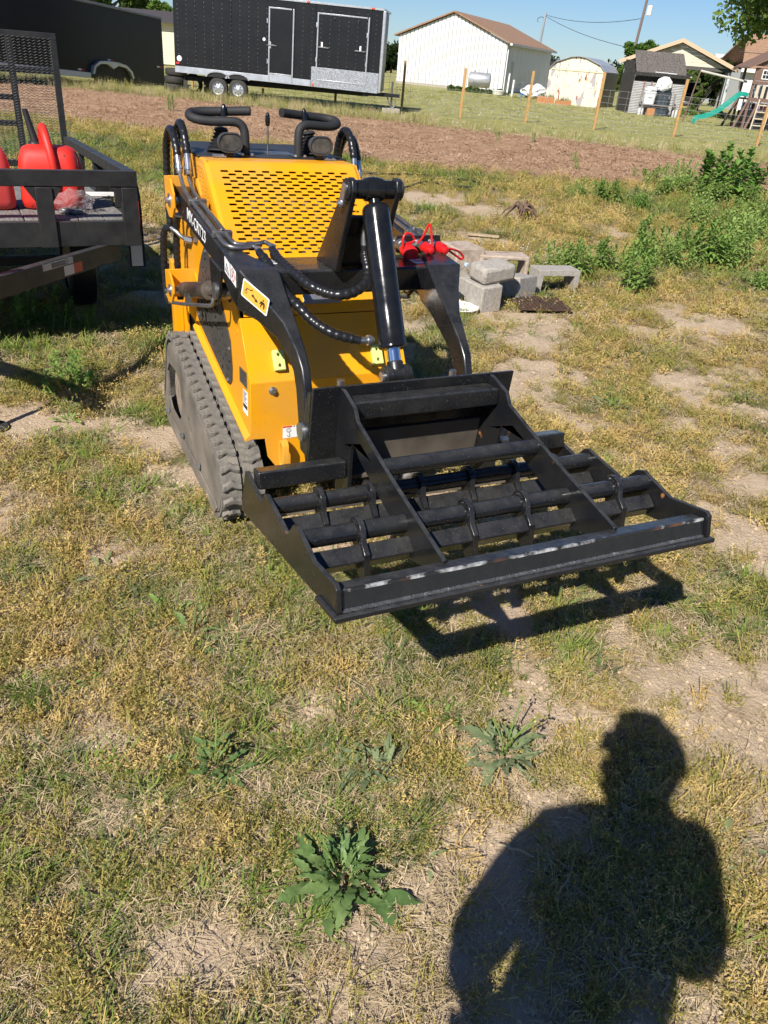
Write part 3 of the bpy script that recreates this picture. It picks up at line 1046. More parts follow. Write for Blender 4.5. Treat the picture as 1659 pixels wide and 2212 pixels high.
# lettering and stickers on the arm beside the tracks in view
ez = Vector((0, -1, 0))
ex = Vector((0.798, 0, -0.082)).normalized()
ey = ez.cross(ex)
text_mesh('MX-CRT23', 0.062, 'arm_lettering', WHITE, arms[-1], (Vector((-0.135, -0.4006, 1.1035)), ex, ey, ez), 0.0004, 0.0002, width=0.305)
fr_ = (Vector((0, -0.4006, 0)), Vector((1, 0, 0)), Vector((0, 0, 1)), ez)
for x0, nm in ((0.446, 'pinch_sticker'), (0.522, 'arm_sticker')):
    x1 = x0 + 0.066
    sk = lambda x, z: (x, z - 0.10 * (x - 0.446))
    st = decal(fr_, [sk(x0, 1.043), sk(x1, 1.040), sk(x1, 1.090), sk(x0, 1.093)], 0, 0.0008).build(nm, WHITE, arms[-1], 0)
    mbp = MB()
    if nm == 'pinch_sticker':
        tri = [(x0 + 0.008, 1.052), (x0 + 0.058, 1.046), (x0 + 0.030, 1.082)]
        tin = [(x0 + 0.015, 1.055), (x0 + 0.049, 1.051), (x0 + 0.030, 1.075)]
        mbp.plate([sk(*p) for p in tri], [[sk(*p) for p in tin]], lambda u, v, t: (u, -0.4006 - t, v), 0.0008, 0.0012)
        mbp.box((x0 + 0.031, -0.4016, 1.057), (0.004, 0.0005, 0.014))
        mbp.build('sticker_icons', INK, arms[-1], 0)
    else:
        mbp.plate([sk(*p) for p in circ(x0 + 0.030, 1.068, 0.021, 18)], [[sk(*p) for p in circ(x0 + 0.030, 1.068, 0.0175, 18)]], lambda u, v, t: (u, -0.4006 - t, v), 0.0008, 0.0012)
        mbp.box((x0 + 0.030, -0.4016, 1.060), (0.004, 0.0005, 0.034), Matrix.Rotation(radians(45), 3, 'Y'))
        mbp.build('sticker_ring', REDP, arms[-1], 0)
        mbp = MB()
        mbp.box((x0 + 0.030, -0.4014, 1.060), (0.006, 0.0005, 0.022))
        mbp.box((x0 + 0.059, -0.4014, 1.055), (0.003, 0.0005, 0.016))
        mbp.build('sticker_icons', INK, arms[-1], 0)
# orange "keep clear" sticker on the slanted arm face
Pd = [Vector((0.654, -0.381, 1.061)), Vector((0.755, -0.335, 1.021)), Vector((0.727, -0.342, 0.973)), Vector((0.623, -0.389, 1.014))]
A_, B_, C_ = Vector((0.617, -0.399, 1.088)), Vector((0.590, -0.399, 0.955)), Vector((0.70, -0.356, 1.032))
fn_ = (C_ - A_).cross(B_ - A_).normalized()
if fn_.y > 0:
    fn_ = -fn_
dx_ = (Pd[1] - Pd[0]).normalized()
dx_ = (dx_ - fn_ * dx_.dot(fn_)).normalized()
dy_ = fn_.cross(dx_)
o_ = Pd[3] + fn_ * ((A_ - Pd[3]).dot(fn_) + 0.003)
Wd, Hd = (Pd[1] - Pd[0]).length, (Pd[3] - Pd[0]).length
fr_ = (o_, dx_, dy_, fn_)
ds = decal(fr_, rrect(-0.004, Wd + 0.004, -0.003, Hd + 0.003, 0.006), 0, 0.0008).build('clearance_sticker', WHITE, arms[-1], 0)
decal(fr_, rrect(0.001, Wd - 0.001, 0.002, Hd - 0.002, 0.005), 0.0008, 0.0012).build('sticker_field', ORANGE, arms[-1], 0)
mbp = MB()
g = lambda poly: decal(fr_, [(u * Wd, v * Hd) for u, v in poly], 0.0012, 0.0016, mbp)
g([(0.36, 0.45), (0.44, 0.60), (0.44, 0.52), (0.56, 0.40), (0.56, 0.48), (0.64, 0.32), (0.50, 0.24), (0.54, 0.32), (0.42, 0.44), (0.42, 0.36)])
g([(0.74, 0.22), (0.78, 0.60), (0.86, 0.60), (0.90, 0.22), (0.86, 0.22), (0.84, 0.44), (0.80, 0.44), (0.78, 0.22)])
g(circ(0.82, 0.70, 0.028, 10, 0.055))
g([(0.70, 0.36), (0.74, 0.58), (0.78, 0.60), (0.74, 0.36)])
g([(0.86, 0.60), (0.90, 0.56), (0.95, 0.34), (0.92, 0.34)])
g([(0.16, 0.46), (0.17, 0.62), (0.33, 0.66), (0.33, 0.70), (0.15, 0.66), (0.13, 0.46)])
g([(0.30, 0.70), (0.36, 0.82), (0.38, 0.70)])
mbp.plate([(u * Wd, v * Hd) for u, v in circ(0.14, 0.40, 0.055, 14, 0.11)], [[(u * Wd, v * Hd) for u, v in circ(0.14, 0.40, 0.038, 14, 0.076)]], lambda a, b, t: o_ + dx_ * a + dy_ * b + fn_ * t, 0.0012, 0.0016)
mbp.build('sticker_icons', INK, arms[-1], 0)

# ---- cross member between the arms, cylinder bracket
mb = MB()
mb.box2(0.420, 0.606, -0.336, 0.336, 0.998, 1.080)
xm = mb.build('cross_member', BLACKD, loader, 30, bevel=0.008)
for y in (-0.074, 0.074):
    mb = MB()
    tri = [(0.452, 1.080), (0.640, 1.080), (0.735, 1.310), (0.752, 1.345), (0.742, 1.374), (0.712, 1.380), (0.688, 1.362)]
    mb.prism(tri, 'y', y - 0.009, y + 0.009)
    mb.build('cylinder_bracket', BLACK, xm, 30, bevel=0.004)
mb = MB()
mb.hexa([(0.560, -0.064, 1.082), (0.560, 0.064, 1.082), (0.585, 0.064, 1.082), (0.585, -0.064, 1.082)], [(0.655, -0.064, 1.26), (0.655, 0.064, 1.26), (0.668, 0.064, 1.255), (0.668, -0.064, 1.255)])
mb.build('bracket_web', BLACK, xm, 30)
for (xa, xb, ya, yb) in ((0.463, 0.516, -0.322, -0.226), (0.498, 0.560, 0.252, 0.372)):
    mb = MB()
    mb.box2(xa, xb, ya, yb, 1.0803, 1.0812)
    st = mb.build('warning_sticker', WHITE, xm, 0)
    mbp = MB()
    mbp.plate(circ((xa + xb) / 2, ya + 0.025, 0.017, 16, 0.020), [circ((xa + xb) / 2, ya + 0.025, 0.014, 16, 0.017)], lambda u, v, t: (u, v, t), 1.0813, 1.0817)
    mbp.build('sticker_ring', REDP, st, 0)
    mbp = MB()
    mbp.box(((xa + xb) / 2, ya + 0.025, 1.0816), (0.008, 0.022, 0.0005))
    for k in range(4):
        mbp.box((xa + 0.012 + 0.010 * k, yb - 0.022, 1.0816), (0.003, 0.026, 0.0005))
    if yb > 0:
        mbp.box(((xa + xb) / 2, (ya + yb) / 2, 1.0816), (0.04, 0.035, 0.0005))
    mbp.build('sticker_icons', INK, st, 0)
# tilt cylinder
pin = Vector((0.716, 0, 1.345))
foot = Vector((0.985, 0, 0.842))
ax_ = (foot - pin).normalized()
tc_ = MB()
tc_.turned(pin + ax_ * 0.045, foot, [(0, 0.022), (0.004, 0.036), (0.012, 0.0415), (0.020, 0.043), (0.30, 0.043), (0.425, 0.043), (0.428, 0.045), (0.437, 0.045), (0.440, 0.040)], 28)
tc_.cyl(pin, pin + ax_ * 0.06, 0.019, n=14)
tc_ob = tc_.build('tilt_cylinder', mat('gloss_black_cylinder', (0.008, 0.008, 0.009), 0.14, c2=(0.012, 0.012, 0.012), scale=25, rvar=0.08, bump=0.02, bscale=90), loader, 40)
MB().turned(pin - Vector((0, 0.064, 0)), pin + Vector((0, 0.064, 0)), [(0, 0.027), (0.034, 0.028), (0.036, 0.033), (0.052, 0.036), (0.064, 0.037), (0.076, 0.036), (0.092, 0.033), (0.094, 0.028), (0.128, 0.027)], 20).build('cylinder_eye', MATS['gloss_black_cylinder'], tc_ob)
for y in (-1, 1):
    MB().turned(pin + Vector((0, 0.083 * y, 0)), pin + Vector((0, 0.11 * y, 0)), [(0, 0.031), (0.006, 0.033), (0.011, 0.028), (0.013, 0.001)], 20).build('pin_boss', BLACK, tc_ob)
mb = MB()
mb.plate(rrect(-0.016, 0.016, -0.058, 0.020, 0.0155, 5), [], lambda u, v, t: pin + Vector((0.92 * u + 0.39 * v, 0, 0.92 * v - 0.39 * u)) + Vector((0, t, 0)), -0.099, -0.091)
lp = mb.build('pin_lock_plate', STEEL, tc_ob, 30, bevel=0.002)
bolt(lp, pin + Vector((-0.018, -0.099, -0.042)), (0, -1, 0), 0.008, 0.008)
MB().cyl(foot - ax_ * 0.16, foot - ax_ * 0.01, 0.0215, n=20).build('cylinder_rod', CHROME, tc_ob)
MB().turned(foot + Vector((0, -0.045, 0)), foot + Vector((0, 0.045, 0)), [(0, 0.030), (0.004, 0.034), (0.024, 0.034), (0.026, 0.029), (0.064, 0.029), (0.066, 0.034), (0.086, 0.034), (0.090, 0.030)], 20).build('rod_clevis', BLACK, tc_ob)
MB().cyl(foot + Vector((0, -0.053, 0)), foot + Vector((0, 0.053, 0)), 0.016, n=14).build('clevis_pin', STEEL, tc_ob)
MB().turned(foot - ax_ * 0.045, foot, [(0, 0.024), (0.004, 0.026), (0.036, 0.026)], 16).build('rod_end', BLACK, tc_ob)
# the two hoses to that cylinder, with spiral guard
HB = [(0.40, -0.224, 1.111), (0.42, -0.228, 1.104), (0.48, -0.228, 1.088), (0.60, -0.214, 1.072), (0.69, -0.186, 1.051), (0.74, -0.142, 1.039), (0.76, -0.107, 1.038), (0.76, -0.061, 1.047), (0.74, -0.016, 1.069), (0.705, 0.004, 1.099), (0.675, 0.004, 1.140), (0.67, 0.004, 1.17)]
HA = [(0.43, -0.281, 1.108), (0.46, -0.285, 1.105), (0.50, -0.278, 1.088), (0.57, -0.268, 1.057), (0.67, -0.257, 1.019), (0.73, -0.238, 0.997), (0.79, -0.206, 0.964), (0.83, -0.16, 0.939), (0.85, -0.106, 0.925), (0.86, -0.075, 0.919)]
for H_ in (HB, HA):
    sp_ = smooth_path(H_, 8)
    MB().tube(sp_[:8], [0.0125] * 8, 10).build('hose_fitting', STEEL, tc_ob, 50)
    path = resample(sp_[7:], 0.0045)
    rr_ = [0.0150 + 0.0028 * abs(sin(pi * i * 0.0045 / 0.0235)) for i in range(len(path))]
    for i in range(6):
        rr_[i] = rr_[-1 - i] = 0.0135
    MB().tube(path, rr_, 11).build('hydraulic_hose', SPIRAL, tc_ob, 60)
mb = MB()
mb.cyl((0.86, -0.080, 0.9195), (0.862, -0.030, 0.918), 0.011, n=10)
mb.cyl((0.861, -0.052, 0.9185), (0.861, -0.040, 0.918), 0.017, n=10)
mb.build('port_fitting', STEEL, tc_ob, 40)
mb = MB()
mb.cyl((0.668, 0.004, 1.16), (0.664, 0.002, 1.205), 0.0125, n=10)
mb.tube(smooth_path([(0.664, 0.002, 1.20), (0.665, 0.0, 1.222), (0.685, 0.0, 1.235), (0.71, 0.0, 1.23)], 5), 0.0115, 10)
mb.build('port_elbow', STEEL, tc_ob, 40)

# ---- brackets for arm pivot and lift cylinder, lift cylinders
for sg in (-1, 1):
    for nm, poly, bz, bx in (('pivot_bracket', [(-0.385, 1.222), (-0.275, 1.226), (-0.222, 1.175), (-0.222, 1.125), (-0.262, 1.082), (-0.33, 1.074), (-0.385, 1.10)], 1.142, -0.30),
                             ('cylinder_mount', [(-0.50, 0.822), (-0.405, 0.830), (-0.345, 0.792), (-0.345, 0.755), (-0.395, 0.702), (-0.47, 0.690), (-0.50, 0.70)], 0.757, -0.405)):
        mb = MB()
        mb.prism(poly, 'y', *sorted((0.424 * sg, 0.433 * sg)))
        xs = poly[0][0]
        z0, z1 = poly[-1][1], poly[0][1]
        mb.box2(xs - 0.008, xs, *sorted((0.318 * sg, 0.433 * sg)), z0 - 0.0, z1)
        br = mb.build(nm, YEL, loader, 30, bevel=0.002)
        mb = MB()
        mb.prism([(x, z) for x, z in poly], 'y', *sorted((0.319 * sg, 0.327 * sg)))
        mb.build('bracket_cheek', YEL, br, 30)
        mb = MB()
        mb.cyl((bx, 0.315 * sg, bz), (bx, 0.434 * sg, bz), 0.016, n=14)
        mb.turned((bx, 0.433 * sg, bz), (bx, 0.46 * sg, bz), [(0, 0.027), (0.004, 0.026), (0.0045, 0.012), (0.016, 0.012), (0.017, 0.009)], 16)
        mb.build('pivot_pin', STEEL, br, 30)
    a, b = Vector((-0.405, 0.376 * sg, 0.757)), Vector((0.335, 0.376 * sg, 0.948))
    d = (b - a).normalized()
    lc = MB().turned(a, b, [(0.0, 0.024), (0.025, 0.026), (0.028, 0.031), (0.04, 0.033), (0.49, 0.033), (0.492, 0.036), (0.535, 0.036), (0.537, 0.028)], 22).build('lift_cylinder', mat('dusty_black_cylinder', (0.022, 0.020, 0.018), 0.35, c2=(0.11, 0.08, 0.055), scale=7, lo=0.45, hi=0.7, rvar=0.4), loader)
    MB().cyl(a + d * 0.50, b - d * 0.02, 0.0175, n=16).build('lift_rod', CHROME, lc)
    MB().cyl(b - Vector((0, 0.04, 0)), b + Vector((0, 0.04, 0)), 0.03, n=16).build('rod_eye', STEELD, lc)
    mb = MB()
    mb.tube(smooth_path([(-0.50, 0.425 * sg, 0.676), (-0.36, 0.424 * sg, 0.713), (-0.20, 0.42 * sg, 0.753), (0.0, 0.415 * sg, 0.806), (0.20, 0.405 * sg, 0.858), (0.235, 0.40 * sg, 0.872), (0.242, 0.395 * sg, 0.893), (0.24, 0.39 * sg, 0.91)], 4), 0.0075, 9)
    for x in (-0.23, -0.16):
        z = 0.757 + (x + 0.405) * 0.258
        mb.box((x, 0.40 * sg, z - 0.035), (0.016, 0.012, 0.06))
    mb.build('port_tube', STEELD, lc, 50)
    path = resample(smooth_path([(-0.50, 0.425 * sg, 0.676), (-0.545, 0.425 * sg, 0.690), (-0.565, 0.425 * sg, 0.76), (-0.56, 0.425 * sg, 0.86), (-0.55, 0.424 * sg, 0.94), (-0.535, 0.415 * sg, 0.985), (-0.505, 0.395 * sg, 0.995)], 8), 0.0055)
    MB().tube(path, [0.0135 + 0.002 * abs(sin(pi * i * 0.0055 / 0.028)) for i in range(len(path))], 9).build('hydraulic_hose', SPIRAL, lc, 60)
    path = resample(smooth_path([(-0.52, 0.37 * sg, 0.68), (-0.545, 0.37 * sg, 0.78), (-0.54, 0.37 * sg, 0.92), (-0.52, 0.365 * sg, 1.03), (-0.47, 0.35 * sg, 1.055), (-0.43, 0.345 * sg, 1.05)], 8), 0.0055)
    MB().tube(path, [0.0135 + 0.002 * abs(sin(pi * i * 0.0055 / 0.028)) for i in range(len(path))], 9).build('hydraulic_hose', SPIRAL, lc, 60)
    mb = MB()
    mb.tube(smooth_path([(-0.508, 0.397 * sg, 0.995), (-0.485, 0.38 * sg, 0.985), (-0.47, 0.362 * sg, 0.968), (-0.462, 0.345 * sg, 0.957)], 5), 0.0095, 10)
    mb.cyl((-0.464, 0.350 * sg, 0.958), (-0.455, 0.319 * sg, 0.952), 0.015, n=6)
    mb.cyl((-0.43, 0.345 * sg, 1.05), (-0.36, 0.335 * sg, 1.045), 0.014, n=8)
    mb.tube(smooth_path([(-0.40, 0.405 * sg, 1.12), (-0.41, 0.41 * sg, 1.085), (-0.385, 0.39 * sg, 1.07), (-0.34, 0.36 * sg, 1.075)], 5), 0.008, 8)
    mb.build('hose_elbow', STEEL, lc, 45)

# ---- quick couplers with red caps
CAPRED = mat('red_rubber_cap', (0.62, 0.012, 0.012), 0.38, c2=(0.52, 0.012, 0.012), scale=15)
mb = MB()
mb.plate(rrect(0.245, 0.425, 1.0806, 1.143, 0.010), [], lambda u, v, t: (0.40 + t, u, v), -0.004, 0.004)
mb.build('coupler_plate', BLACK, xm, 30)
loops = [[(0.478, 0.236, 1.118), (0.475, 0.236, 1.150), (0.472, 0.248, 1.164), (0.47, 0.270, 1.160), (0.468, 0.284, 1.140), (0.47, 0.270, 1.132), (0.472, 0.252, 1.130)],
         [(0.462, 0.300, 1.127), (0.466, 0.318, 1.150), (0.47, 0.330, 1.182), (0.472, 0.337, 1.195), (0.476, 0.342, 1.185), (0.484, 0.345, 1.150), (0.492, 0.345, 1.120)],
         [(0.500, 0.408, 1.116), (0.49, 0.440, 1.109), (0.475, 0.472, 1.097), (0.47, 0.494, 1.078), (0.47, 0.486, 1.070), (0.475, 0.462, 1.082), (0.485, 0.430, 1.100), (0.495, 0.410, 1.112)]]
for k, (y0, y1, L_) in enumerate(((0.262, 0.262, 0.118), (0.330, 0.338, 0.10), (0.384, 0.396, 0.10))):
    a, b = Vector((0.36, y0, 1.120)), Vector((0.52, y1, 1.094 if k == 0 else 1.108))
    rr_ = 0.026 if k == 0 else 0.019
    qc = MB().turned(a, b, [(0, 0.012), (0.03, 0.012), (0.032, rr_ * 0.8), (0.06, rr_ * 0.8), (0.062, rr_ * 0.72), (0.09, rr_ * 0.72), (0.11, rr_ * 0.72)], 14).build('quick_coupler', STEELD if k == 0 else STEEL, loader)
    d = (b - a).normalized()
    MB().turned(a + d * 0.092, b + d * 0.1, [(0, rr_ * 0.9), (0.002, rr_ * 1.04), (0.04, rr_ * 1.04), (0.042, rr_ * 0.72), (0.056, rr_ * 0.72), (0.060, rr_ * 0.45), (0.0605, 0.001)] if k else [(0, rr_ * 0.8), (0.002, rr_), (0.050, rr_ * 1.05), (0.056, rr_ * 0.9), (0.0565, 0.001)], 16).build('dust_cap', CAPRED, qc)
    MB().tube(smooth_path(loops[k], 6), 0.0042, 7).build('cap_strap', CAPRED, qc)

# ================================================================== levelling attachment
lvl = thing('leveling_attachment', 'black steel soil leveling attachment with cross tubes and front blade, raised on the loader arms', 'leveler', LO, LH)
RUSTY = mat('chipped_black_paint', (0.010, 0.0105, 0.012), 0.13, c2=(0.015, 0.015, 0.0145), scale=9, lo=0.40, hi=0.70, rvar=0.26, bump=0.05, bscale=110, speck=(15, 0.705, (0.36, 0.15, 0.05)), dust_sheen=((0.12, 0.118, 0.112), 30, 0.5))
mb = MB()
PX = lambda z: 1.111 + (z - 0.64) * 0.108
mb.plate([(-0.331, 0.605), (0.331, 0.605), (0.331, 0.886), (-0.331, 0.886)], [], lambda u, v, t: (PX(v) + t, u, v), -0.010, 0.0)
ap = mb.build('mounting_plate', BLACKD, lvl, 30, bevel=0.002)
for y in (-0.326, 0.326):
    mb = MB()
    mb.plate([(1.06, 0.70), (1.09, 0.66), (1.105, 0.62), (1.118, 0.70), (1.13, 0.86), (1.105, 0.86), (1.075, 0.77)], [], lambda u, v, t: (u - 0.012, y + t, v), -0.005, 0.005)
    mb.build('mounting_ear', BLACKD, ap, 30)
for y in (-0.31, 0.31):
    MB().cyl((1.055, y - 0.03, 0.72), (1.055, y + 0.012, 0.72), 0.028, n=18).build('hinge_pin', STEEL, ap)
for y in (-0.193, 0.193):
    MB().cyl((1.00, y, 0.80), (1.00, y, 0.850), 0.0115, n=12).build('lock_pin', STEEL, ap)
mb = MB()
mb.box((1.175, 0, 0.834), (0.072, 0.478, 0.052), Matrix.Rotation(radians(-6), 3, 'Y'))
mb.build('upper_box_tube', BLACKD, lvl, 30, bevel=0.005)
mb = MB()
mb.box((1.150, 0, 0.618), (0.085, 0.478, 0.012), Matrix.Rotation(radians(-4), 3, 'Y'))
mb.build('lower_ledge', mat('soil_dusted_steel', (0.16, 0.125, 0.09), 0.85, c2=(0.05, 0.043, 0.035), scale=12, bump=0.2), lvl, 30)
mb = MB()
mb.plate([(-0.238, 0.625), (0.238, 0.625), (0.238, 0.735), (-0.238, 0.735)], [], lambda u, v, t: (PX(v) + t, u, v), 0.0005, 0.008)
mb.build('lower_back_plate', mat('dusty_plate', (0.060, 0.052, 0.042), 0.5, c2=(0.11, 0.092, 0.07), scale=9, rvar=0.3), lvl, 30)
RIB = [(1.135, 0.545), (1.122, 0.70), (1.142, 0.884), (1.165, 0.884), (1.243, 0.865), (1.267, 0.835), (1.36, 0.812), (1.509, 0.776), (1.802, 0.720), (1.800, 0.690), (1.69, 0.640), (1.625, 0.622), (1.56, 0.662), (1.30, 0.735), (1.268, 0.756), (1.248, 0.756), (1.236, 0.735), (1.232, 0.60), (1.222, 0.585)]
for y in (-0.245, 0.245):
    mb = MB()
    mb.prism(RIB, 'y', y - 0.006, y + 0.006)
    mb.build('rib_plate', RUSTY, lvl, 25, bevel=0.002)
SIDE = [(1.080, 0.498), (1.128, 0.652), (1.140, 0.658), (1.262, 0.640), (1.285, 0.636), (1.320, 0.680), (1.338, 0.688), (1.356, 0.684), (1.478, 0.672), (1.512, 0.668), (1.555, 0.722), (1.585, 0.735), (1.605, 0.728), (1.700, 0.709), (1.828, 0.736), (1.842, 0.728), (1.856, 0.676), (1.845, 0.660)]
for y in (-0.521, 0.521):
    mb = MB()
    mb.prism(SIDE, 'y', y - 0.006, y + 0.006)
    mb.build('side_plate', RUSTY, lvl, 25, bevel=0.002)
# rear square tubes, rear floor strip
for sg in (-1, 1):
    mb = MB()
    mb.box((1.197, 0.383 * sg, 0.660), (0.052, 0.262, 0.052), Matrix.Rotation(radians(-11), 3, 'Y'))
    mb.build('rear_square_tube', BLACKD, lvl, 30, bevel=0.005)
mb = MB()
mb.box((1.155, 0, 0.525), (0.10, 1.030, 0.012), Matrix.Rotation(radians(-12), 3, 'Y'))
mb.build('rear_floor_strip', MATS['soil_dusted_steel'], lvl, 30)
MB().cyl((1.425, -0.239, 0.770), (1.425, 0.239, 0.770), 0.0235, n=18).build('mid_tube', BLACKD, lvl)
# two rows: round tube over an angle bar, joined by fins
for (x, z, lx, lz, fins) in ((1.345, 0.652, 1.372, 0.595, (-0.38, -0.235, -0.08, 0.08, 0.235, 0.38)), (1.598, 0.703, 1.632, 0.652, (-0.375, -0.075, 0.095, 0.40))):
    row = MB().cyl((x, -0.515, z), (x, 0.515, z), 0.0235, n=18).build('cross_tube', BLACKD, lvl)
    mb = MB()
    t = radians(45 + 10)
    r_ = Matrix.Rotation(-t, 3, 'Y')
    mb.box((lx, 0, lz), (0.046, 1.030, 0.046), r_)
    mb.build('cross_bar', BLACKD, lvl, 30, bevel=0.004)
    for y in fins:
        mb = MB()
        ang = atan2(lz - z, lx - x)
        ca, sa = cos(ang), sin(ang)
        poly = [(0.037 * cos(a), 0.037 * sin(a)) for a in [pi / 2 + pi * i / 8 for i in range(9)]]
        dd = hypot(lx - x, lz - z)
        poly += [(0.032, -0.030), (dd - 0.01, -0.040), (dd + 0.026, -0.042), (dd + 0.060, -0.022), (dd + 0.050, 0.014), (dd, 0.038), (0.030, 0.028)]
        mb.plate(poly, [], lambda u, v, t: (x + u * ca - v * sa, y + t, z + u * sa + v * ca), -0.0075, 0.0075)
        mb.build('fin', BLACKD, row, 35, bevel=0.0015)
        wmb = MB()
        for k in range(22):
            a = 2 * pi * k / 22
            for s_ in (-1, 1):
                wmb.box((x + 0.0245 * cos(a), y + 0.0085 * s_, z + 0.0245 * sin(a)), (0.007, 0.006, 0.007), Matrix.Rotation(a + 0.4, 3, 'Y'))
        wmb.build('weld_bead', BLACK, row, 60)
# front bar and wear edge
mb = MB()
mb.hexa([(1.786, -0.514, 0.708), (1.830, -0.514, 0.717), (1.846, -0.514, 0.672), (1.800, -0.514, 0.663)], [(1.786, 0.514, 0.708), (1.830, 0.514, 0.717), (1.846, 0.514, 0.672), (1.800, 0.514, 0.663)])
mb.build('front_bar', RUSTY, lvl, 30, bevel=0.004)
mb = MB()
mb.hexa([(1.742, -0.536, 0.634), (1.868, -0.536, 0.660), (1.866, -0.536, 0.672), (1.740, -0.536, 0.646)], [(1.742, 0.536, 0.634), (1.868, 0.536, 0.660), (1.866, 0.536, 0.672), (1.740, 0.536, 0.646)])
mb.build('wear_edge', RUSTY, lvl, 30, bevel=0.002)
wmb = MB()
rw = random.Random(3)
for k in range(170):
    y = -0.51 + k * 0.006
    wmb.box((1.8475, y, 0.6735), (0.006 + rw.random() * 0.003, 0.0075, 0.005), Matrix.Rotation(rw.uniform(-.5, .5), 3, 'X'))
wmb.build('weld_seam', STEEL, lvl, 60)
mb = MB()
mb.hexa([(1.8255, -0.512, 0.7165), (1.8315, -0.512, 0.7178), (1.8335, -0.512, 0.7115), (1.8275, -0.512, 0.7105)], [(1.8255, 0.512, 0.7165), (1.8315, 0.512, 0.7178), (1.8335, 0.512, 0.7115), (1.8275, 0.512, 0.7105)])
mb.build('worn_bar_edge', mat('scuffed_edge', (0.02, 0.02, 0.021), 0.3, c2=(0.42, 0.42, 0.42), scale=22, lo=0.48, hi=0.62, c3=(0.30, 0.13, 0.05)), lvl, 30)
# ================================================================== utility trailer beside the loader
UT = Vector((-1.548, 4.66, 0.238))
UA = atan2(0.875, -0.485)
ut = thing('utility_trailer', 'black open utility trailer with plank deck and upright mesh ramp gate', 'trailer', UT, UA)
ut.scale = (0.86, 0.86, 0.86)
UTZ = lambda z: (z - 0.238) / 0.86      # world height to trailer height
TB = mat('trailer_black_paint', (0.016, 0.016, 0.017), 0.42, c2=(0.022, 0.022, 0.021), scale=10, rvar=0.2, bump=0.08, bscale=60, speck=(90, 0.72, (0.08, 0.075, 0.07)), dust_sheen=((0.10, 0.095, 0.085), 14, 0.5))
PLK = mat('weathered_plank', (0.24, 0.225, 0.205), 0.85, c2=(0.13, 0.12, 0.11), scale=14, stretch=(0.6, 6, 6), bump=0.5, bscale=20)
TAPE_R, TAPE_W = mat('red_reflector_tape', (0.45, 0.05, 0.04), 0.4), mat('white_reflector_tape', (0.55, 0.55, 0.53), 0.4)
TL, TW = 2.95, 2.2
dz = lambda x: -0.038 * x


def beam(parent, name, x0, x1, y0, y1, z0, z1, m=TB, bevel=0.004):
    mb = MB()
    mb.hexa([(x0, y0, z0 + dz(x0)), (x0, y1, z0 + dz(x0)), (x0, y1, z1 + dz(x0)), (x0, y0, z1 + dz(x0))],
            [(x1, y0, z0 + dz(x1)), (x1, y1, z0 + dz(x1)), (x1, y1, z1 + dz(x1)), (x1, y0, z1 + dz(x1))])
    return mb.build(name, m, parent, 30, bevel=bevel)


beam(ut, 'front_beam', -0.05, 0.0, 0.0, TW, 0.485, 0.640)
for y in (0.0, TW - 0.05):
    beam(ut, 'side_beam', 0.002, TL, y, y + 0.05, 0.485, 0.640)
beam(ut, 'rear_beam', TL + 0.002, TL + 0.05, 0, TW, 0.485, 0.640)
for k in range(13):
    y0 = 0.056 + k * 0.1612
    beam(ut, 'deck_plank', 0.006, TL - 0.006, y0, y0 + 0.154, 0.612, 0.648, PLK, 0.004)
beam(ut, 'front_rail', -0.06, 0.002, 0.0, TW, 0.850, 0.945)
for y in (0.0, TW - 0.075):
    beam(ut, 'side_rail', 0.004, TL - 0.02, y, y + 0.075, 0.880, 0.945)
for y in (0.004, 0.52, 1.04, 1.56, TW - 0.105):
    mb = MB()
    mb.box2(-0.066, -0.006, y, y + 0.10, 0.487, 0.848)
    mb.prism([(y + 0.10, 0.848), (y + 0.16, 0.848), (y + 0.10, 0.76)], 'x', -0.055, -0.015)
    if y > 0.1:
        mb.prism([(y - 0.06, 0.848), (y, 0.848), (y, 0.76)], 'x', -0.055, -0.015)
    mb.build('upright', TB, ut, 30, bevel=0.003)
for x in (0.55, 1.45, 2.2, 2.88):
    for y in (0.006, TW - 0.05):
        beam(ut, 'upright', x, x + 0.05, y, y + 0.04, 0.642, 0.893)
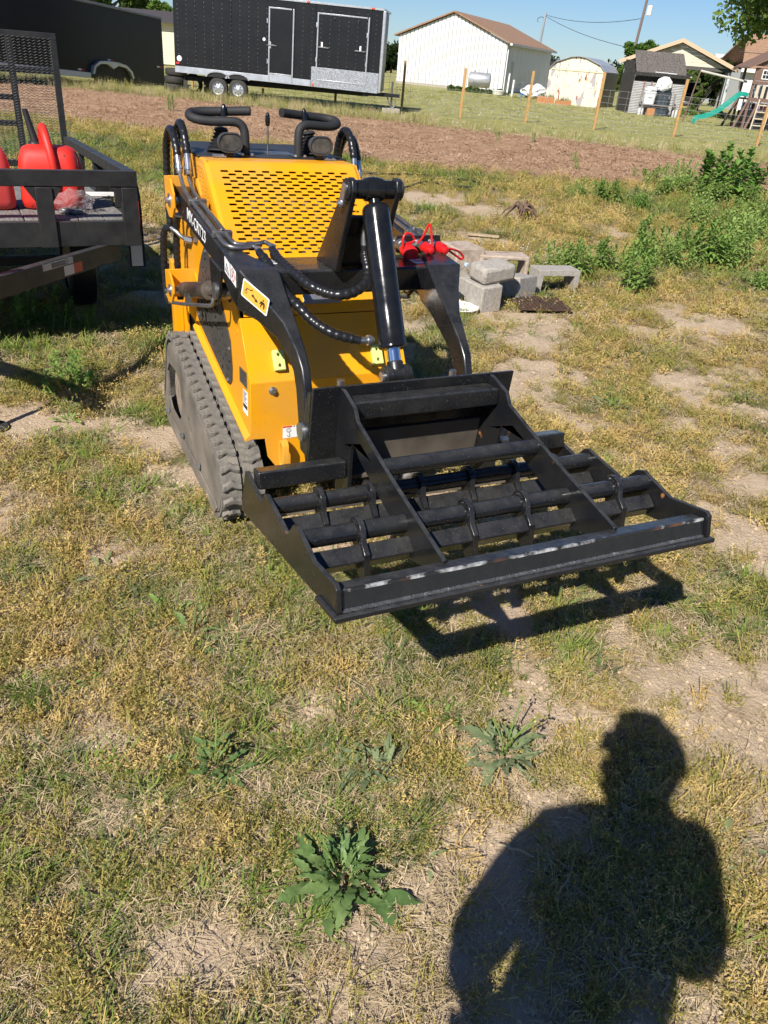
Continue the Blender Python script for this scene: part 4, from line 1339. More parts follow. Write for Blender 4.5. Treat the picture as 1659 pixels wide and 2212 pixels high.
# fenders with a flat front skirt carrying reflector tape, wheels under them
for y0, y1 in ((-0.115, -0.004), (TW + 0.004, TW + 0.115)):
    mb = MB()
    pts = [(0.46, 0.22), (0.47, 0.70), (0.56, 0.79), (1.62, 0.77), (1.74, 0.68), (1.80, 0.25)]
    for (xa, za), (xb, zb) in zip(pts, pts[1:]):
        mb.hexa([(xa, y0, za), (xa, y1, za), (xa + 0.008, y1, za), (xa + 0.008, y0, za)] if xb - xa < 0.05 else [(xa, y0, za), (xa, y1, za), (xa, y1, za + 0.008), (xa, y0, za + 0.008)],
                [(xb, y0, zb), (xb, y1, zb), (xb + 0.008, y1, zb), (xb + 0.008, y0, zb)] if xb - xa < 0.05 else [(xb, y0, zb), (xb, y1, zb), (xb, y1, zb + 0.008), (xb, y0, zb + 0.008)])
    ye = y0 if y0 < 0 else y1
    mb.prism([(0.46, 0.22), (0.47, 0.70), (0.56, 0.79), (1.62, 0.77), (1.74, 0.68), (1.80, 0.25), (1.70, 0.40), (1.55, 0.58), (0.75, 0.58), (0.60, 0.40)], 'y', *sorted((ye, ye + (0.008 if y0 < 0 else -0.008))))
    fd = mb.build('fender', TB, ut, 30)
    mb = MB()
    for i in range(13):
        for j in range(4):
            mb.box((0.62 + i * 0.075 + (j % 2) * 0.03, y0 + 0.015 + j * 0.027, 0.7975 - 0.0189 * i * 0.075), (0.022, 0.007, 0.004), Matrix.Rotation(radians(45 if (i + j) % 2 else -45), 3, 'Z'))
    tag(mb.build('tread_pattern', TB, fd, 30), kind='stuff')
    MB().box2(0.452, 0.4555, y0 + 0.02, y0 + 0.10, 0.44, 0.69).build('red_tape', TAPE_R, fd, 0)
    MB().box2(0.450, 0.4535, y0 + 0.02, y0 + 0.10, 0.23, 0.438).build('white_tape', TAPE_W, fd, 0)
    yc = 0.26 if y0 < 0 else TW - 0.26
    zc_, R_ = UTZ(0.315), 0.315 / 0.86
    wh = MB().turned((1.33, yc - 0.105, zc_), (1.33, yc + 0.105, zc_), [(0, R_ * 0.6), (0.004, R_ * 0.82), (0.02, R_ * 0.96), (0.05, R_), (0.16, R_), (0.19, R_ * 0.96), (0.206, R_ * 0.82), (0.21, R_ * 0.6)], 32, caps=False).build('tyre', RUBBER, ut)
    MB().turned((1.33, yc - 0.09, zc_), (1.33, yc + 0.09, zc_), [(0, 0.03), (0.02, 0.06), (0.03, R_ * 0.5), (0.0, R_ * 0.6), (0.18, R_ * 0.6), (0.15, R_ * 0.5), (0.16, 0.06), (0.18, 0.03)], 24).build('rim', STEELD, wh)
MB().box((1.33, TW / 2, UTZ(0.315)), (0.06, TW + 0.02, 0.06)).build('axle', TB, ut, 30)
for y in (0.06, TW - 0.10):
    MB().box2(1.15, 1.51, y, y + 0.04, UTZ(0.36), 0.484).build('spring_hanger', TB, ut, 30)
# tongue
for y, name in ((0.14, 'tongue_member'), (TW - 0.14, 'tongue_member')):
    yc = TW / 2 + (0.08 if y < 0.7 else 0.14)
    xa, xb = 0.10, -1.30
    a_, b_ = Vector((xa, y, 0)), Vector((xb, yc, 0))
    n_ = (b_ - a_).cross(Vector((0, 0, 1))).normalized() * 0.028
    mb = MB()
    mb.hexa([a_ - n_ + Vector((0, 0, 0.365)), a_ + n_ + Vector((0, 0, 0.365)), a_ + n_ + Vector((0, 0, 0.483)), a_ - n_ + Vector((0, 0, 0.483))],
            [b_ - n_ + Vector((0, 0, 0.455)), b_ + n_ + Vector((0, 0, 0.455)), b_ + n_ + Vector((0, 0, 0.572)), b_ - n_ + Vector((0, 0, 0.572))])
    tg = mb.build(name, TB, ut, 30, bevel=0.005)
    if y < 0.7:
        d_ = (b_ - a_).normalized()
        nn = -n_.normalized() if n_.y > 0 else n_.normalized()
        o_ = a_ + nn * 0.0285
        zz_ = Vector((0, 0, 1))
        L_ = (b_ - a_).length
        zc = lambda s_: 0.365 + 0.09 * s_ / L_
        def strip(s0, s1, h0, h1, nm, m, e=0.0):
            q = [o_ + d_ * s0 + zz_ * (zc(s0) + h0), o_ + d_ * s1 + zz_ * (zc(s1) + h0), o_ + d_ * s1 + zz_ * (zc(s1) + h1), o_ + d_ * s0 + zz_ * (zc(s0) + h1)]
            mbq = MB().hexa([p + nn * e for p in q], [p + nn * (e + 0.0012) for p in q])
            return mbq.build(nm, m, tg, 0)
        strip(0.52, 0.62, 0.012, 0.07, 'red_tape', TAPE_R)
        strip(0.62, 0.73, 0.012, 0.07, 'white_tape', TAPE_W)
        strip(0.62, 0.95, 0.075, 0.112, 'maker_label', mat('worn_label', (0.42, 0.42, 0.41), 0.5))
        for k in range(5):
            strip(0.68 + 0.03 * (k % 2), 0.86, 0.080 + k * 0.006, 0.083 + k * 0.006, 'label_line', INK, 0.0013)
mb = MB()
mb.box((-1.36, TW / 2 + 0.11, 0.52), (0.22, 0.11, 0.08))
mb.cyl((-1.50, TW / 2 + 0.11, 0.48), (-1.44, TW / 2 + 0.11, 0.55), 0.045)
mb.build('coupler', TB, ut, 30, bevel=0.01)
mb = MB()
mb.cyl((-1.05, TW / 2, 0.10), (-1.05, TW / 2, 0.86), 0.028)
mb.cyl((-1.05, TW / 2, UTZ(0.0)), (-1.05, TW / 2, 0.10), 0.02)
mb.cyl((-1.05, TW / 2, UTZ(0.0)), (-1.05, TW / 2, UTZ(0.012)), 0.09)
mb.build('jack', TB, ut, 40)
mb = MB()
for k in range(14):
    t = k / 13
    p = Vector((-1.1 + 0.25 * t, TW / 2 - 0.1, 0.40 - 0.30 * sin(pi * t)))
    mb.tube([p + Vector((0.02 * cos(a), 0.008 * sin(a) * (1 if k % 2 else 2), 0.02 * sin(a) * (1 if k % 2 else 0.4))) for a in [2 * pi * i / 10 for i in range(10)]], 0.005, 6, closed=True)
tag(mb.build('safety_chain', STEELD, ut, 60), kind='stuff')
# ramp gate of expanded mesh
gx, gz0, gz1 = TL + 0.055, 0.60, 1.66
gate = MB().box2(gx, gx + 0.04, 0.03, TW - 0.03, gz1 - 0.055, gz1).build('gate_top_tube', TB, ut, 30, bevel=0.004)
MB().box2(gx, gx + 0.04, 0.03, TW - 0.03, gz0 - 0.04, gz0 + 0.015).build('gate_bottom_tube', TB, ut, 30, bevel=0.004)
for y in (0.03, 0.40, 0.86, 1.30, 1.75, TW - 0.085):
    MB().box2(gx + 0.001, gx + 0.039, y, y + 0.055, gz0 + 0.016, gz1 - 0.056).build('gate_post', TB, ut, 30, bevel=0.003)
MB().box2(gx + 0.003, gx + 0.036, 0.086, TW - 0.086, 1.335, 1.385).build('gate_rail', TB, ut, 30, bevel=0.003)
for z in (1.115, 0.90):
    MB().box2(gx + 0.003, gx + 0.036, 0.456, 0.859, z, z + 0.045).build('gate_rail', TB, ut, 30, bevel=0.003)
mb = MB()
nx, nz = 49, 46
cw, ch = (TW - 0.12) / nx, (gz1 - gz0 - 0.05) / nz
for j in range(nz):
    for i in range(nx):
        y, z = 0.06 + i * cw, gz0 + 0.01 + j * ch
        for (ya, za, yb, zb) in ((0, 0.5, 0.5, 1), (0.5, 1, 1, 0.5), (0, 0.5, 0.5, 0), (0.5, 0, 1, 0.5)):
            if za + zb < 1 and j:
                continue
            A = Vector((gx - 0.003, y + ya * cw, z + za * ch))
            B = Vector((gx - 0.003, y + yb * cw, z + zb * ch))
            t_ = Vector((0, 0, 0.0024))
            e_ = Vector((0.004, 0, 0))
            mb.add([A - t_, B - t_, B + t_ + e_, A + t_ + e_], [(0, 1, 2, 3)])
tag(mb.build('expanded_mesh', TB, ut, 0, fix=False), kind='stuff')
mb = MB()
mb.tube(smooth_path([(gx - 0.10, 0.02, 0.86), (gx - 0.02, 0.02, 0.862), (gx + 0.03, 0.03, 0.862), (gx + 0.04, 0.05, 0.85), (gx + 0.01, 0.06, 0.83)], 4), 0.009, 8)
mb.build('gate_latch', STEEL, ut, 50)

# ------------------------------------------------------------------ fuel cans and litter on the deck
CANR = mat('red_can_plastic', (0.72, 0.028, 0.014), 0.42, c2=(0.62, 0.03, 0.02), scale=6, rvar=0.2, c3=(0.46, 0.022, 0.014), speck=(22, 0.66, (0.16, 0.018, 0.012)))
CANF = mat('faded_red_plastic', (0.66, 0.055, 0.050), 0.5, c2=(0.60, 0.075, 0.065), scale=5, c3=(0.50, 0.04, 0.04))


def gas_can(label, loc, rz, m, handle=True):
    t = thing('gas_can', label, 'gas can', loc, rz, 'gas cans on the trailer deck')
    t.scale = (1.0, 1.0, 0.965)
    mb = MB()
    rings = []
    for z, a, b, r in ((0.0, 0.150, 0.115, 0.06), (0.012, 0.166, 0.130, 0.06), (0.05, 0.170, 0.135, 0.055), (0.24, 0.162, 0.128, 0.055), (0.29, 0.155, 0.120, 0.06), (0.325, 0.140, 0.105, 0.06), (0.342, 0.11, 0.08, 0.05), (0.346, 0.05, 0.04, 0.03)):
        rings.append([Vector((x, y, z)) for x, y in rrect(-a, a, -b, b, r, 5)])
    mb.loft(rings)
    body = mb.build('can_body', m, t, 60)
    if handle:
        pts = [(-0.030, 0.070, 0.320), (-0.028, 0.045, 0.400), (-0.020, 0.0, 0.440), (-0.006, -0.055, 0.430), (0.012, -0.105, 0.370), (0.028, -0.135, 0.290), (0.036, -0.140, 0.200), (0.036, -0.132, 0.13)]
        MB().tube(smooth_path(pts, 6), [0.022] * 6 + [0.024] * 30 + [0.022] * 7, 10).build('can_handle', m, t, 60)
    prof_ = [(0.151, 0.0), (0.168, 0.012), (0.172, 0.05), (0.164, 0.24), (0.157, 0.29), (0.142, 0.325), (0.112, 0.3435)]
    MB().tube([(-a, 0, z) for a, z in prof_[::-1]] + [(a, 0, z) for a, z in prof_], 0.0028, 6).build('mould_seam', m, t)
    mb = MB()
    mb.plate(rrect(-0.095, 0.010, 0.075, 0.225, 0.02), [rrect(-0.088, 0.003, 0.082, 0.218, 0.015)], lambda u, v, w: (u, -0.1335 - 0.0 + (v - 0.05) * 0.036 + w, v), -0.004, 0.004)
    mb.build('embossed_panel', m, t, 30)
    mb = MB()
    mb.turned((-0.075, 0.075, 0.315), (-0.075, 0.075, 0.36), [(0, 0.038), (0.03, 0.038), (0.04, 0.032), (0.045, 0.02)], 16)
    mb.build('can_cap', mat('black_can_cap', (0.015, 0.015, 0.016), 0.5), t)
    mb = MB()
    mb.turned((-0.075, 0.075, 0.355), (-0.11, 0.09, 0.53), [(0, 0.024), (0.02, 0.022), (0.06, 0.019), (0.15, 0.016), (0.172, 0.016), (0.176, 0.011)], 14)
    mb.build('spout', MATS['black_can_cap'], t)
    return t


gas_can('scuffed bright red gas can with looped handle and black spout on trailer deck', (-2.111, 4.868, 0.783), radians(17), CANR)
c1 = gas_can('faded pinkish red gas can at the left picture edge', (-2.451, 4.678, 0.783), radians(34), CANF)


def crumpled(name, label, cat, loc, size, m, seed, thin=0.25, rz=0):
    rc = random.Random(seed)
    bm = bmesh.new()
    bmesh.ops.create_icosphere(bm, subdivisions=3, radius=1)
    ph = [rc.uniform(0, 6) for _ in range(9)]
    for v in bm.verts:
        p = v.co
        k = 1 + 0.22 * sin(4 * p.x + ph[0]) * cos(3.3 * p.y + ph[1]) + 0.16 * sin(9 * p.z + ph[2]) * sin(7 * p.x + ph[3]) + rc.uniform(-0.10, 0.10)
        v.co = Vector((p.x * k * size[0], p.y * k * size[1], max(-0.7, p.z) * k * size[2]))
    zmin = min(v.co.z for v in bm.verts)
    for v in bm.verts:
        v.co.z -= zmin
    me = bpy.data.meshes.new(name)
    bm.to_mesh(me)
    bm.free()
    me.materials.append(m)
    o = bpy.data.objects.new(name, me)
    o.location = loc
    o.rotation_euler = (0, 0, rz)
    col.objects.link(o)
    return tag(o, label, cat)


CLEARP = mat('clear_plastic', (0.75, 0.72, 0.72), 0.12, trans=0.75, ior=1.2, alpha=0.55)
crumpled('plastic_wrap', 'crumpled clear plastic wrap lying against the bright red gas can', 'plastic wrap', (-1.931, 4.730, 0.787), (0.13, 0.05, 0.065), CLEARP, 4, rz=0.9)
crumpled('crumpled_wrapper', 'small black and grey crumpled wrapper at the trailer front edge', 'wrapper', (-1.926, 4.661, 0.787), (0.06, 0.04, 0.022), mat('foil_wrapper', (0.03, 0.03, 0.03), 0.3, 0.3, c2=(0.3, 0.3, 0.3), scale=40), 9, rz=0.4)
mb = MB()
mb.box((0, 0, 0.012), (0.30, 0.03, 0.024))
mb.box((0.135, 0.06, 0.012), (0.03, 0.09, 0.0235))
o = mb.build('white_trim', mat('white_vinyl', (0.72, 0.72, 0.70), 0.4), None, 30, bevel=0.002)
o.location = (-2.081, 5.461, 0.761)
o.rotation_euler = (0, radians(-1), radians(20))
tag(o, 'white plastic trim piece lying on the trailer deck behind the gas cans', 'trim piece')

# ================================================================== concrete blocks, grate and other things in the grass
CONC = mat('grey_concrete', (0.42, 0.385, 0.335), 0.95, c2=(0.30, 0.27, 0.23), scale=30, bump=0.9, bscale=90, c3=(0.36, 0.31, 0.25), speck=(70, 0.70, (0.16, 0.14, 0.12)))
CONCT = mat('tan_concrete', (0.50, 0.40, 0.31), 0.95, c2=(0.38, 0.30, 0.23), scale=30, bump=0.9, bscale=90, c3=(0.30, 0.22, 0.17))
CGRP = 'concrete blocks stacked behind the loader'


def block(label, loc, rot, m, size=(0.40, 0.20, 0.20), cores=2, slab=False):
    L_, W_, H_ = size
    mb = MB()
    out = [(-L_ / 2, -W_ / 2), (L_ / 2, -W_ / 2), (L_ / 2, W_ / 2), (-L_ / 2, W_ / 2)]
    holes = []
    if cores:
        w = (L_ - 0.035 * (cores + 1)) / cores
        for k in range(cores):
            x = -L_ / 2 + 0.035 + k * (w + 0.035)
            holes.append(rrect(x, x + w, -W_ / 2 + 0.035, W_ / 2 - 0.035, 0.02, 2))
    mb.plate(out, holes, lambda u, v, t: (u, v, t), 0, H_)
    o = mb.build('concrete_block', m, None, 30, bevel=0.012)
    o.location = loc
    o.rotation_euler = rot
    return tag(o, label, 'concrete block', CGRP)


# ray-checked positions: the near pair, the tan hollow one behind, the U-shaped one on its side
hp = radians(90)
block('pale grey concrete block standing nearest the loader, another block on top', (0.62, 6.42, -0.01), (radians(2), radians(-3), radians(33)), CONC, (0.20, 0.34, 0.215), 0)
tb = block('rounded grey concrete block tilted on top of the nearest block', (0.70, 6.44, 0.218), (radians(6), radians(-4), radians(34)), CONC, (0.33, 0.21, 0.13), 0)
tb.modifiers['bevel'].width = 0.028
block('grey concrete block standing between the topped block and the fallen hollow one', (0.97, 6.78, -0.012), (radians(-4), radians(5), radians(52)), CONC, (0.30, 0.20, 0.20), 0)
block('tan hollow concrete block on its side with two open cores', (0.84, 7.42, 0.125), (hp, 0, radians(12)), CONCT, (0.46, 0.25, 0.22), 2)
block('tan concrete block with rough top behind the red coupler caps', (0.50, 7.30, 0.0), (0, 0, radians(24)), CONCT, (0.28, 0.34, 0.30), 0)
mb = MB()
mb.prism([(-0.20, 0.0), (-0.16, 0.0), (-0.15, 0.15), (0.15, 0.15), (0.16, 0.0), (0.20, 0.0), (0.20, 0.20), (-0.20, 0.20)], 'y', -0.1, 0.1)
o = mb.build('concrete_block', CONC, None, 30, bevel=0.005)
o.location = (1.33, 7.15, 0.0)
o.rotation_euler = (0, 0, radians(18))
tag(o, 'broken grey U-shaped concrete block lying open side down', 'concrete block', CGRP)
# bottle, bag
mb = MB().turned((0, 0, 0), (0, 0, 0.3), [(0, 0.03), (0.004, 0.05), (0.06, 0.055), (0.10, 0.050), (0.16, 0.056), (0.20, 0.045), (0.235, 0.016), (0.262, 0.014)], 18)
o = mb.build('plastic_bottle', mat('clear_bottle', (0.8, 0.82, 0.82), 0.1, trans=0.85, ior=1.2, alpha=0.6), None, 50)
o.location = (0.46, 6.62, 0.03)
o.rotation_euler = (radians(12), radians(8), 0)
MB().cyl((0, 0, 0.258), (0, 0, 0.276), 0.0165).build('bottle_cap', mat('pale_blue_cap', (0.45, 0.65, 0.8), 0.4), o)
tag(o, 'clear crushed plastic bottle with pale cap beside the concrete blocks', 'bottle')
crumpled('black_plastic_bag', 'crumpled black plastic bag under the clear bottle', 'plastic bag', (0.46, 6.52, 0.0), (0.16, 0.12, 0.05), mat('black_film', (0.01, 0.01, 0.011), 0.18), 12)
mb = MB().turned((0, 0, 0), (0, 0, 0.05), [(0, 0.10), (0.03, 0.15), (0.036, 0.155), (0.04, 0.15), (0.012, 0.10), (0.008, 0.001)], 24)
o = mb.build('white_plate', mat('white_enamel', (0.75, 0.75, 0.73), 0.35), None)
o.location = (0.46, 6.22, 0.0)
tag(o, 'white round lid lying on the ground before the concrete blocks', 'lid')
# rusty grate
gr = thing('rusty_grate', 'rusty brown slatted metal grate lying in the grass', 'grate', (1.14, 6.52, 0.03), radians(12))
RUST = mat('rust_brown', (0.095, 0.048, 0.032), 0.9, c2=(0.05, 0.032, 0.025), scale=30, bump=0.4)
MB().box((0, 0, 0), (0.44, 0.34, 0.012)).build('grate_pan', RUST, gr, 30)
for k in range(12):
    MB().box((-0.2 + k * 0.036, 0, 0.012), (0.014, 0.33, 0.012)).build('grate_bar', RUST, gr, 30)
MB().box((0.02, 0, 0.02), (0.02, 0.34, 0.018), Matrix.Rotation(0.15, 3, 'Z')).build('grate_rib', RUST, gr, 30)
# uprooted root ball
rb = thing('dead_root_clump', 'twisted dead brown root clump lying in the dry grass', 'root clump', (1.45, 10.75, 0.0))
ROOT = mat('dead_root', (0.11, 0.065, 0.045), 0.9, c2=(0.18, 0.12, 0.08), scale=20, bump=0.4)
rr0 = random.Random(8)
for k in range(15):
    a = rr0.uniform(0, 2 * pi)
    l = rr0.uniform(0.12, 0.32)
    pts = [(0, 0, 0.10), (0.3 * l * cos(a), 0.3 * l * sin(a), 0.16 + rr0.uniform(-0.04, 0.08)), (0.7 * l * cos(a + 0.3), 0.7 * l * sin(a + 0.3), 0.12), (l * cos(a + 0.1), l * sin(a + 0.1), 0.01)]
    sp_ = smooth_path(pts, 4)
    MB().tube(sp_, [0.022 * (1 - 0.8 * i / len(sp_)) for i in range(len(sp_))], 6).build('root', ROOT, rb)
# black hose in the grass
HOSE = mat('black_garden_hose', (0.015, 0.016, 0.016), 0.4)
for pts, lab in (([(-0.9, 12.0), (-0.22, 12.47), (0.05, 13.0), (0.27, 13.36), (0.6, 13.3), (0.93, 13.12)], 'black hose curving over the grass nearest the loader cylinder top'),
                 ([(-1.6, 13.9), (-0.5, 13.81), (0.1, 14.15), (0.48, 14.14), (0.95, 13.95), (1.25, 13.6), (1.30, 13.40)], 'black hose running through the grass along the brown mulch edge')):
    sp_ = smooth_path([(x, y, 0.035 + 0.015 * sin(9 * x)) for x, y in pts], 8)
    tag(MB().tube(sp_, 0.017, 8).build('garden_hose', HOSE, None, 60), lab, 'hose', 'black hoses in the grass')
# boards / sticks
STK = mat('dry_stick', (0.46, 0.36, 0.22), 0.85, c2=(0.33, 0.25, 0.15), scale=30)
rr0 = random.Random(21)


def stick(name, label, p, L_, rz, r, m=STK, flat=False):
    mb = MB()
    if flat:
        mb.box((0, 0, 0.012), (L_, 0.06, 0.02))
    else:
        pts = [(-L_ / 2 + L_ * k / 5, rr0.uniform(-.03, .03) * L_, 0.006 + rr0.uniform(0, 0.012)) for k in range(6)]
        mb.tube(smooth_path(pts, 3), [r * (1 - 0.4 * k / 15) for k in range(16)], 6)
    o = mb.build(name, m, None, 50)
    o.location = (p[0], p[1], 0.008)
    o.rotation_euler = (0, 0, rz)
    return tag(o, label, 'stick' if not flat else 'board')


stick('pale_board', 'short pale wooden board lying in the grass behind the tan blocks', (0.86, 9.4), 0.36, -0.05, 0, flat=True)
stick('dry_stalk', 'long pale dry stalk lying on bare soil below the blade shadow', (-0.12, 1.88), 0.26, -0.48, 0.0028)
stick('brown_stick', 'short brown stick at the left picture edge', (-0.86, 1.19), 0.09, 1.2, 0.008, mat('brown_bark', (0.16, 0.09, 0.06), 0.9, c2=(0.25, 0.17, 0.11), scale=60))
stick('pale_twig', 'pale thin twig lying inside the person\'s shadow', (0.52, 1.22), 0.15, 1.1, 0.0028)
stick('grey_twig', 'short grey twig across the shoulder of the person\'s shadow', (0.40, 1.28), 0.09, -0.4, 0.004)
# ================================================================== enclosed trailers, tyres, fence
EB = mat('trailer_black_skin', (0.010, 0.010, 0.011), 0.28, c2=(0.014, 0.014, 0.014), scale=2, bump=0.12, bscale=1.2)
EB2 = mat('trailer_black_skin_matte', (0.006, 0.006, 0.0065), 0.4, c2=(0.009, 0.009, 0.009), scale=2)
ALU = mat('aluminium_trim', (0.62, 0.63, 0.64), 0.38, 0.7, c2=(0.48, 0.49, 0.50), scale=12)
DIA = mat('diamond_plate', (0.50, 0.52, 0.54), 0.42, 0.6, c2=(0.30, 0.31, 0.33), scale=30, detail=1, bump=0.8, bscale=30)
TYR = mat('old_tyre_rubber', (0.022, 0.021, 0.020), 0.75, c2=(0.045, 0.04, 0.036), scale=20, bump=0.3, bscale=60)
AMB = mat('orange_marker_lens', (0.7, 0.10, 0.02), 0.3)


def wheel(parent, p, ax, R_=0.33, w=0.2, rim=True):
    p, ax = Vector(p), Vector(ax).normalized()
    a, b = p - ax * w / 2, p + ax * w / 2
    ty = MB().turned(a, b, [(0.0, R_ * 0.60), (0.005, R_ * 0.8), (0.02, R_ * 0.95), (0.05, R_), (w - 0.05, R_), (w - 0.02, R_ * 0.95), (w - 0.005, R_ * 0.8), (w, R_ * 0.60)], 28, caps=False).build('tyre', TYR, parent)
    MB().turned(a, b, [(0.015, 0.02), (0.03, R_ * 0.25), (0.05, R_ * 0.30), (0.06, R_ * 0.50), (0.008, R_ * 0.60), (w - 0.01, R_ * 0.60), (w - 0.05, R_ * 0.5), (w - 0.03, 0.02)], 20).build('rim', ALU, ty)
    mb = MB()
    e1 = ax.orthogonal().normalized()
    e2 = ax.cross(e1)
    for k in range(8):
        t = 2 * pi * k / 8
        q = a + ax * 0.048 + (e1 * cos(t) + e2 * sin(t)) * R_ * 0.40
        mb.cyl(q - ax * 0.004, q + ax * 0.002, R_ * 0.055, n=8)
    tag(mb.build('rim_hole', DARK, ty, 30), kind='stuff')
    return ty


# -- trailer in front, nose to the right
et = thing('enclosed_trailer', 'black enclosed cargo trailer with side door, hatch and silver diamond plate, nose to the right', 'trailer', (-1.36, 30.3, 0), atan2(0.056, -0.9984), 'black enclosed trailers')
# local: x to the rear, y towards the camera is negative?  (x to rear, y = right hand side away from road)
SL = 0.0165
ez0 = lambda x: 0.59 + SL * x
NS = 1.0   # near side lies on local y = 0, body extends to -y or +y


def ebox(parent, name, x0, x1, y0, y1, h0, h1, m, bevel=0.004):
    mb = MB()
    mb.hexa([(x0, y0, ez0(x0) + h0), (x0, y1, ez0(x0) + h0), (x0 - SL * (h1 - h0), y1, ez0(x0) + h1), (x0 - SL * (h1 - h0), y0, ez0(x0) + h1)],
            [(x1, y0, ez0(x1) + h0), (x1, y1, ez0(x1) + h0), (x1 - SL * (h1 - h0), y1, ez0(x1) + h1), (x1 - SL * (h1 - h0), y0, ez0(x1) + h1)])
    return mb.build(name, m, parent, 30, bevel=bevel)


EL, EH = 7.15, 2.46
# sign of local y that points away from the camera
wy = Vector((-sin(atan2(0.056, -0.9984)), cos(atan2(0.056, -0.9984)), 0))
AW = 1.0 if wy.y > 0 else -1.0
ys = lambda a: a * AW       # a > 0 : away from the camera
yb = lambda a, b: tuple(sorted((ys(a), ys(b))))
seams = [0.10, 2.36, 3.00, 3.94, 5.16, 6.38, 7.5]
for xa, xb in ((0.10, 0.46), (2.32, 3.00), (3.94, 5.16), (5.166, 6.38), (6.386, 7.15)):
    ebox(et, 'side_sheet', xa, xb, *yb(0.0, 0.03), 0.20, EH - 0.06, EB)
ebox(et, 'side_sheet', 0.464, 2.316, *yb(0.004, 0.03), 0.20, EH - 0.06, EB)
ebox(et, 'side_sheet', 3.004, 3.936, *yb(0.004, 0.03), 0.20, EH - 0.06, EB)
ebox(et, 'trailer_box', 0.12, EL, *yb(0.032, 2.25), 0.02, EH - 0.07, EB2)
ebox(et, 'roof', 0.02, EL + 0.02, *yb(-0.02, 2.27), EH - 0.06, EH, ALU)
ebox(et, 'front_corner_post', 0.0, 0.10, *yb(-0.012, 0.10), 0.02, EH - 0.062, ALU, 0.02)
ebox(et, 'skirt', 2.42, 7.15, *yb(-0.012, 0.03), 0.0, 0.195, mat('skirt_aluminium', (0.55, 0.58, 0.62), 0.4, 0.5, c2=(0.42, 0.44, 0.47), scale=3))
ebox(et, 'diamond_stone_guard', 0.102, 2.41, *yb(-0.016, 0.02), 0.0, 0.60, DIA)
# side door
dd = ebox(et, 'side_door', 3.08, 3.86, *yb(-0.014, 0.004), 0.03, 2.15, EB)
for (a, b, h0, h1) in ((3.04, 3.085, 0.0, 2.19), (3.855, 3.90, 0.0, 2.19), (3.09, 3.85, 2.15, 2.19), (3.09, 3.85, 0.24, 0.28)):
    ebox(dd, 'door_trim', a, b, *yb(-0.022, -0.008), h0, h1, ALU)
ebox(dd, 'door_kick_panel', 3.09, 3.85, *yb(-0.017, -0.013), 0.03, 0.235, MATS['skirt_aluminium'])
for h in (0.55, 1.72):
    ebox(dd, 'hinge', 3.895, 3.93, *yb(-0.035, -0.01), h, h + 0.13, ALU)
ebox(dd, 'latch_bar', 3.60, 3.92, *yb(-0.045, -0.02), 1.08, 1.115, STEELD)
ebox(dd, 'latch_plate', 3.79, 3.86, *yb(-0.03, -0.015), 1.0, 1.2, ALU)
MB().turned((4.03, ys(0.0), ez0(4) + 1.25), (4.03, ys(-0.03), ez0(4) + 1.25), [(0, 0.05), (0.006, 0.05), (0.008, 0.03), (0.0085, 0.001)], 14).build('round_vent', WHITE, et)
# hatch
hh = ebox(et, 'side_hatch', 0.56, 2.22, *yb(-0.014, 0.004), 0.62, 2.13, EB)
for (a, b, h0, h1) in ((0.52, 0.565, 0.20, 2.17), (2.215, 2.26, 0.20, 2.17), (0.57, 2.21, 2.13, 2.17), (0.57, 2.21, 0.20, 0.24)):
    ebox(hh, 'hatch_trim', a, b, *yb(-0.026, -0.012), h0, h1, ALU)
for x, h in ((2.24, 0.75), (2.24, 1.75), (0.54, 0.75), (0.54, 1.60)):
    ebox(hh, 'hinge', x - 0.03, x + 0.03, *yb(-0.04, -0.02), h, h + 0.13, ALU)
for x0, x1, xp in ((1.82, 2.20, 2.06), (0.58, 0.95, 0.76)):
    ebox(hh, 'latch_bar', x0, x1, *yb(-0.05, -0.025), 1.17, 1.205, STEELD)
    ebox(hh, 'latch_plate', xp - 0.03, xp + 0.03, *yb(-0.04, -0.015), 1.20, 1.34, WHITE)
for x in (0.85, 1.65):
    MB().turned((x, ys(-0.014), ez0(x) + 2.03), (x, ys(-0.05), ez0(x) + 2.03), [(0, 0.035), (0.02, 0.035), (0.025, 0.02), (0.026, 0.001)], 12).build('hatch_stop', INK, hh)
for x in (0.35, 2.5, 4.6):
    ebox(et, 'marker_lamp', x, x + 0.10, *yb(-0.04, -0.02), EH - 0.05, EH - 0.005, AMB)
ebox(et, 'marker_lamp', 2.30, 2.38, *yb(-0.03, -0.012), 0.03, 0.09, AMB)
ebox(et, 'tail_marker', 6.98, 7.10, *yb(-0.03, -0.004), 0.25, 0.31, REDP)
MB().turned((6.98, ys(0), ez0(7.0) + 0.42), (6.98, ys(-0.05), ez0(7.0) + 0.42), [(0, 0.09), (0.02, 0.085), (0.03, 0.05), (0.031, 0.001)], 16).build('round_vent', WHITE, et)
mb = MB()
for col_ in range(23):
    x = 0.30 + col_ * 0.305
    if 3.0 < x < 3.95:
        continue
    for k in range(16):
        h = 0.30 + k * 0.13
        if x < 2.3 and h < 0.64:
            continue
        y = -0.0165 if 0.5 < x < 2.25 else -0.0025
        mb.box((x - SL * h, ys(y), ez0(x) + h), (0.012, 0.005, 0.012))
tag(mb.build('rivets', mat('rivet_white', (0.40, 0.40, 0.40), 0.5), et, 0), kind='stuff')
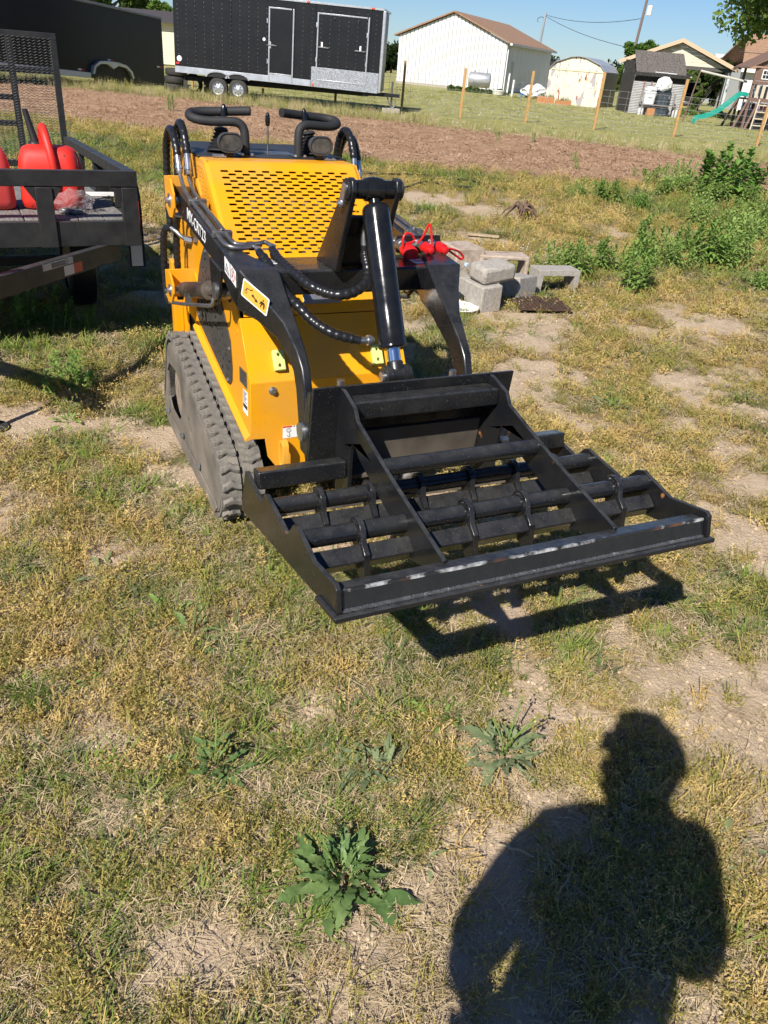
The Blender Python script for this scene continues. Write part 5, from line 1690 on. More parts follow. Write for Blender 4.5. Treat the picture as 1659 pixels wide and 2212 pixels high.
for x in (4.96, 5.66):
    wheel(et, (x, ys(0.10), 0.33), (0, AW, 0), 0.335, 0.21)
    mb = MB()
    arc = [(x + 0.43 * cos(a), ez0(x) - 0.03 + 0.20 * sin(a)) for a in [pi * i / 12 for i in range(13)]]
    arc2 = [(x + 0.37 * cos(a), ez0(x) - 0.03 + 0.155 * sin(a)) for a in [pi * i / 12 for i in range(13)]]
    mb.prism(arc + arc2[::-1], 'y', *yb(-0.04, -0.013))
    mb.build('fender_arch', ALU, et, 40)
    mb = MB()
    mb.prism([(x + 0.37 * cos(a), ez0(x) - 0.03 + 0.155 * sin(a)) for a in [pi * i / 12 for i in range(13)]], 'y', *yb(-0.014, -0.0125))
    mb.build('wheel_well', DARK, et, 30)
for ya_ in (0.05, 1.05):
    mb = MB()
    mb.hexa([(0.6, ys(ya_), 0.50), (0.6, ys(ya_ + 0.1), 0.50), (0.6, ys(ya_ + 0.1), 0.60), (0.6, ys(ya_), 0.60)], [(-0.62, ys(0.50 + 0.02 * ya_), 0.50), (-0.62, ys(0.60 + 0.02 * ya_), 0.50), (-0.62, ys(0.60 + 0.02 * ya_), 0.61), (-0.62, ys(0.50 + 0.02 * ya_), 0.61)])
    mb.build('tongue', TB, et, 30)
mb = MB()
mb.cyl((-0.35, ys(0.55), 0.16), (-0.35, ys(0.55), 0.98), 0.035)
mb.cyl((-0.35, ys(0.40), 0.92), (-0.35, ys(0.55), 0.92), 0.015)
mb.build('tongue_jack', STEELD, et, 40)
mb = MB()
mb.tube(smooth_path([(-0.5, ys(0.45), 0.52), (-0.48, ys(0.43), 0.25), (-0.35, ys(0.43), 0.20), (-0.2, ys(0.45), 0.5)], 5), 0.018, 6)
mb.build('tongue_chain', STEELD, et, 50)
mb = MB()
mb.box2(0.5, 7.0, *yb(0.5, 1.7), 0.46, 0.60)
mb.build('chassis', DARK, et, 30)
jx = Vector((-1.36, 30.3, 0)) + Matrix.Rotation(atan2(0.056, -0.9984), 3, 'Z') @ Vector((-0.35, ys(0.55), 0))
o = block('grey concrete block under the enclosed trailer tongue jack', (jx.x, jx.y, 0), (0, 0, 0.1), CONC, (0.62, 0.3, 0.16), 2)
o['group'] = ''
del o['group']

# -- trailer behind on the left
t2 = thing('enclosed_trailer', 'plain black enclosed trailer at left with silver fender over its wheels', 'trailer', (-13.6, 27.5, 0), atan2(0.94, 0.35), 'black enclosed trailers')
L2 = 9.1
tz = lambda x: 0.52 - 0.056 * x
wy2 = Vector((-sin(atan2(0.94, 0.35)), cos(atan2(0.94, 0.35)), 0))
A2 = 1.0 if wy2.x < 0 else -1.0


def tbox(parent, name, x0, x1, y0, y1, h0, h1, m, bevel=0.01):
    y0, y1 = sorted((y0 * A2, y1 * A2))
    mb = MB()
    mb.hexa([(x0, y0, tz(x0) + h0), (x0, y1, tz(x0) + h0), (x0, y1, tz(x0) + h1), (x0, y0, tz(x0) + h1)], [(x1, y0, tz(x1) + h0), (x1, y1, tz(x1) + h0), (x1, y1, tz(x1) + h1), (x1, y0, tz(x1) + h1)])
    return mb.build(name, m, parent, 30, bevel=bevel)


tbox(t2, 'trailer_box', -0.6, L2, 0.0, 2.3, -0.02, 2.30, EB2)
tbox(t2, 'roof_rail', -0.62, L2 + 0.02, -0.03, 2.33, 2.30, 2.38, mat('dull_roof_trim', (0.30, 0.30, 0.30), 0.5, 0.4))
tbox(t2, 'corner_post', -0.66, -0.60, -0.02, 0.06, 0.0, 2.30, ALU)
tbox(t2, 'skirt', -0.5, 4.75, -0.03, 0.0, -0.02, 0.16, mat('skirt_white', (0.62, 0.62, 0.60), 0.45))
for x in (4.3, 5.9, L2 - 0.3):
    tbox(t2, 'red_tape', x, x + 0.16, -0.006, -0.001, 0.20 if x < 5 else 0.62, 0.25 if x < 5 else 0.67, REDP)
    tbox(t2, 'white_tape', x - 0.16, x - 0.002, -0.006, -0.001, 0.20 if x < 5 else 0.62, 0.25 if x < 5 else 0.67, WHITE)
for x in (5.40, 6.35):
    wheel(t2, (x, 0.10 * A2, 0.33), (0, A2, 0), 0.335, 0.21)
mb = MB()
fo = [(4.74, tz(4.69) + 0.14 - 0.02), (4.84, tz(4.79) + 0.14 + 0.25), (5.14, tz(5.09) + 0.14 + 0.42), (5.59, tz(5.49) + 0.14 + 0.46), (6.19, tz(6.19) + 0.14 + 0.46), (6.64, tz(6.59) + 0.14 + 0.40), (6.94, tz(6.89) + 0.14 + 0.22), (7.04, tz(6.99) + 0.14 - 0.02)]
fi = [(6.95, tz(6.99) + 0.14 - 0.02), (6.84, tz(6.89) + 0.14 + 0.18), (6.59, tz(6.59) + 0.14 + 0.31), (6.19, tz(6.19) + 0.14 + 0.35), (5.89, tz(5.89) + 0.14 + 0.22), (5.59, tz(5.49) + 0.14 + 0.35), (5.19, tz(5.09) + 0.14 + 0.33), (4.94, tz(4.79) + 0.14 + 0.20), (4.83, tz(4.69) + 0.14 - 0.02)]
mb.prism(fo + fi, 'y', *sorted((-0.14 * A2, -0.001 * A2)))
mb.build('fender', ALU, t2, 40, bevel=0.01)

# -- old tyres
TG = 'old tyres beside the black trailers'


def tyre(label, p, ax, R_=0.33, w=0.20):
    p, ax = Vector(p), Vector(ax).normalized()
    a = p - ax * w / 2
    o = MB().turned(Vector((0, 0, 0)), ax, [(0.0, R_ * 0.60), (0.004, R_ * 0.80), (0.02, R_ * 0.95), (0.05, R_), (w - 0.05, R_), (w - 0.02, R_ * 0.95), (w - 0.004, R_ * 0.80), (w, R_ * 0.60), (w - 0.03, R_ * 0.62), (w - 0.03, R_ * 0.85), (0.03, R_ * 0.85), (0.03, R_ * 0.62), (0.0, R_ * 0.60)], 28, caps=False).build('old_tyre', TYR, None, 50)
    o.location = a
    return tag(o, label, 'tyre', TG)


for k, lab in enumerate(('lowest of the three stacked old tyres left of the leaning one', 'middle of the three stacked old tyres left of the leaning one', 'topmost of the three stacked old tyres left of the leaning one')):
    tyre(lab, (-9.15 + 0.04 * k, 32.9, 0.13 + 0.25 * k), (0.03, 0.02, 1), 0.40, 0.25)
tyre('old tyre standing on edge in front of the tyre stack', (-8.18, 31.8, 0.33), (0.35, -1, 0.18), 0.34, 0.22)
for k, lab in enumerate(('lower of two stacked tyres behind the trailer wheels', 'upper of two stacked tyres behind the trailer wheels')):
    tyre(lab, (-7.75, 33.2, 0.13 + 0.25 * k), (0, 0.02, 1), 0.38, 0.25)

# -- wire fence with wooden posts
WOOD = mat('yellow_pine_post', (0.50, 0.29, 0.10), 0.8, c2=(0.38, 0.21, 0.075), scale=10, stretch=(8, 8, 0.8))
WIRE = mat('fence_wire', (0.30, 0.30, 0.29), 0.5, 0.3)
fence = thing('wire_fence', 'woven wire fence on square wooden posts along the lawn', 'fence', (0, 0, 0))
POSTS = [(-9.6, 37.2, 1.6, 0.0), (-6.4, 36.0, 1.6, 0.0), (-3.3, 34.6, 1.6, 0.01), (-0.65, 33.05, 1.64, 0.012), (1.50, 31.6, 1.57, 0.02), (3.94, 32.3, 1.66, 0.025), (6.33, 31.6, 1.80, 0.02), (9.12, 31.3, 1.81, 0.03), (11.74, 30.3, 1.72, 0.02), (14.6, 29.4, 1.7, 0.0)]
for x, y, h, lean in POSTS:
    mb = MB()
    mb.hexa([(x - 0.045, y - 0.045, -0.05), (x + 0.045, y - 0.045, -0.05), (x + 0.045, y + 0.045, -0.05), (x - 0.045, y + 0.045, -0.05)],
            [(x - 0.045 + lean * h, y - 0.045, h), (x + 0.045 + lean * h, y - 0.045, h), (x + 0.045 + lean * h, y + 0.045, h), (x - 0.045 + lean * h, y + 0.045, h)])
    mb.build('fence_post', WOOD, fence, 30, bevel=0.008)
mb = MB()
WR = 0.0045
for (xa, ya, ha, la), (xb, yb_, hb, lb) in zip(POSTS, POSTS[1:]):
    for z in (0.06, 0.20, 0.34, 0.50, 0.68, 0.88, 1.08, 1.28):
        mb.tube([(xa + la * z, ya - 0.05, z), ((xa + xb) / 2, (ya + yb_) / 2 - 0.05, z - 0.015), (xb + lb * z, yb_ - 0.05, z)], WR, 4)
    n = int(hypot(xb - xa, yb_ - ya) / 0.305)
    for k in range(1, n):
        t = k / n
        x, y = xa + (xb - xa) * t, ya + (yb_ - ya) * t - 0.05
        mb.tube([(x, y, 0.05), (x + 0.02, y, 1.28)], WR, 4)
tag(mb.build('wire_mesh', WIRE, fence, 0), kind='stuff')

# ================================================================== buildings on the far side
SID = mat('white_metal_siding', (0.72, 0.72, 0.70), 0.5, c2=(0.64, 0.635, 0.61), scale=0.6, stretch=(3, 3, 0.5))
SHIN = mat('brown_shingles', (0.34, 0.205, 0.125), 0.9, c2=(0.24, 0.14, 0.085), scale=6, bump=0.5, bscale=20)


def bframe(right, ang, w, d):
    """gable wall from right corner going left; returns fn(u along gable from left, v depth, z)"""
    ex_ = Vector((cos(ang), sin(ang), 0))
    ey_ = Vector((-sin(ang), cos(ang), 0))
    o_ = Vector((right[0], right[1], 0)) - ex_ * w
    return lambda u, v, z: o_ + ex_ * u + ey_ * v + Vector((0, 0, z))


def slab(parent, name, fn, pts, t, m, **k):
    """quad pts [(u,v,z)*4] given thickness t upward (z)"""
    mb = MB()
    a = [fn(*p) for p in pts]
    mb.hexa(a, [p + Vector((0, 0, t)) for p in a])
    return mb.build(name, m, parent, 30, **k)


def wallpoly(parent, name, fn, poly, v0, v1, m, holes=(), **k):
    mb = MB()
    mb.plate(poly, holes, lambda u, z, t: fn(u, t, z), v0, v1)
    return mb.build(name, m, parent, 30, **k)


def uvbox(parent, name, fn, u0, u1, v0, v1, z0, z1, m, **k):
    mb = MB()
    mb.hexa([fn(u0, v0, z0), fn(u1, v0, z0), fn(u1, v1, z0), fn(u0, v1, z0)], [fn(u0, v0, z1), fn(u1, v0, z1), fn(u1, v1, z1), fn(u0, v1, z1)])
    return mb.build(name, m, parent, 30, **k)


barn = thing('metal_barn', 'white metal sided barn with brown shingle roof behind the fence', 'barn', (0, 0, 0))
BW, BD, BE, BR = 8.5, 15.6, 3.25, 4.88
bf = bframe((6.05, 67.0), radians(-20), BW, BD)
uvbox(barn, 'barn_core', bf, 0.06, BW - 0.06, 0.06, BD - 0.06, 0, BE - 0.02, DARK)
nst = 28
for k in range(nst):
    u0, u1 = BW * k / nst, BW * (k + 1) / nst - 0.06
    zt = lambda u: BE + (BR - BE) * (1 - abs(u - BW / 2) / (BW / 2)) - 0.03
    uu = [u0, u1] if not (u0 < BW / 2 < u1) else [u0, BW / 2, u1]
    wallpoly(barn, 'siding_panel', bf, [(u0, 0.0), (u1, 0.0)] + [(u, zt(u)) for u in reversed(uu)], -0.02, 0.03, SID)
wallpoly(barn, 'gable_backing', bf, [(0.02, 0), (BW - 0.02, 0), (BW - 0.02, BE), (BW / 2, BR - 0.05), (0.02, BE)], 0.031, 0.05, mat('siding_groove', (0.40, 0.40, 0.38), 0.6))
for k in range(40):
    v0, v1 = BD * k / 40, BD * (k + 1) / 40 - 0.03
    uvbox(barn, 'siding_panel', bf, BW - 0.03, BW + 0.02, v0, v1, 0.0, BE, SID)
uvbox(barn, 'side_backing', bf, BW - 0.05, BW - 0.031, 0.1, BD, 0, BE, MATS['siding_groove'])
for s_ in (0, 1):
    ue, um = (-0.35, BW / 2) if s_ == 0 else (BW + 0.35, BW / 2)
    ze = BE - 0.10
    slab(barn, 'roof_slope', bf, [(ue, -0.25, ze), (um, -0.25, BR + 0.03), (um, BD + 0.2, BR + 0.03), (ue, BD + 0.2, ze)], 0.10, SHIN)
uvbox(barn, 'gutter', bf, BW + 0.30, BW + 0.46, -0.3, BD + 0.2, BE - 0.16, BE - 0.02, mat('white_gutter', (0.72, 0.70, 0.66), 0.5))
for v in (0.25, 0.75):
    uvbox(barn, 'downspout', bf, BW + 0.02, BW + 0.10, v, v + 0.10, 0.0, BE - 0.05, WHITE)
dr = uvbox(barn, 'walk_door', bf, BW + 0.005, BW + 0.05, 1.6, 2.6, 0.02, 2.1, mat('grey_door', (0.42, 0.43, 0.43), 0.5))
uvbox(dr, 'door_frame', bf, BW + 0.021, BW + 0.06, 1.48, 1.598, 0.0, 2.2, WHITE)
uvbox(barn, 'footing', bf, -0.04, BW + 0.04, -0.05, -0.021, -0.02, 0.16, CONC)
an = uvbox(barn, 'lean_to', bf, BW - 1.5, BW + 2.8, BD + 1.2, BD + 6, 0, 2.5, mat('white_clapboard', (0.66, 0.66, 0.64), 0.6))
uvbox(an, 'lean_to_roof', bf, BW - 1.7, BW + 3.1, BD + 1.0, BD + 6.2, 2.501, 2.62, mat('grey_roof', (0.16, 0.15, 0.15), 0.8))
uvbox(an, 'window', bf, BW + 1.4, BW + 2.3, BD + 1.16, BD + 1.199, 1.2, 2.0, mat('dark_glass', (0.02, 0.025, 0.03), 0.08))

tank = thing('fuel_tank', 'silver cylindrical fuel tank on short legs before the barn', 'tank', (4.1, 63.4, 0), radians(-8))
mb = MB().turned((-0.8, 0, 0.78), (0.8, 0, 0.78), [(0, 0.05), (0.02, 0.30), (0.06, 0.44), (0.12, 0.48), (1.48, 0.48), (1.54, 0.44), (1.58, 0.30), (1.6, 0.05)], 28)
mb.build('tank_shell', mat('silver_tank_paint', (0.60, 0.60, 0.59), 0.35, 0.6, c2=(0.5, 0.5, 0.49), scale=4), tank)
for x in (-0.55, 0.55):
    for y in (-0.25, 0.25):
        MB().box((x, y, 0.2), (0.07, 0.07, 0.42)).build('tank_leg', STEELD, tank, 30)
MB().cyl((-0.4, 0, 1.25), (-0.4, 0, 1.34), 0.05).build('filler_cap', STEELD, tank)
MB().cyl((0.5, 0, 1.25), (0.5, 0, 1.55), 0.02).build('vent_pipe', STEELD, tank)
for (x, y, h, lab) in ((6.0, 62.0, 1.35, 'taller white pipe post standing by the barn corner'), (6.25, 61.0, 1.0, 'shorter white pipe post standing by the barn corner')):
    tag(MB().turned((x, y, 0), (x + 0.03, y, h), [(0, 0.06), (h - 0.02, 0.06), (h, 0.03)], 12).build('pipe_post', WHITE), lab, 'post', 'white posts by the barn corner')
pl = thing('planter_tub', 'round white planter tub at the barn corner', 'planter', (5.35, 61.5, 0))
MB().turned((0, 0, 0), (0, 0, 1), [(0, 0.30), (0.03, 0.36), (0.22, 0.42), (0.26, 0.46), (0.29, 0.46), (0.27, 0.40), (0.2, 0.36)], 20).build('tub', WHITE, pl)
o = tag(crumpled('tarped_pile', 'low white tarp covered pile between the barn and the cream shed', 'tarp', (7.75, 61.0, 0.0), (0.85, 0.5, 0.42), mat('white_tarp', (0.66, 0.67, 0.69), 0.5), 31), None)
o = thing('blue_hydrant', 'small blue yard hydrant standing in the lawn', 'hydrant', (6.75, 59.5, 0))
BLU = mat('blue_paint', (0.02, 0.16, 0.5), 0.4)
MB().turned((0, 0, 0), (0, 0, 1), [(0, 0.06), (0.2, 0.06), (0.21, 0.10), (0.26, 0.10), (0.30, 0.04)], 12).build('hydrant_body', BLU, o)
MB().box((0.1, 0, 0.22), (0.2, 0.06, 0.06)).build('hydrant_spout', BLU, o, 30)

CRATE = mat('orange_wood_planter', (0.48, 0.22, 0.085), 0.8, c2=(0.38, 0.17, 0.07), scale=8)
for (x, y, w, h, lab) in ((7.55, 53.6, 1.05, 0.36, 'taller wooden planter box in front of the cream shed'), (8.60, 53.4, 0.95, 0.24, 'low wooden planter box nearest the cream shed corner')):
    pb = thing('planter_box', lab, 'planter', (x, y, 0), -0.1, 'wooden planter boxes')
    for k in range(3):
        MB().box((0, -0.22, (k + 0.5) * h / 3), (w, 0.03, h / 3 - 0.008)).build('plank', CRATE, pb, 30)
        MB().box((0, 0.22, (k + 0.5) * h / 3), (w, 0.03, h / 3 - 0.008)).build('plank', CRATE, pb, 30)
    for sx in (-1, 1):
        MB().box((sx * (w / 2 - 0.015), 0, h / 2), (0.03, 0.40, h)).build('end_board', CRATE, pb, 30)
    MB().box((0, 0, h * 0.42), (w - 0.08, 0.40, h * 0.8)).build('soil', mat('dark_soil', (0.05, 0.035, 0.025), 0.95), pb, 30)
    rp = random.Random(int(x * 10))
    mb = MB()
    for k in range(60):
        bx, by = rp.uniform(-w / 2 + .06, w / 2 - .06), rp.uniform(-.18, .18)
        hh_ = rp.uniform(.12, .34)
        dx_, dy_ = rp.uniform(-.08, .08), rp.uniform(-.08, .08)
        mb.add([(bx - .012, by, h * .8), (bx + .012, by, h * .8), (bx + dx_, by + dy_, h * .8 + hh_)], [(0, 1, 2)])
    tag(mb.build('seedlings', leaf_mat('planter_green', (0.06, 0.10, 0.025), (0.10, 0.13, 0.04)), pb, 0, fix=False), kind='stuff')

# cream shed with peeling paint, gambrel roof
CREAM = mat('peeling_cream_paint', (0.72, 0.66, 0.50), 0.7, c2=(0.66, 0.60, 0.45), scale=2)
nt = CREAM.node_tree
N, L = nt.nodes, nt.links
pb_ = N['Principled BSDF']
prev = pb_.inputs['Base Color'].links[0].from_socket
tc = N.new('ShaderNodeTexCoord')
for (sc, lo_, colr, st) in ((1.7, 0.565, (0.36, 0.33, 0.33), (1.3, 1.3, 0.42)), (2.2, 0.63, (0.26, 0.055, 0.035), (1.4, 1.4, 0.4))):
    mp = N.new('ShaderNodeMapping')
    mp.inputs['Scale'].default_value = st
    mp.inputs['Location'].default_value = (3.1 * sc, 0, 1.7)
    nz_ = N.new('ShaderNodeTexNoise')
    nz_.inputs['Scale'].default_value = sc * 1.5
    nz_.inputs['Detail'].default_value = 3
    L.new(tc.outputs['Object'], mp.inputs['Vector'])
    L.new(mp.outputs[0], nz_.inputs['Vector'])
    mr = N.new('ShaderNodeMapRange')
    mr.inputs['From Min'].default_value = lo_
    mr.inputs['From Max'].default_value = lo_ + 0.02
    L.new(nz_.outputs['Fac'], mr.inputs['Value'])
    mx = N.new('ShaderNodeMix')
    mx.data_type = 'RGBA'
    mx.inputs[7].default_value = (*colr, 1)
    L.new(mr.outputs[0], mx.inputs[0])
    L.new(prev, mx.inputs[6])
    prev = mx.outputs[2]
L.new(prev, pb_.inputs['Base Color'])
shed = thing('cream_shed', 'cream metal shed with peeling paint and rounded gambrel roof', 'shed', (0, 0, 0))
sf = bframe((10.75, 53.3), radians(-22), 3.35, 4.6)
GP = [(0, 0), (3.35, 0), (3.35, 1.85), (3.0, 2.2), (2.1, 2.52), (1.675, 2.56), (1.25, 2.52), (0.35, 2.2), (0, 1.85)]
wallpoly(shed, 'shed_front', sf, GP, 0, 0.05, CREAM)
wallpoly(shed, 'shed_back', sf, GP, 4.5, 4.55, CREAM)
for u in (0.0, 3.30):
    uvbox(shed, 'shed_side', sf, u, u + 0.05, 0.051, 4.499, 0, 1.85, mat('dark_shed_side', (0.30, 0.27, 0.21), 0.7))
uvbox(shed, 'door_head_trim', sf, 0.1, 3.25, -0.03, -0.001, 1.80, 1.86, mat('cream_trim', (0.60, 0.53, 0.35), 0.6))
for u in (1.05, 2.3):
    uvbox(shed, 'door_edge', sf, u, u + 0.03, -0.02, -0.001, 0.05, 1.79, MATS['cream_trim'])
RFM = mat('galvanised_roof', (0.50, 0.52, 0.55), 0.4, 0.4, c2=(0.40, 0.42, 0.44), scale=5)
for (ua, za), (ub, zb) in zip(GP[2:8], GP[3:9]):
    k_ = 0.0
    for j in range(9):
        va, vb = -0.12 + j * 0.53, -0.12 + (j + 1) * 0.53 - 0.03
        slab(shed, 'roof_sheet', sf, [(ua, va, za + 0.005), (ub, va, zb + 0.005), (ub, vb, zb + 0.005), (ua, vb, za + 0.005)], 0.03, RFM)

# carport
cpt = thing('carport', 'tan trimmed open gable carport with cream gable siding', 'carport', (0, 0, 0))
CW, CD = 6.6, 7.0
cf = bframe((19.3, 57.0), radians(-17), CW, CD)
CE, CR = 2.66, 3.95
TRIM = mat('tan_fascia', (0.58, 0.40, 0.26), 0.6)
GABL = mat('cream_vinyl', (0.62, 0.56, 0.42), 0.55)
for s_ in (0, 1):
    ue, um = (-0.35, CW / 2) if s_ == 0 else (CW + 0.35, CW / 2)
    slab(cpt, 'roof_slope', cf, [(ue, 0.02, CE - 0.10), (um, 0.02, CR), (um, CD, CR), (ue, CD, CE - 0.10)], 0.10, mat('grey_shingles', (0.12, 0.11, 0.105), 0.9))
    slab(cpt, 'fascia', cf, [(ue, -0.12, CE - 0.20), (um, -0.12, CR - 0.08), (um, 0.0, CR - 0.08), (ue, 0.0, CE - 0.20)], 0.22, TRIM)
for k in range(6):
    z0 = CE - 0.02 + k * 0.20
    z1 = z0 + 0.19
    f = lambda z: (z - CE + 0.12) / (CR - CE + 0.12) * CW / 2
    if f(z1) > CW / 2 - 0.1:
        z1 = CR - 0.2
    wallpoly(cpt, 'gable_clapboard', cf, [(f(z0) + 0.2, z0), (CW - f(z0) - 0.2, z0), (CW - f(z1) - 0.2, z1), (f(z1) + 0.2, z1)], 0.30 - 0.004 * (k % 2), 0.34, GABL)
uvbox(cpt, 'header_beam', cf, 0.0, CW, 0.29, 0.40, CE - 0.22, CE - 0.03, mat('dark_beam', (0.08, 0.075, 0.07), 0.8))
for u, v, m_ in ((0.02, 0.3, 'pale_post'), (CW - 0.14, 0.3, 'pale_post'), (0.02, CD - 0.2, 'pale_post'), (CW - 0.14, CD - 0.2, 'pale_post')):
    uvbox(cpt, 'post', cf, u, u + 0.14, v, v + 0.14, 0, CE - 0.11, mat('pale_post', (0.50, 0.53, 0.52), 0.6))
LAT = mat('grey_lattice', (0.40, 0.39, 0.37), 0.8)
for u in (0.05, CW - 0.35):
    for k in range(14):
        uvbox(cpt, 'side_board', cf, u + 0.10, u + 0.14, 0.5 + k * 0.42, 0.5 + k * 0.42 + 0.36, 0.05, CE - 0.14, LAT)
for k, lab in enumerate(('leftmost of the dark poles leaning in the carport', 'second dark pole from the left leaning in the carport', 'middle dark pole leaning in the carport', 'dark pole leaning nearest the right carport post')):
    mb = MB()
    mb.tube([cf(CW - 2.2 + 0.17 * k, 1.2 + 0.1 * k, 0.0), cf(CW - 0.85 + 0.13 * k, 1.2 + 0.1 * k, 1.9 + 0.08 * k)], 0.035, 6)
    tag(mb.build('leaning_pole', mat('dark_pole', (0.05, 0.045, 0.04), 0.8), None, 40), lab, 'pole', 'poles leaning in the carport')

# burnt shed in front of it
bs = thing('scorched_shed', 'small burnt shed with charred shingle roof and white corrugated front', 'shed', (0, 0, 0))
S2W, S2D = 2.85, 2.6
s2 = bframe((14.45, 49.6), radians(3), S2W, S2D)
COR = mat('white_corrugated', (0.60, 0.60, 0.58), 0.5, c2=(0.50, 0.49, 0.47), scale=4)
CHAR = mat('charred_wood', (0.018, 0.017, 0.016), 0.85, c2=(0.05, 0.045, 0.04), scale=10, bump=0.4)
for k in range(20):
    z0 = 0.03 + k * 0.078
    uvbox(bs, 'siding_slat', s2, 0.0, S2W, -0.03, 0.0, z0, z0 + 0.045, COR)
uvbox(bs, 'front_wall', s2, 0.0, S2W, 0.002, 0.06, 0, 1.95, mat('grey_front', (0.22, 0.22, 0.21), 0.7))
uvbox(bs, 'scorched_band', s2, 0.02, S2W - 0.02, -0.012, 0.0, 1.60, 1.95, CHAR)
for u in (0, S2W - 0.06):
    uvbox(bs, 'side_wall', s2, u, u + 0.06, 0.062, S2D, 0, 1.95, CHAR)
uvbox(bs, 'back_wall', s2, 0.061, S2W - 0.061, S2D - 0.06, S2D, 0, 2.6, CHAR)
SHB = mat('charred_shingle', (0.19, 0.165, 0.145), 0.95, c2=(0.06, 0.053, 0.048), scale=14, bump=0.5)
for k in range(9):
    va, vb = -0.22 + k * 0.27, -0.22 + (k + 1) * 0.27 + 0.05
    za, zb = 2.02 + k * 0.115, 2.02 + (k + 1) * 0.115 + 0.005
    n_ = 9
    for j in range(n_):
        ua = 0.0 + k * 0.045 + j * (S2W - 0.06) / n_
        uvb = ua + (S2W - 0.06) / n_ - 0.015
        slab(bs, 'shingle', s2, [(ua, va, za), (uvb, va, za), (uvb, vb, zb), (ua, vb, zb)], 0.03 + 0.006 * ((j * 7 + k * 3) % 3), SHB)
uvbox(bs, 'eave_board', s2, -0.12, S2W + 0.1, -0.27, -0.225, 1.86, 2.03, CHAR)
for (u, z, l, m_) in ((1.0, 2.05, 0.7, COR), (1.7, 2.04, 0.5, COR), (2.7, 2.08, 0.45, CHAR), (2.75, 1.95, 0.3, COR)):
    uvbox(bs, 'broken_batten', s2, u, u + l, -0.25, -0.20, z, z + 0.05, m_)
for u in (0.55, 0.95, 2.05):
    uvbox(bs, 'front_stud', s2, u, u + 0.09, -0.05, -0.031, 0.9, 1.62, mat('brown_stud', (0.25, 0.16, 0.12), 0.8))

# things stacked in front of it
GTOT = mat('grey_tote_plastic', (0.06, 0.075, 0.09), 0.45)
WTOT = mat('white_tote_plastic', (0.62, 0.63, 0.63), 0.45)
bench = thing('potting_bench', 'low grey wooden bench in front of the burnt shed', 'bench', s2(1.35, -0.75, 0), radians(3))
BW_ = mat('grey_bench_wood', (0.24, 0.21, 0.19), 0.85)
for k in range(3):
    MB().box((0, -0.2 + 0.2 * k, 0.52), (2.0, 0.18, 0.05)).build('bench_board', BW_, bench, 30)
for sx in (-0.93, 0.93):
    for sy in (-0.22, 0.22):
        MB().box((sx, sy, 0.56 if sy > 0 else 0.25), (0.07, 0.07, 1.12 if sy > 0 else 0.50)).build('bench_leg', BW_, bench, 30)


def tote(label, p, w, d, h, m, lid=True):
    t = thing('storage_tote', label, 'tote', p, radians(3), 'totes by the burnt shed')
    mb = MB()
    mb.loft([[Vector((x, y, z)) for x, y in rrect(-w / 2 * k, w / 2 * k, -d / 2 * k, d / 2 * k, 0.05, 3)] for z, k in ((0, 0.86), (h * 0.9, 0.97), (h * 0.9, 1.02), (h * 0.96, 1.02))])
    mb.build('tote_body', m, t, 30)
    if lid:
        mb = MB()
        mb.loft([[Vector((x, y, z)) for x, y in rrect(-w / 2 * k, w / 2 * k, -d / 2 * k, d / 2 * k, 0.05, 3)] for z, k in ((h * 0.961, 1.05), (h * 1.03, 1.05), (h * 1.05, 0.9))])
        mb.build('tote_lid', m, t, 30)
    mb = MB()
    mb.box((0, -d / 2 * 0.96 - 0.012, h * 0.62), (w * 0.35, 0.03, h * 0.12))
    mb.build('tote_grip', m, t, 30)
    return t


tote('white storage tote standing on the bench', s2(0.78, -0.75, 0.546), 0.62, 0.45, 0.58, WTOT)
tote('lower grey storage tote of the two stacked on the bench', s2(1.52, -0.75, 0.546), 0.62, 0.45, 0.30, GTOT)
tote('upper grey storage tote of the two stacked on the bench', s2(1.52, -0.75, 0.862), 0.62, 0.45, 0.27, GTOT)
tote('dark grey tote on the ground under the bench', s2(1.50, -0.80, 0.0), 0.70, 0.45, 0.33, GTOT)
crumpled('white_sheet', 'heap of white cloth on top of the grey totes', 'cloth', s2(1.50, -0.70, 1.16), (0.38, 0.22, 0.36), WHITE, 41)
crumpled('white_bags', 'white bag heaped on the white tote', 'bag', s2(0.78, -0.75, 1.16), (0.32, 0.2, 0.12), WHITE, 43)
o = MB().loft([[Vector((x, y, z)) for x, z in rrect(-0.42 * k, 0.42 * k, 1.20 - 0.0, 2.0, 0.12, 4)] for y, k in ((0, 1.0), (0.2, 0.9))]).build('grey_tub', mat('grey_tub_plastic', (0.20, 0.20, 0.20), 0.5), None, 40)
o.location = s2(1.62, -0.40, -0.42)
tag(o, 'large grey plastic tub propped up behind the white cloth', 'tub')
for (u, h, m_, lab, nm) in ((0.45, 0.36, WTOT, 'white bucket on the ground under the left bench end', 'bucket'), (2.35, 0.40, WTOT, 'white jug on the ground right of the bench', 'jug')):
    tag(MB().turned(s2(u, -0.85, 0), s2(u, -0.85, 1), [(0, 0.14), (h * 0.5, 0.16), (h * 0.85, 0.15), (h, 0.05)], 16).build('white_' + nm, m_), lab, nm)
o = MB().box((0, 0, 0.18), (0.42, 0.34, 0.36)).build('wooden_crate', CRATE, None, 30, bevel=0.01)
o.location = s2(0.98, -0.85, 0)
tag(o, 'small orange wooden crate under the bench', 'crate')

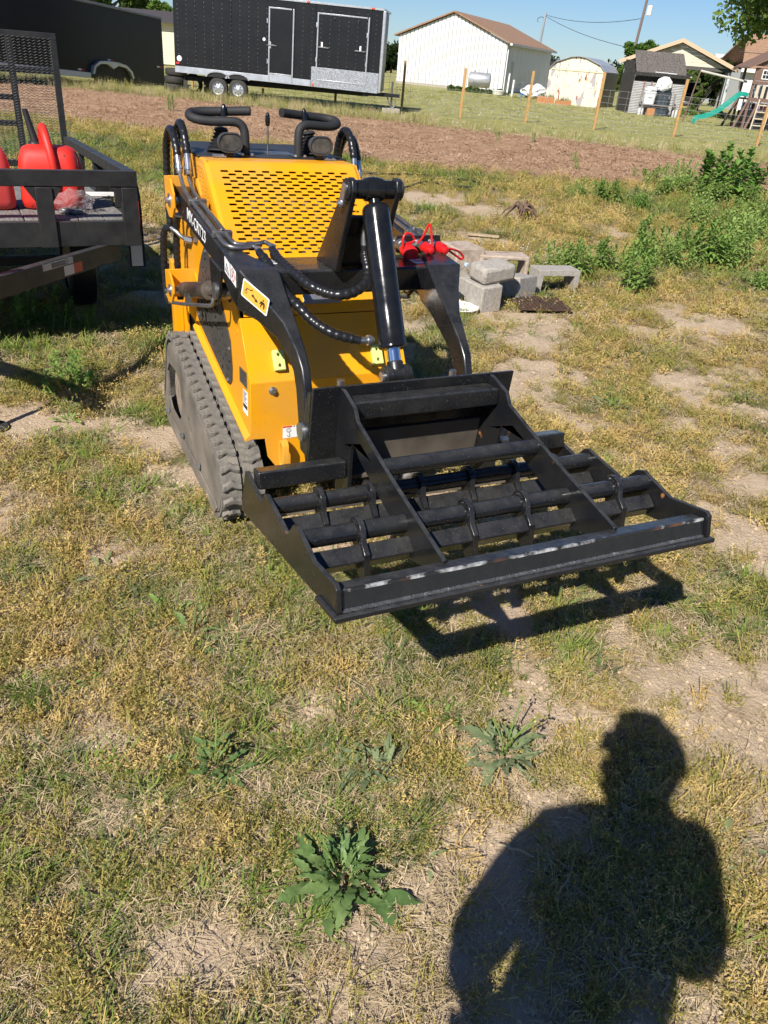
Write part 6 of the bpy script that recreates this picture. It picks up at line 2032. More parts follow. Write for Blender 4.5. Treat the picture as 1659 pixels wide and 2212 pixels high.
# vehicle in the carport
suv = thing('parked_suv', 'dark sport utility vehicle parked nose out in the carport', 'car', cf(4.3, 2.4, 0), radians(-12))
CARP = mat('dark_car_paint', (0.012, 0.013, 0.016), 0.2, coat=0.8)
GLS = mat('car_glass', (0.02, 0.025, 0.03), 0.05)
mb = MB()
prof = [(0.0, 0.35), (0.0, 0.95), (0.15, 1.05), (1.1, 1.15), (1.75, 1.75), (4.3, 1.78), (4.6, 1.1), (4.62, 0.4)]
mb.prism(prof, 'x', -0.92, 0.92)
mb.build('car_body', CARP, suv, 30, bevel=0.06)
mb = MB()
mb.hexa([(-0.74, 1.10, 1.185), (0.74, 1.10, 1.185), (0.66, 1.66, 1.69), (-0.66, 1.66, 1.69)], [(-0.74, 1.08, 1.195), (0.74, 1.08, 1.195), (0.66, 1.64, 1.70), (-0.66, 1.64, 1.70)])
mb.build('windscreen', GLS, suv, 30)
for sx in (-1, 1):
    MB().box((sx * 0.66, -0.02, 0.86), (0.36, 0.06, 0.18)).build('headlight', mat('headlight_glass', (0.55, 0.56, 0.58), 0.1, 0.3), suv, 30, bevel=0.03)
    MB().box((sx * 1.02, 1.15, 1.20), (0.20, 0.12, 0.16)).build('wing_mirror', CARP, suv, 30, bevel=0.03)
    for y in (0.85, 3.75):
        wheel(suv, (sx * 0.82, y, 0.36), (sx, 0, 0), 0.36, 0.24)
MB().box((0, -0.02, 0.80), (0.85, 0.05, 0.24)).build('grille', mat('chrome_grille', (0.4, 0.4, 0.41), 0.2, 0.9), suv, 30)
MB().box((0, -0.05, 0.48), (1.75, 0.10, 0.20)).build('bumper', mat('bumper_plastic', (0.02, 0.02, 0.02), 0.6), suv, 30, bevel=0.03)
MB().box((0, -0.03, 0.60), (0.5, 0.02, 0.12)).build('number_plate', WHITE, suv, 30)

# swing set with slide
ps = thing('playset', 'weathered wooden play tower with green slide and ladder', 'playset', (0, 0, 0))
pf = lambda u, v, z: Vector((15.45 + u, 42.4 + v, z))
PW = mat('weathered_cedar', (0.20, 0.125, 0.095), 0.85, c2=(0.14, 0.085, 0.065), scale=8, stretch=(4, 4, 1))
PL = mat('pale_ply', (0.52, 0.44, 0.33), 0.8)
for u, v in ((0.0, 0.0), (1.6, 0.0), (2.4, 0.0), (0.0, 1.5), (2.4, 1.5)):
    uvbox(ps, 'tower_post', pf, u, u + 0.10, v, v + 0.10, 0, 2.55, PW)
uvbox(ps, 'tower_floor', pf, 0.0, 1.7, 0.0, 1.6, 1.22, 1.30, PW)
uvbox(ps, 'floor_beam', pf, -0.03, 1.73, -0.05, -0.001, 1.16, 1.32, PW)
uvbox(ps, 'upper_rail', pf, -0.02, 1.72, -0.045, -0.001, 1.88, 2.02, PW)
for k in range(5):
    uvbox(ps, 'baluster', pf, 0.22 + k * 0.28, 0.22 + k * 0.28 + 0.14, -0.03, -0.002, 1.33, 1.86, PL)
uvbox(ps, 'upper_panel', pf, 0.1, 2.4, 0.0, 0.03, 2.03, 2.56, PW)
for u in (0.32, 0.98):
    w_ = uvbox(ps, 'toy_window', pf, u, u + 0.36, -0.02, -0.001, 2.10, 2.50, WHITE)
    for a in (0, 1):
        for b in (0, 1):
            uvbox(w_, 'pane', pf, u + 0.04 + 0.15 * a, u + 0.17 + 0.15 * a, -0.024, -0.021, 2.14 + 0.17 * b, 2.28 + 0.17 * b, GLS)
for s_ in (0, 1):
    ue, um = (-0.40, 1.25) if s_ == 0 else (2.9, 1.25)
    slab(ps, 'tower_roof', pf, [(ue, -0.25, 2.50), (um, -0.25, 3.40), (um, 1.85, 3.40), (ue, 1.85, 2.50)], 0.06, PW)
wallpoly(ps, 'roof_gable', pf, [(-0.1, 2.62), (2.6, 2.62), (1.25, 3.33)], -0.06, -0.03, PW)
uvbox(ps, 'sand_box', pf, 0.15, 1.6, 0.12, 1.4, 0.0, 0.75, mat('black_netting', (0.012, 0.012, 0.013), 0.8))
for (a, b) in (((-0.02, -0.05, 1.2), (-0.42, -0.1, 0.0)), ((-0.02, 1.4, 1.2), (-0.42, 1.5, 0.0)), ((0.5, -0.05, 1.2), (-0.05, -0.6, 0.0))):
    MB().tube([pf(*a), pf(*b)], 0.06, 6).build('brace', PW, ps)
for u in (0.25, 0.85):
    MB().tube([pf(u + 0.25, -0.08, 1.28), pf(u, -0.55, 0.0)], 0.035, 6).build('ladder_rail', PL, ps)
for k in range(4):
    t = 0.15 + k * 0.22
    MB().tube([pf(0.25 + 0.25 * t, -0.55 + 0.47 * t, 1.28 * t), pf(0.85 + 0.25 * t, -0.55 + 0.47 * t, 1.28 * t)], 0.03, 6).build('ladder_rung', PL, ps)
GRN = mat('green_slide_plastic', (0.015, 0.26, 0.19), 0.35)
sl = [(0.05, 1.36), (-0.25, 1.38), (-0.55, 1.12), (-0.95, 0.74), (-1.35, 0.46), (-1.75, 0.30), (-2.05, 0.22), (-2.15, 0.03)]
mb = MB()
rings = []
for (u, z) in smooth_path([(a, 0, b) for a, b in sl], 5) and [(p.x, p.z) for p in smooth_path([(a, 0, b) for a, b in sl], 5)]:
    rings.append([pf(u, 0.30, z + 0.14), pf(u, 0.34, z + 0.14), pf(u, 0.36, z + 0.03), pf(u, 0.74, z + 0.03), pf(u, 0.76, z + 0.14), pf(u, 0.80, z + 0.14), pf(u, 0.82, z - 0.02), pf(u, 0.28, z - 0.02)])
mb.loft(rings)
mb.build('slide', GRN, ps, 50)
MB().tube([pf(0.0, 0.8, 1.95), pf(-2.1, 1.4, 2.25)], 0.05, 8).build('swing_beam', mat('pale_beam', (0.45, 0.42, 0.37), 0.8), ps)
MB().tube([pf(-2.1, 1.4, 2.27), pf(-2.35, 1.6, 0)], 0.035, 8).build('swing_leg', PW, ps)

# house with brown roof at the right edge, and its white handrail
h2 = thing('brown_roof_house', 'white house with brown shingle roof at the right edge', 'house', (0, 0, 0))
hf = bframe((37.2, 73.5), radians(-4), 11.0, 9.0)
uvbox(h2, 'house_wall', hf, 0, 11, 0, 9, 0, 3.0, MATS['white_clapboard'])
slab(h2, 'roof_slope', hf, [(-0.5, -0.5, 2.95), (11.5, -0.5, 2.95), (11.2, 4.5, 5.6), (0.6, 4.5, 5.6)], 0.12, SHIN)
slab(h2, 'roof_slope', hf, [(0.6, 4.5, 5.6), (11.2, 4.5, 5.6), (11.5, 9.5, 2.95), (-0.5, 9.5, 2.95)], 0.12, SHIN)
uvbox(h2, 'fascia', hf, -0.5, 11.5, -0.56, -0.501, 2.80, 3.05, WHITE)
uvbox(h2, 'window', hf, 1.0, 2.2, -0.03, -0.001, 1.0, 2.2, GLS)
h3 = thing('far_white_house', 'low white roofed house beyond the carport', 'house', (0, 0, 0))
hg = bframe((39.0, 90.0), radians(-4), 9.0, 8.0)
uvbox(h3, 'house_wall', hg, 0, 9, 0, 8, 0, 2.6, MATS['white_clapboard'])
slab(h3, 'roof_slope', hg, [(-0.4, -0.4, 2.55), (9.4, -0.4, 2.55), (9.4, 4.0, 4.4), (-0.4, 4.0, 4.4)], 0.1, mat('white_roof', (0.70, 0.70, 0.69), 0.5))
slab(h3, 'roof_slope', hg, [(-0.4, 4.0, 4.4), (9.4, 4.0, 4.4), (9.4, 8.4, 2.55), (-0.4, 8.4, 2.55)], 0.1, MATS['white_roof'])
rl = thing('white_stair_rail', 'white porch stair railing behind the play tower', 'railing', (0, 0, 0))
rf = lambda u, v, z: Vector((21.0 + u, 58.5 + v, z))
for k in range(9):
    z = min(1.0, 0.25 + 0.30 * k)
    uvbox(rl, 'rail_baluster', rf, k * 0.28, k * 0.28 + 0.06, 0, 0.06, 0, z + 0.85, WHITE)
MB().tube([rf(0, 0.03, 1.1), rf(0.75, 0.03, 1.9), rf(2.4, 0.03, 1.9)], 0.05, 6).build('hand_rail', WHITE, rl)
uvbox(rl, 'porch_base', rf, 0.7, 2.6, 0.1, 2, 0, 0.9, mat('red_brick', (0.22, 0.06, 0.045), 0.85))

# pale house between the two black trailers
h4 = thing('cream_house', 'cream clapboard house with dark roof seen between the black trailers', 'house', (0, 0, 0))
hk = bframe((-13.0, 63.0), radians(4), 9.0, 8.0)
CLAP = mat('cream_clapboard', (0.70, 0.63, 0.46), 0.6)
for k in range(14):
    uvbox(h4, 'clapboard', hk, 0, 9, 0.0 + 0.004 * (k % 2), 0.1, 0.10 + k * 0.18, 0.10 + k * 0.18 + 0.172, CLAP)
uvbox(h4, 'house_core', hk, 0.02, 8.98, 0.101, 8, 0, 2.62, MATS['cream_trim'])
slab(h4, 'roof_slope', hk, [(-0.4, -0.5, 2.55), (9.4, -0.5, 2.55), (9.4, 4.0, 3.25), (-0.4, 4.0, 3.25)], 0.12, mat('dark_brown_roof', (0.06, 0.05, 0.05), 0.8))
slab(h4, 'roof_slope', hk, [(-0.4, 4.0, 3.25), (9.4, 4.0, 3.25), (9.4, 8.5, 2.55), (-0.4, 8.5, 2.55)], 0.12, MATS['dark_brown_roof'])
w_ = uvbox(h4, 'window', hk, 5.1, 5.9, -0.04, -0.001, 0.9, 2.2, mat('dark_red_shutter', (0.08, 0.03, 0.03), 0.6))
for k in range(2):
    uvbox(w_, 'pane', hk, 5.2 + 0.33 * k, 5.48 + 0.33 * k, -0.05, -0.041, 1.0, 2.1, GLS)

# poles and wires
PO = mat('utility_pole_wood', (0.17, 0.125, 0.10), 0.9)
p1_ = thing('utility_pole', 'grey utility pole rising behind the barn roof', 'utility pole', (11.7, 95.0, 0), 0, 'utility poles')
MB().turned((0, 0, 0), (0.35, 0, 6.8), [(0, 0.14), (5.2, 0.11), (5.21, 0.115), (6.8, 0.10)], 10).build('pole_shaft', mat('grey_pole', (0.33, 0.34, 0.35), 0.7), p1_)
MB().tube(smooth_path([(0.35, 0, 6.2), (0.0, 0, 6.4), (-0.4, 0, 6.2), (-0.3, 0, 5.9)], 4), 0.03, 5).build('pole_bracket', STEELD, p1_)
p2_ = thing('utility_pole', 'brown utility pole with white transformer above the carport', 'utility pole', (16.9, 75.0, 0), 0, 'utility poles')
MB().turned((0, 0, 0), (0.55, 0, 9.5), [(0, 0.13), (9.5, 0.09)], 10).build('pole_shaft', PO, p2_)
MB().turned((0.75, -0.1, 6.1), (0.77, -0.1, 7.0), [(0, 0.15), (0.02, 0.20), (0.62, 0.20), (0.68, 0.14), (0.70, 0.05)], 14).build('transformer', WHITE, p2_)
MB().box((0.52, 0, 7.55), (1.2, 0.10, 0.12)).build('cross_arm', PO, p2_, 30)
CAB = mat('cable_black', (0.05, 0.05, 0.055), 0.6)


def cable(lab, a, b, sag):
    a, b = Vector(a), Vector(b)
    pts = [a.lerp(b, k / 14) - Vector((0, 0, 4 * sag * (k / 14) * (1 - k / 14))) for k in range(15)]
    tag(MB().tube(pts, 0.022, 5).build('power_cable', CAB, None, 60), lab, 'power line', 'power cables')


cable('upper overhead cable between the two utility poles', (12.05, 95, 6.6), (17.3, 75, 5.9), 0.45)
cable('lower overhead cable dropping from the grey pole towards the carport', (12.05, 95, 6.5), (16.6, 62.5, 3.3), 0.5)
cable('overhead cable entering from the right above the play tower', (22.4, 66, 3.9), (34.0, 66, 5.1), 0.35)
# ================================================================== vegetation
def gz1(x, y):
    return float(gheight(np.array([x]), np.array([y]))[0])


G_GRASS = leaf_mat('grass_green', (0.14, 0.215, 0.040), (0.32, 0.39, 0.095), 0.5)
G_BLUE = leaf_mat('grass_bluegreen', (0.12, 0.165, 0.065), (0.24, 0.27, 0.12), 0.5)
G_DRY = leaf_mat('dry_gold', (0.44, 0.305, 0.105), (0.66, 0.49, 0.20), 0.7, trl=0.25)
G_STRAW = leaf_mat('straw', (0.33, 0.245, 0.135), (0.58, 0.46, 0.29), 0.75, trl=0.0)
G_OLIVE = leaf_mat('olive_weed', (0.27, 0.25, 0.065), (0.46, 0.39, 0.12), 0.6)
G_LAWN = leaf_mat('lawn_olive', (0.24, 0.255, 0.075), (0.46, 0.41, 0.17), 0.6, trl=0.2)
G_CLOV = leaf_mat('clover_flower', (0.62, 0.60, 0.50), (0.75, 0.73, 0.66), 0.8, trl=0.1)
G_CHIP = leaf_mat('mulch_chip', (0.30, 0.17, 0.10), (0.50, 0.345, 0.235), 0.9, trl=0.0)


def blade(V, F, p, d, lean, L_, w, droop, rs, seg=3):
    """one grass blade as a bent strip"""
    side = Vector((-d.y, d.x, 0))
    o = len(V)
    for k in range(seg + 1):
        t = k / seg
        c_ = p + d * (lean * L_ * t + droop * L_ * t * t) + Vector((0, 0, L_ * (t * (1 - 0.5 * lean) - 0.75 * droop * t * t)))
        hw = w * 0.5 * (1 - t ** 1.6)
        if k < seg:
            V += [c_ - side * hw, c_ + side * hw]
        else:
            V.append(c_)
    for k in range(seg - 1):
        F.append((o + 2 * k, o + 2 * k + 1, o + 2 * k + 3, o + 2 * k + 2))
    F.append((o + 2 * seg - 2, o + 2 * seg - 1, o + 2 * seg))


def proto(name, V, F, m):
    me = bpy.data.meshes.new(name)
    me.from_pydata([tuple(v) for v in V], [], F)
    me.materials.append(m)
    me.update()
    return bpy.data.objects.new(name, me)


def tuft(name, n, rad, Lr, wr, lean, droop, m, seed):
    rs = random.Random(seed)
    V, F = [], []
    for k in range(n):
        a = rs.uniform(0, 2 * pi)
        r = rad * sqrt(rs.random())
        b = a + rs.gauss(0, 0.7)
        blade(V, F, Vector((r * cos(a), r * sin(a), -0.003)), Vector((cos(b), sin(b), 0)), rs.uniform(*lean), rs.uniform(*Lr), rs.uniform(*wr), rs.uniform(*droop), rs)
    return proto(name, V, F, m)


def litter(name, n, rad, Lr, wr, m, seed):
    rs = random.Random(seed)
    V, F = [], []
    for k in range(n):
        a, r = rs.uniform(0, 2 * pi), rad * sqrt(rs.random())
        c_ = Vector((r * cos(a), r * sin(a), rs.uniform(0.001, 0.012)))
        b = rs.uniform(0, 2 * pi)
        d = Vector((cos(b), sin(b), rs.uniform(-0.15, 0.25)))
        s_ = Vector((-sin(b), cos(b), rs.uniform(-0.3, 0.3)))
        l, w = rs.uniform(*Lr), rs.uniform(*wr)
        kx = d * (l / 2)
        bend = Vector((0, 0, rs.uniform(0, 0.25) * l)) + s_ * rs.uniform(-0.12, 0.12) * l
        o = len(V)
        V += [c_ - kx - s_ * w / 2, c_ - kx + s_ * w / 2, c_ + bend - s_ * w / 2, c_ + bend + s_ * w / 2, c_ + kx - s_ * w / 3, c_ + kx + s_ * w / 3]
        F += [(o, o + 1, o + 3, o + 2), (o + 2, o + 3, o + 5, o + 4)]
    return proto(name, V, F, m)


def sprig(name, n, hgt, leaf, m, seed, per=13, spread=0.9):
    """drying little weed: thin branching stems carrying many tiny leaves and seed heads"""
    rs = random.Random(seed)
    V, F = [], []
    for k in range(n):
        a = rs.uniform(0, 2 * pi)
        d = Vector((cos(a) * spread * rs.uniform(0.3, 1), sin(a) * spread * rs.uniform(0.3, 1), rs.uniform(0.25, 1))).normalized()
        p = Vector((rs.gauss(0, 0.012), rs.gauss(0, 0.012), 0))
        Ls = hgt * rs.uniform(0.6, 1.2)
        q = p + d * Ls - Vector((0, 0, 0.15 * Ls))
        s_ = d.cross(Vector((0, 0, 1))).normalized() * 0.0009
        o = len(V)
        V += [p - s_, p + s_, q + s_, q - s_]
        F.append((o, o + 1, o + 2, o + 3))
        for j in range(per):
            t = rs.uniform(0.15, 1.05)
            c_ = p.lerp(q, t) + Vector((rs.gauss(0, 0.007), rs.gauss(0, 0.007), rs.gauss(0, 0.005)))
            u = Vector((rs.gauss(0, 1), rs.gauss(0, 1), rs.gauss(0, 0.7))).normalized() * leaf * rs.uniform(0.6, 1.3)
            w = u.orthogonal().normalized() * leaf * 0.38
            o = len(V)
            V += [c_ - u, c_ + w, c_ + u, c_ - w]
            F.append((o, o + 1, o + 2, o + 3))
    return proto(name, V, F, m)


def scatter(name, label, cat, protos, pts, scl, which, tilt=0.25, seed=1):
    """one object: points carrying instances of the prototype meshes (geometry nodes)"""
    rg = np.random.default_rng(seed)
    pc = bpy.data.collections.new(name + '_prototypes')
    for i, o in enumerate(protos):
        o.name = '%s_%02d' % (name, i)
        pc.objects.link(o)
    n = len(pts)
    me = bpy.data.meshes.new(name)
    me.vertices.add(n)
    me.vertices.foreach_set('co', np.asarray(pts, dtype=np.float32).ravel())
    rot = np.stack([rg.normal(0, tilt, n), rg.normal(0, tilt, n), rg.uniform(0, 2 * pi, n)], -1).astype(np.float32)
    for nm, ty, dat, key in (('rot', 'FLOAT_VECTOR', rot.ravel(), 'vector'), ('scl', 'FLOAT', np.asarray(scl, dtype=np.float32), 'value'), ('which', 'INT', np.asarray(which, dtype=np.int32), 'value')):
        at_ = me.attributes.new(nm, ty, 'POINT')
        at_.data.foreach_set(key, dat)
    o = bpy.data.objects.new(name, me)
    col.objects.link(o)
    tag(o, label, cat, kind='stuff')
    ng = bpy.data.node_groups.new(name + '_nodes', 'GeometryNodeTree')
    ng.interface.new_socket('Geometry', in_out='INPUT', socket_type='NodeSocketGeometry')
    ng.interface.new_socket('Geometry', in_out='OUTPUT', socket_type='NodeSocketGeometry')
    nn, ll = ng.nodes, ng.links
    gi, go = nn.new('NodeGroupInput'), nn.new('NodeGroupOutput')
    ci = nn.new('GeometryNodeCollectionInfo')
    ci.inputs['Collection'].default_value = pc
    ci.inputs['Separate Children'].default_value = True
    ci.inputs['Reset Children'].default_value = True
    ip = nn.new('GeometryNodeInstanceOnPoints')
    ip.inputs['Pick Instance'].default_value = True

    def na(nm, dt):
        q = nn.new('GeometryNodeInputNamedAttribute')
        q.data_type = dt
        q.inputs['Name'].default_value = nm
        return q.outputs['Attribute']
    ll.new(gi.outputs[0], ip.inputs['Points'])
    ll.new(ci.outputs[0], ip.inputs['Instance'])
    ll.new(na('which', 'INT'), ip.inputs['Instance Index'])
    er = nn.new('FunctionNodeEulerToRotation')
    ll.new(na('rot', 'FLOAT_VECTOR'), er.inputs[0])
    ll.new(er.outputs[0], ip.inputs['Rotation'])
    ll.new(na('scl', 'FLOAT'), ip.inputs['Scale'])
    ll.new(ip.outputs[0], go.inputs[0])
    md = o.modifiers.new('scatter', 'NODES')
    md.node_group = ng
    return o


def ring_points(n, r0, r1, power, seed, half=50):
    """points on the ground before the camera place, denser near: density ~ r^-power"""
    rg = np.random.default_rng(seed)
    u = rg.random(n)
    k = 2 - power
    r = (r0 ** k + u * (r1 ** k - r0 ** k)) ** (1 / k) if abs(k) > 1e-3 else r0 * (r1 / r0) ** u
    a = radians(half) * (2 * rg.random(n) - 1)
    return r * np.sin(a), r * np.cos(a), r, rg


def off_machine(x, y):
    lx, ly = x - LOx, y - LOy
    fx = lx * cos(LHa) + ly * sin(LHa)
    fy = -lx * sin(LHa) + ly * cos(LHa)
    return ~((np.abs(np.abs(fy) - 0.34) < 0.10) & (fx > -0.80) & (fx < 0.42))


def pack(x, y, dz_=0.0):
    return np.stack([x, y, gheight(x, y) + dz_], -1)


# --- near turf (r < 17 m)
def near_layer(n, r0, r1, power, seed):
    x, y, r, rg = ring_points(n, r0, r1, power, seed)
    ok = off_machine(x, y)
    mu = mulch_mask(x, y)
    ok &= (mu < 0.35 + 0.3 * rg.random(n))
    return x[ok], y[ok], r[ok], rg


gr_protos = [tuft('g', 20, 0.030, (0.032, 0.080), (0.0030, 0.0048), (0.25, 1.1), (0.1, 0.6), G_GRASS if k < 4 else G_BLUE, 100 + k) for k in range(6)]
x, y, r, rg = near_layer(23000, 0.55, 20.5, 1.38, 5)
gm, bm_ = green_mask(x, y), bare_mask(x, y)
keep = rg.random(len(x)) < (0.05 + 0.95 * gm ** 2.0) * (1 - 0.95 * bm_)
x, y, r = x[keep], y[keep], r[keep]
sc = (0.75 + 0.6 * rg.random(len(x))) * np.clip(0.80 + 0.11 * r, 0.8, 2.3)
scatter('grass', 'short green grass growing in patches over the dry ground', 'grass', gr_protos, pack(x, y), sc, rg.integers(0, 6, len(x)), 0.2, 6)

dr_protos = [sprig('d', 9, 0.060, 0.0043, G_DRY if k < 4 else G_OLIVE, 200 + k) for k in range(7)]
x, y, r, rg = near_layer(34000, 0.55, 20.5, 1.38, 7)
gm, bm_ = green_mask(x, y), bare_mask(x, y)
keep = rg.random(len(x)) < (0.22 + 0.78 * (1 - gm)) * (1 - 0.96 * bm_)
x, y, r = x[keep], y[keep], r[keep]
gm = gm[keep]
sc = (0.6 + 0.7 * rg.random(len(x))) * np.clip(0.85 + 0.13 * r, 0.85, 2.7)
wh = np.where(rg.random(len(x)) < 0.45 + 0.5 * gm, rg.integers(4, 7, len(x)), rg.integers(0, 4, len(x)))
scatter('dry_weeds', 'low drying ochre weeds carpeting the ground', 'weeds', dr_protos, pack(x, y), sc, wh, 0.25, 8)

st_protos = [litter('s', 28, 0.06, (0.015, 0.070), (0.0010, 0.0023), G_STRAW, 300 + k) for k in range(5)]
x, y, r, rg = near_layer(22000, 0.55, 12, 1.55, 9)
bm_ = bare_mask(x, y)
keep = rg.random(len(x)) < (0.74 - 0.64 * bm_)
x, y, r = x[keep], y[keep], r[keep]
scatter('straw_litter', 'dead straw and clippings lying on the soil', 'litter', st_protos, pack(x, y, 0.002), (0.7 + 0.6 * rg.random(len(x))) * np.clip(0.8 + 0.06 * r, 0.8, 1.6), rg.integers(0, 5, len(x)), 0.12, 10)

# --- clods and crumbs on the bare soil
def clod(k):
    rs = random.Random(600 + k)
    bmc = bmesh.new()
    bmesh.ops.create_icosphere(bmc, subdivisions=1, radius=1)
    V = [Vector((v.co.x * 0.007, v.co.y * 0.006, v.co.z * 0.0042)) * rs.uniform(0.7, 1.3) for v in bmc.verts]
    F = [tuple(v.index for v in f.verts) for f in bmc.faces]
    bmc.free()
    return proto('k', V, F, G_CLOD)


G_CLOD = leaf_mat('soil_clod', (0.40, 0.30, 0.195), (0.56, 0.44, 0.31), trl=0.0)
x, y, r, rg = near_layer(30000, 0.55, 7, 1.5, 13)
bm_ = bare_mask(x, y)
keep = rg.random(len(x)) < np.clip(bm_ * 1.1, 0.03, 1) * (0.25 + 0.75 * (fbm(x, y, 9, 77, 3) > 0.5))
x, y, r = x[keep], y[keep], r[keep]
scatter('soil_crumbs', 'crumbs and small clods of dry soil on the bare patches', 'soil', [clod(k) for k in range(5)], pack(x, y, 0.001), 0.35 + 1.3 * rg.random(len(x)) ** 3, rg.integers(0, 5, len(x)), 0.6, 14)

# --- mulch chips
ch_protos = [litter('c', 22, 0.13, (0.012, 0.042), (0.004, 0.010), G_CHIP, 400 + k) for k in range(4)]
rg = np.random.default_rng(17)
x, y = rg.uniform(-15, 13, 22000), rg.uniform(15.2, 28.5, 22000)
keep = rg.random(len(x)) < mulch_mask(x, y) * np.clip(1.25 - 0.03 * y, 0.3, 1) * (np.abs(x) < y * 0.62)
x, y = x[keep], y[keep]
scatter('mulch_chips', 'reddish brown wood mulch spread in a wide strip', 'mulch', ch_protos, pack(x, y, 0.004), 1.0 + 0.7 * rg.random(len(x)), rg.integers(0, 4, len(x)), 0.2, 18)

# --- lawn beyond
ln_protos = [tuft('l', 20, 0.11, (0.02, 0.06), (0.005, 0.009), (0.5, 1.2), (0.1, 0.6), G_LAWN if k < 3 else G_GRASS, 500 + k) for k in range(4)]
x, y, r, rg = ring_points(16000, 19, 60, 1.4, 21, 40)
keep = (y > np.interp(x, *MFAR) - 0.6 + 0.8 * rg.random(len(x)))
x, y, r = x[keep], y[keep], r[keep]
scatter('lawn_grass', 'mown olive green lawn beyond the wire fence', 'lawn', ln_protos, pack(x, y), (0.8 + 0.7 * rg.random(len(x))) * np.clip(r / 26, 0.9, 2.4), np.where(rg.random(len(x)) < 0.85, rg.integers(0, 3, len(x)), 3), 0.15, 22)
tl_protos = [tuft('t', 16, 0.10, (0.18, 0.48), (0.006, 0.010), (0.05, 0.4), (0.02, 0.35), G_LAWN if k else G_STRAW, 540 + k) for k in range(3)]
rg = np.random.default_rng(23)
n = 2600
t = rg.random(n)
x = -15 + 30 * t
y = np.interp(x, *MFAR) + 0.3 + 3.2 * rg.random(n) ** 1.5
keep = (rg.random(n) < np.where(x < 0.5, 0.95, 0.30))
x, y = x[keep], y[keep]
scatter('tall_grass', 'taller unmown grass along the trailers and fence line', 'grass', tl_protos, pack(x, y), 0.5 + 0.6 * rg.random(len(x)), rg.integers(0, 3, len(x)), 0.15, 24)
# --- clover flowers
V, F = [], []
bmx = bmesh.new()
bmesh.ops.create_icosphere(bmx, subdivisions=1, radius=0.011)
V = [v.co + Vector((0, 0, 0.07)) for v in bmx.verts]
F = [tuple(v.index for v in f.verts) for f in bmx.faces]
bmx.free()
V += [Vector((-0.001, 0, 0)), Vector((0.001, 0, 0)), Vector((0.001, 0, 0.065)), Vector((-0.001, 0, 0.065))]
o_ = len(V) - 4
F.append((o_, o_ + 1, o_ + 2, o_ + 3))
cl = proto('f', V, F, G_CLOV)
rg = np.random.default_rng(29)
pts, scs = [], []
for (cx, cy, rx, ry, n, s_) in ((1.45, 8.6, 0.5, 0.5, 70, 0.6), (1.5, 6.6, 0.5, 0.5, 20, 0.5), (-4.3, 10.2, 0.6, 0.5, 240, 0.9), (2.3, 8.4, 0.6, 0.6, 20, 0.5)):
    px, py = rg.normal(cx, rx * 0.6, n), rg.normal(cy, ry * 0.6, n)
    pts.append(pack(px, py))
    scs.append(np.full(n, s_) * (0.7 + 0.6 * rg.random(n)))
n = 6000
x, y, r, rg2 = ring_points(n, 26, 62, 1.2, 31, 38)
k_ = (y > np.interp(x, *MFAR) + 0.5) & (rg2.random(n) < 0.2 + 0.8 * sstep(0.45, 0.65, fbm(x, y, 0.3, 70, 3)))
pts.append(pack(x[k_], y[k_]))
scs.append(0.8 + 0.6 * rg2.random(int(k_.sum())))
P_, S_ = np.concatenate(pts), np.concatenate(scs)
scatter('clover_flowers', 'small white clover flowers dotted through the grass', 'clover', [cl], P_, S_, np.zeros(len(P_)), 0.2, 33)

# ------------------------------------------------------------------ single weeds
W_DARK = leaf_mat('weed_dark_green', (0.095, 0.175, 0.05), (0.24, 0.33, 0.115), 0.45, 14.0, 0.3, True)
W_MID = leaf_mat('weed_mid_green', (0.20, 0.325, 0.07), (0.38, 0.48, 0.15), 0.5, 9.0, 0.38)
W_GREY = leaf_mat('weed_grey_green', (0.16, 0.205, 0.10), (0.27, 0.31, 0.16), 0.6, 9.0, 0.25)
W_POKE = leaf_mat('pokeweed_green', (0.10, 0.22, 0.035), (0.23, 0.36, 0.07), 0.4, 6.0, 0.3, True)


def leaf_mesh(name, L_, W_, lobes, m, seed, curl=0.5, n=12):
    """leaf along +x, broadest past the middle, with toothed or lobed margin, fold, ruffle and curl"""
    rs = random.Random(seed)
    V, F = [], []
    sway = rs.uniform(-0.12, 0.12)
    for k in range(n + 1):
        t = k / n
        w = W_ * 0.5 * (0.16 + 0.84 * sin(pi * min(1.0, t ** 1.45)) ** 0.8) * (1 - t ** 6)
        if lobes:
            w *= 1 - 0.5 * (k % 2) * (1 - 0.4 * t) * rs.uniform(0.6, 1.0)
        z = L_ * (0.50 * t - curl * t * t)
        wl_ = 0.20 * W_ * rs.uniform(-1, 1)
        wr = 0.20 * W_ * rs.uniform(-1, 1)
        yc = sway * L_ * t * t
        V += [(L_ * t - 0.25 * w, yc - w, z + 0.28 * w + wl_), (L_ * t, yc, z), (L_ * t - 0.25 * w, yc + w, z + 0.28 * w + wr)]
    for k in range(n):
        o = 3 * k
        F += [(o, o + 1, o + 4, o + 3), (o + 1, o + 2, o + 5, o + 4)]
    me = bpy.data.meshes.new(name)
    me.from_pydata(V, [], F)
    me.materials.append(m)
    me.polygons.foreach_set('use_smooth', [True] * len(me.polygons))
    me.update()
    return me


LEAF = {}


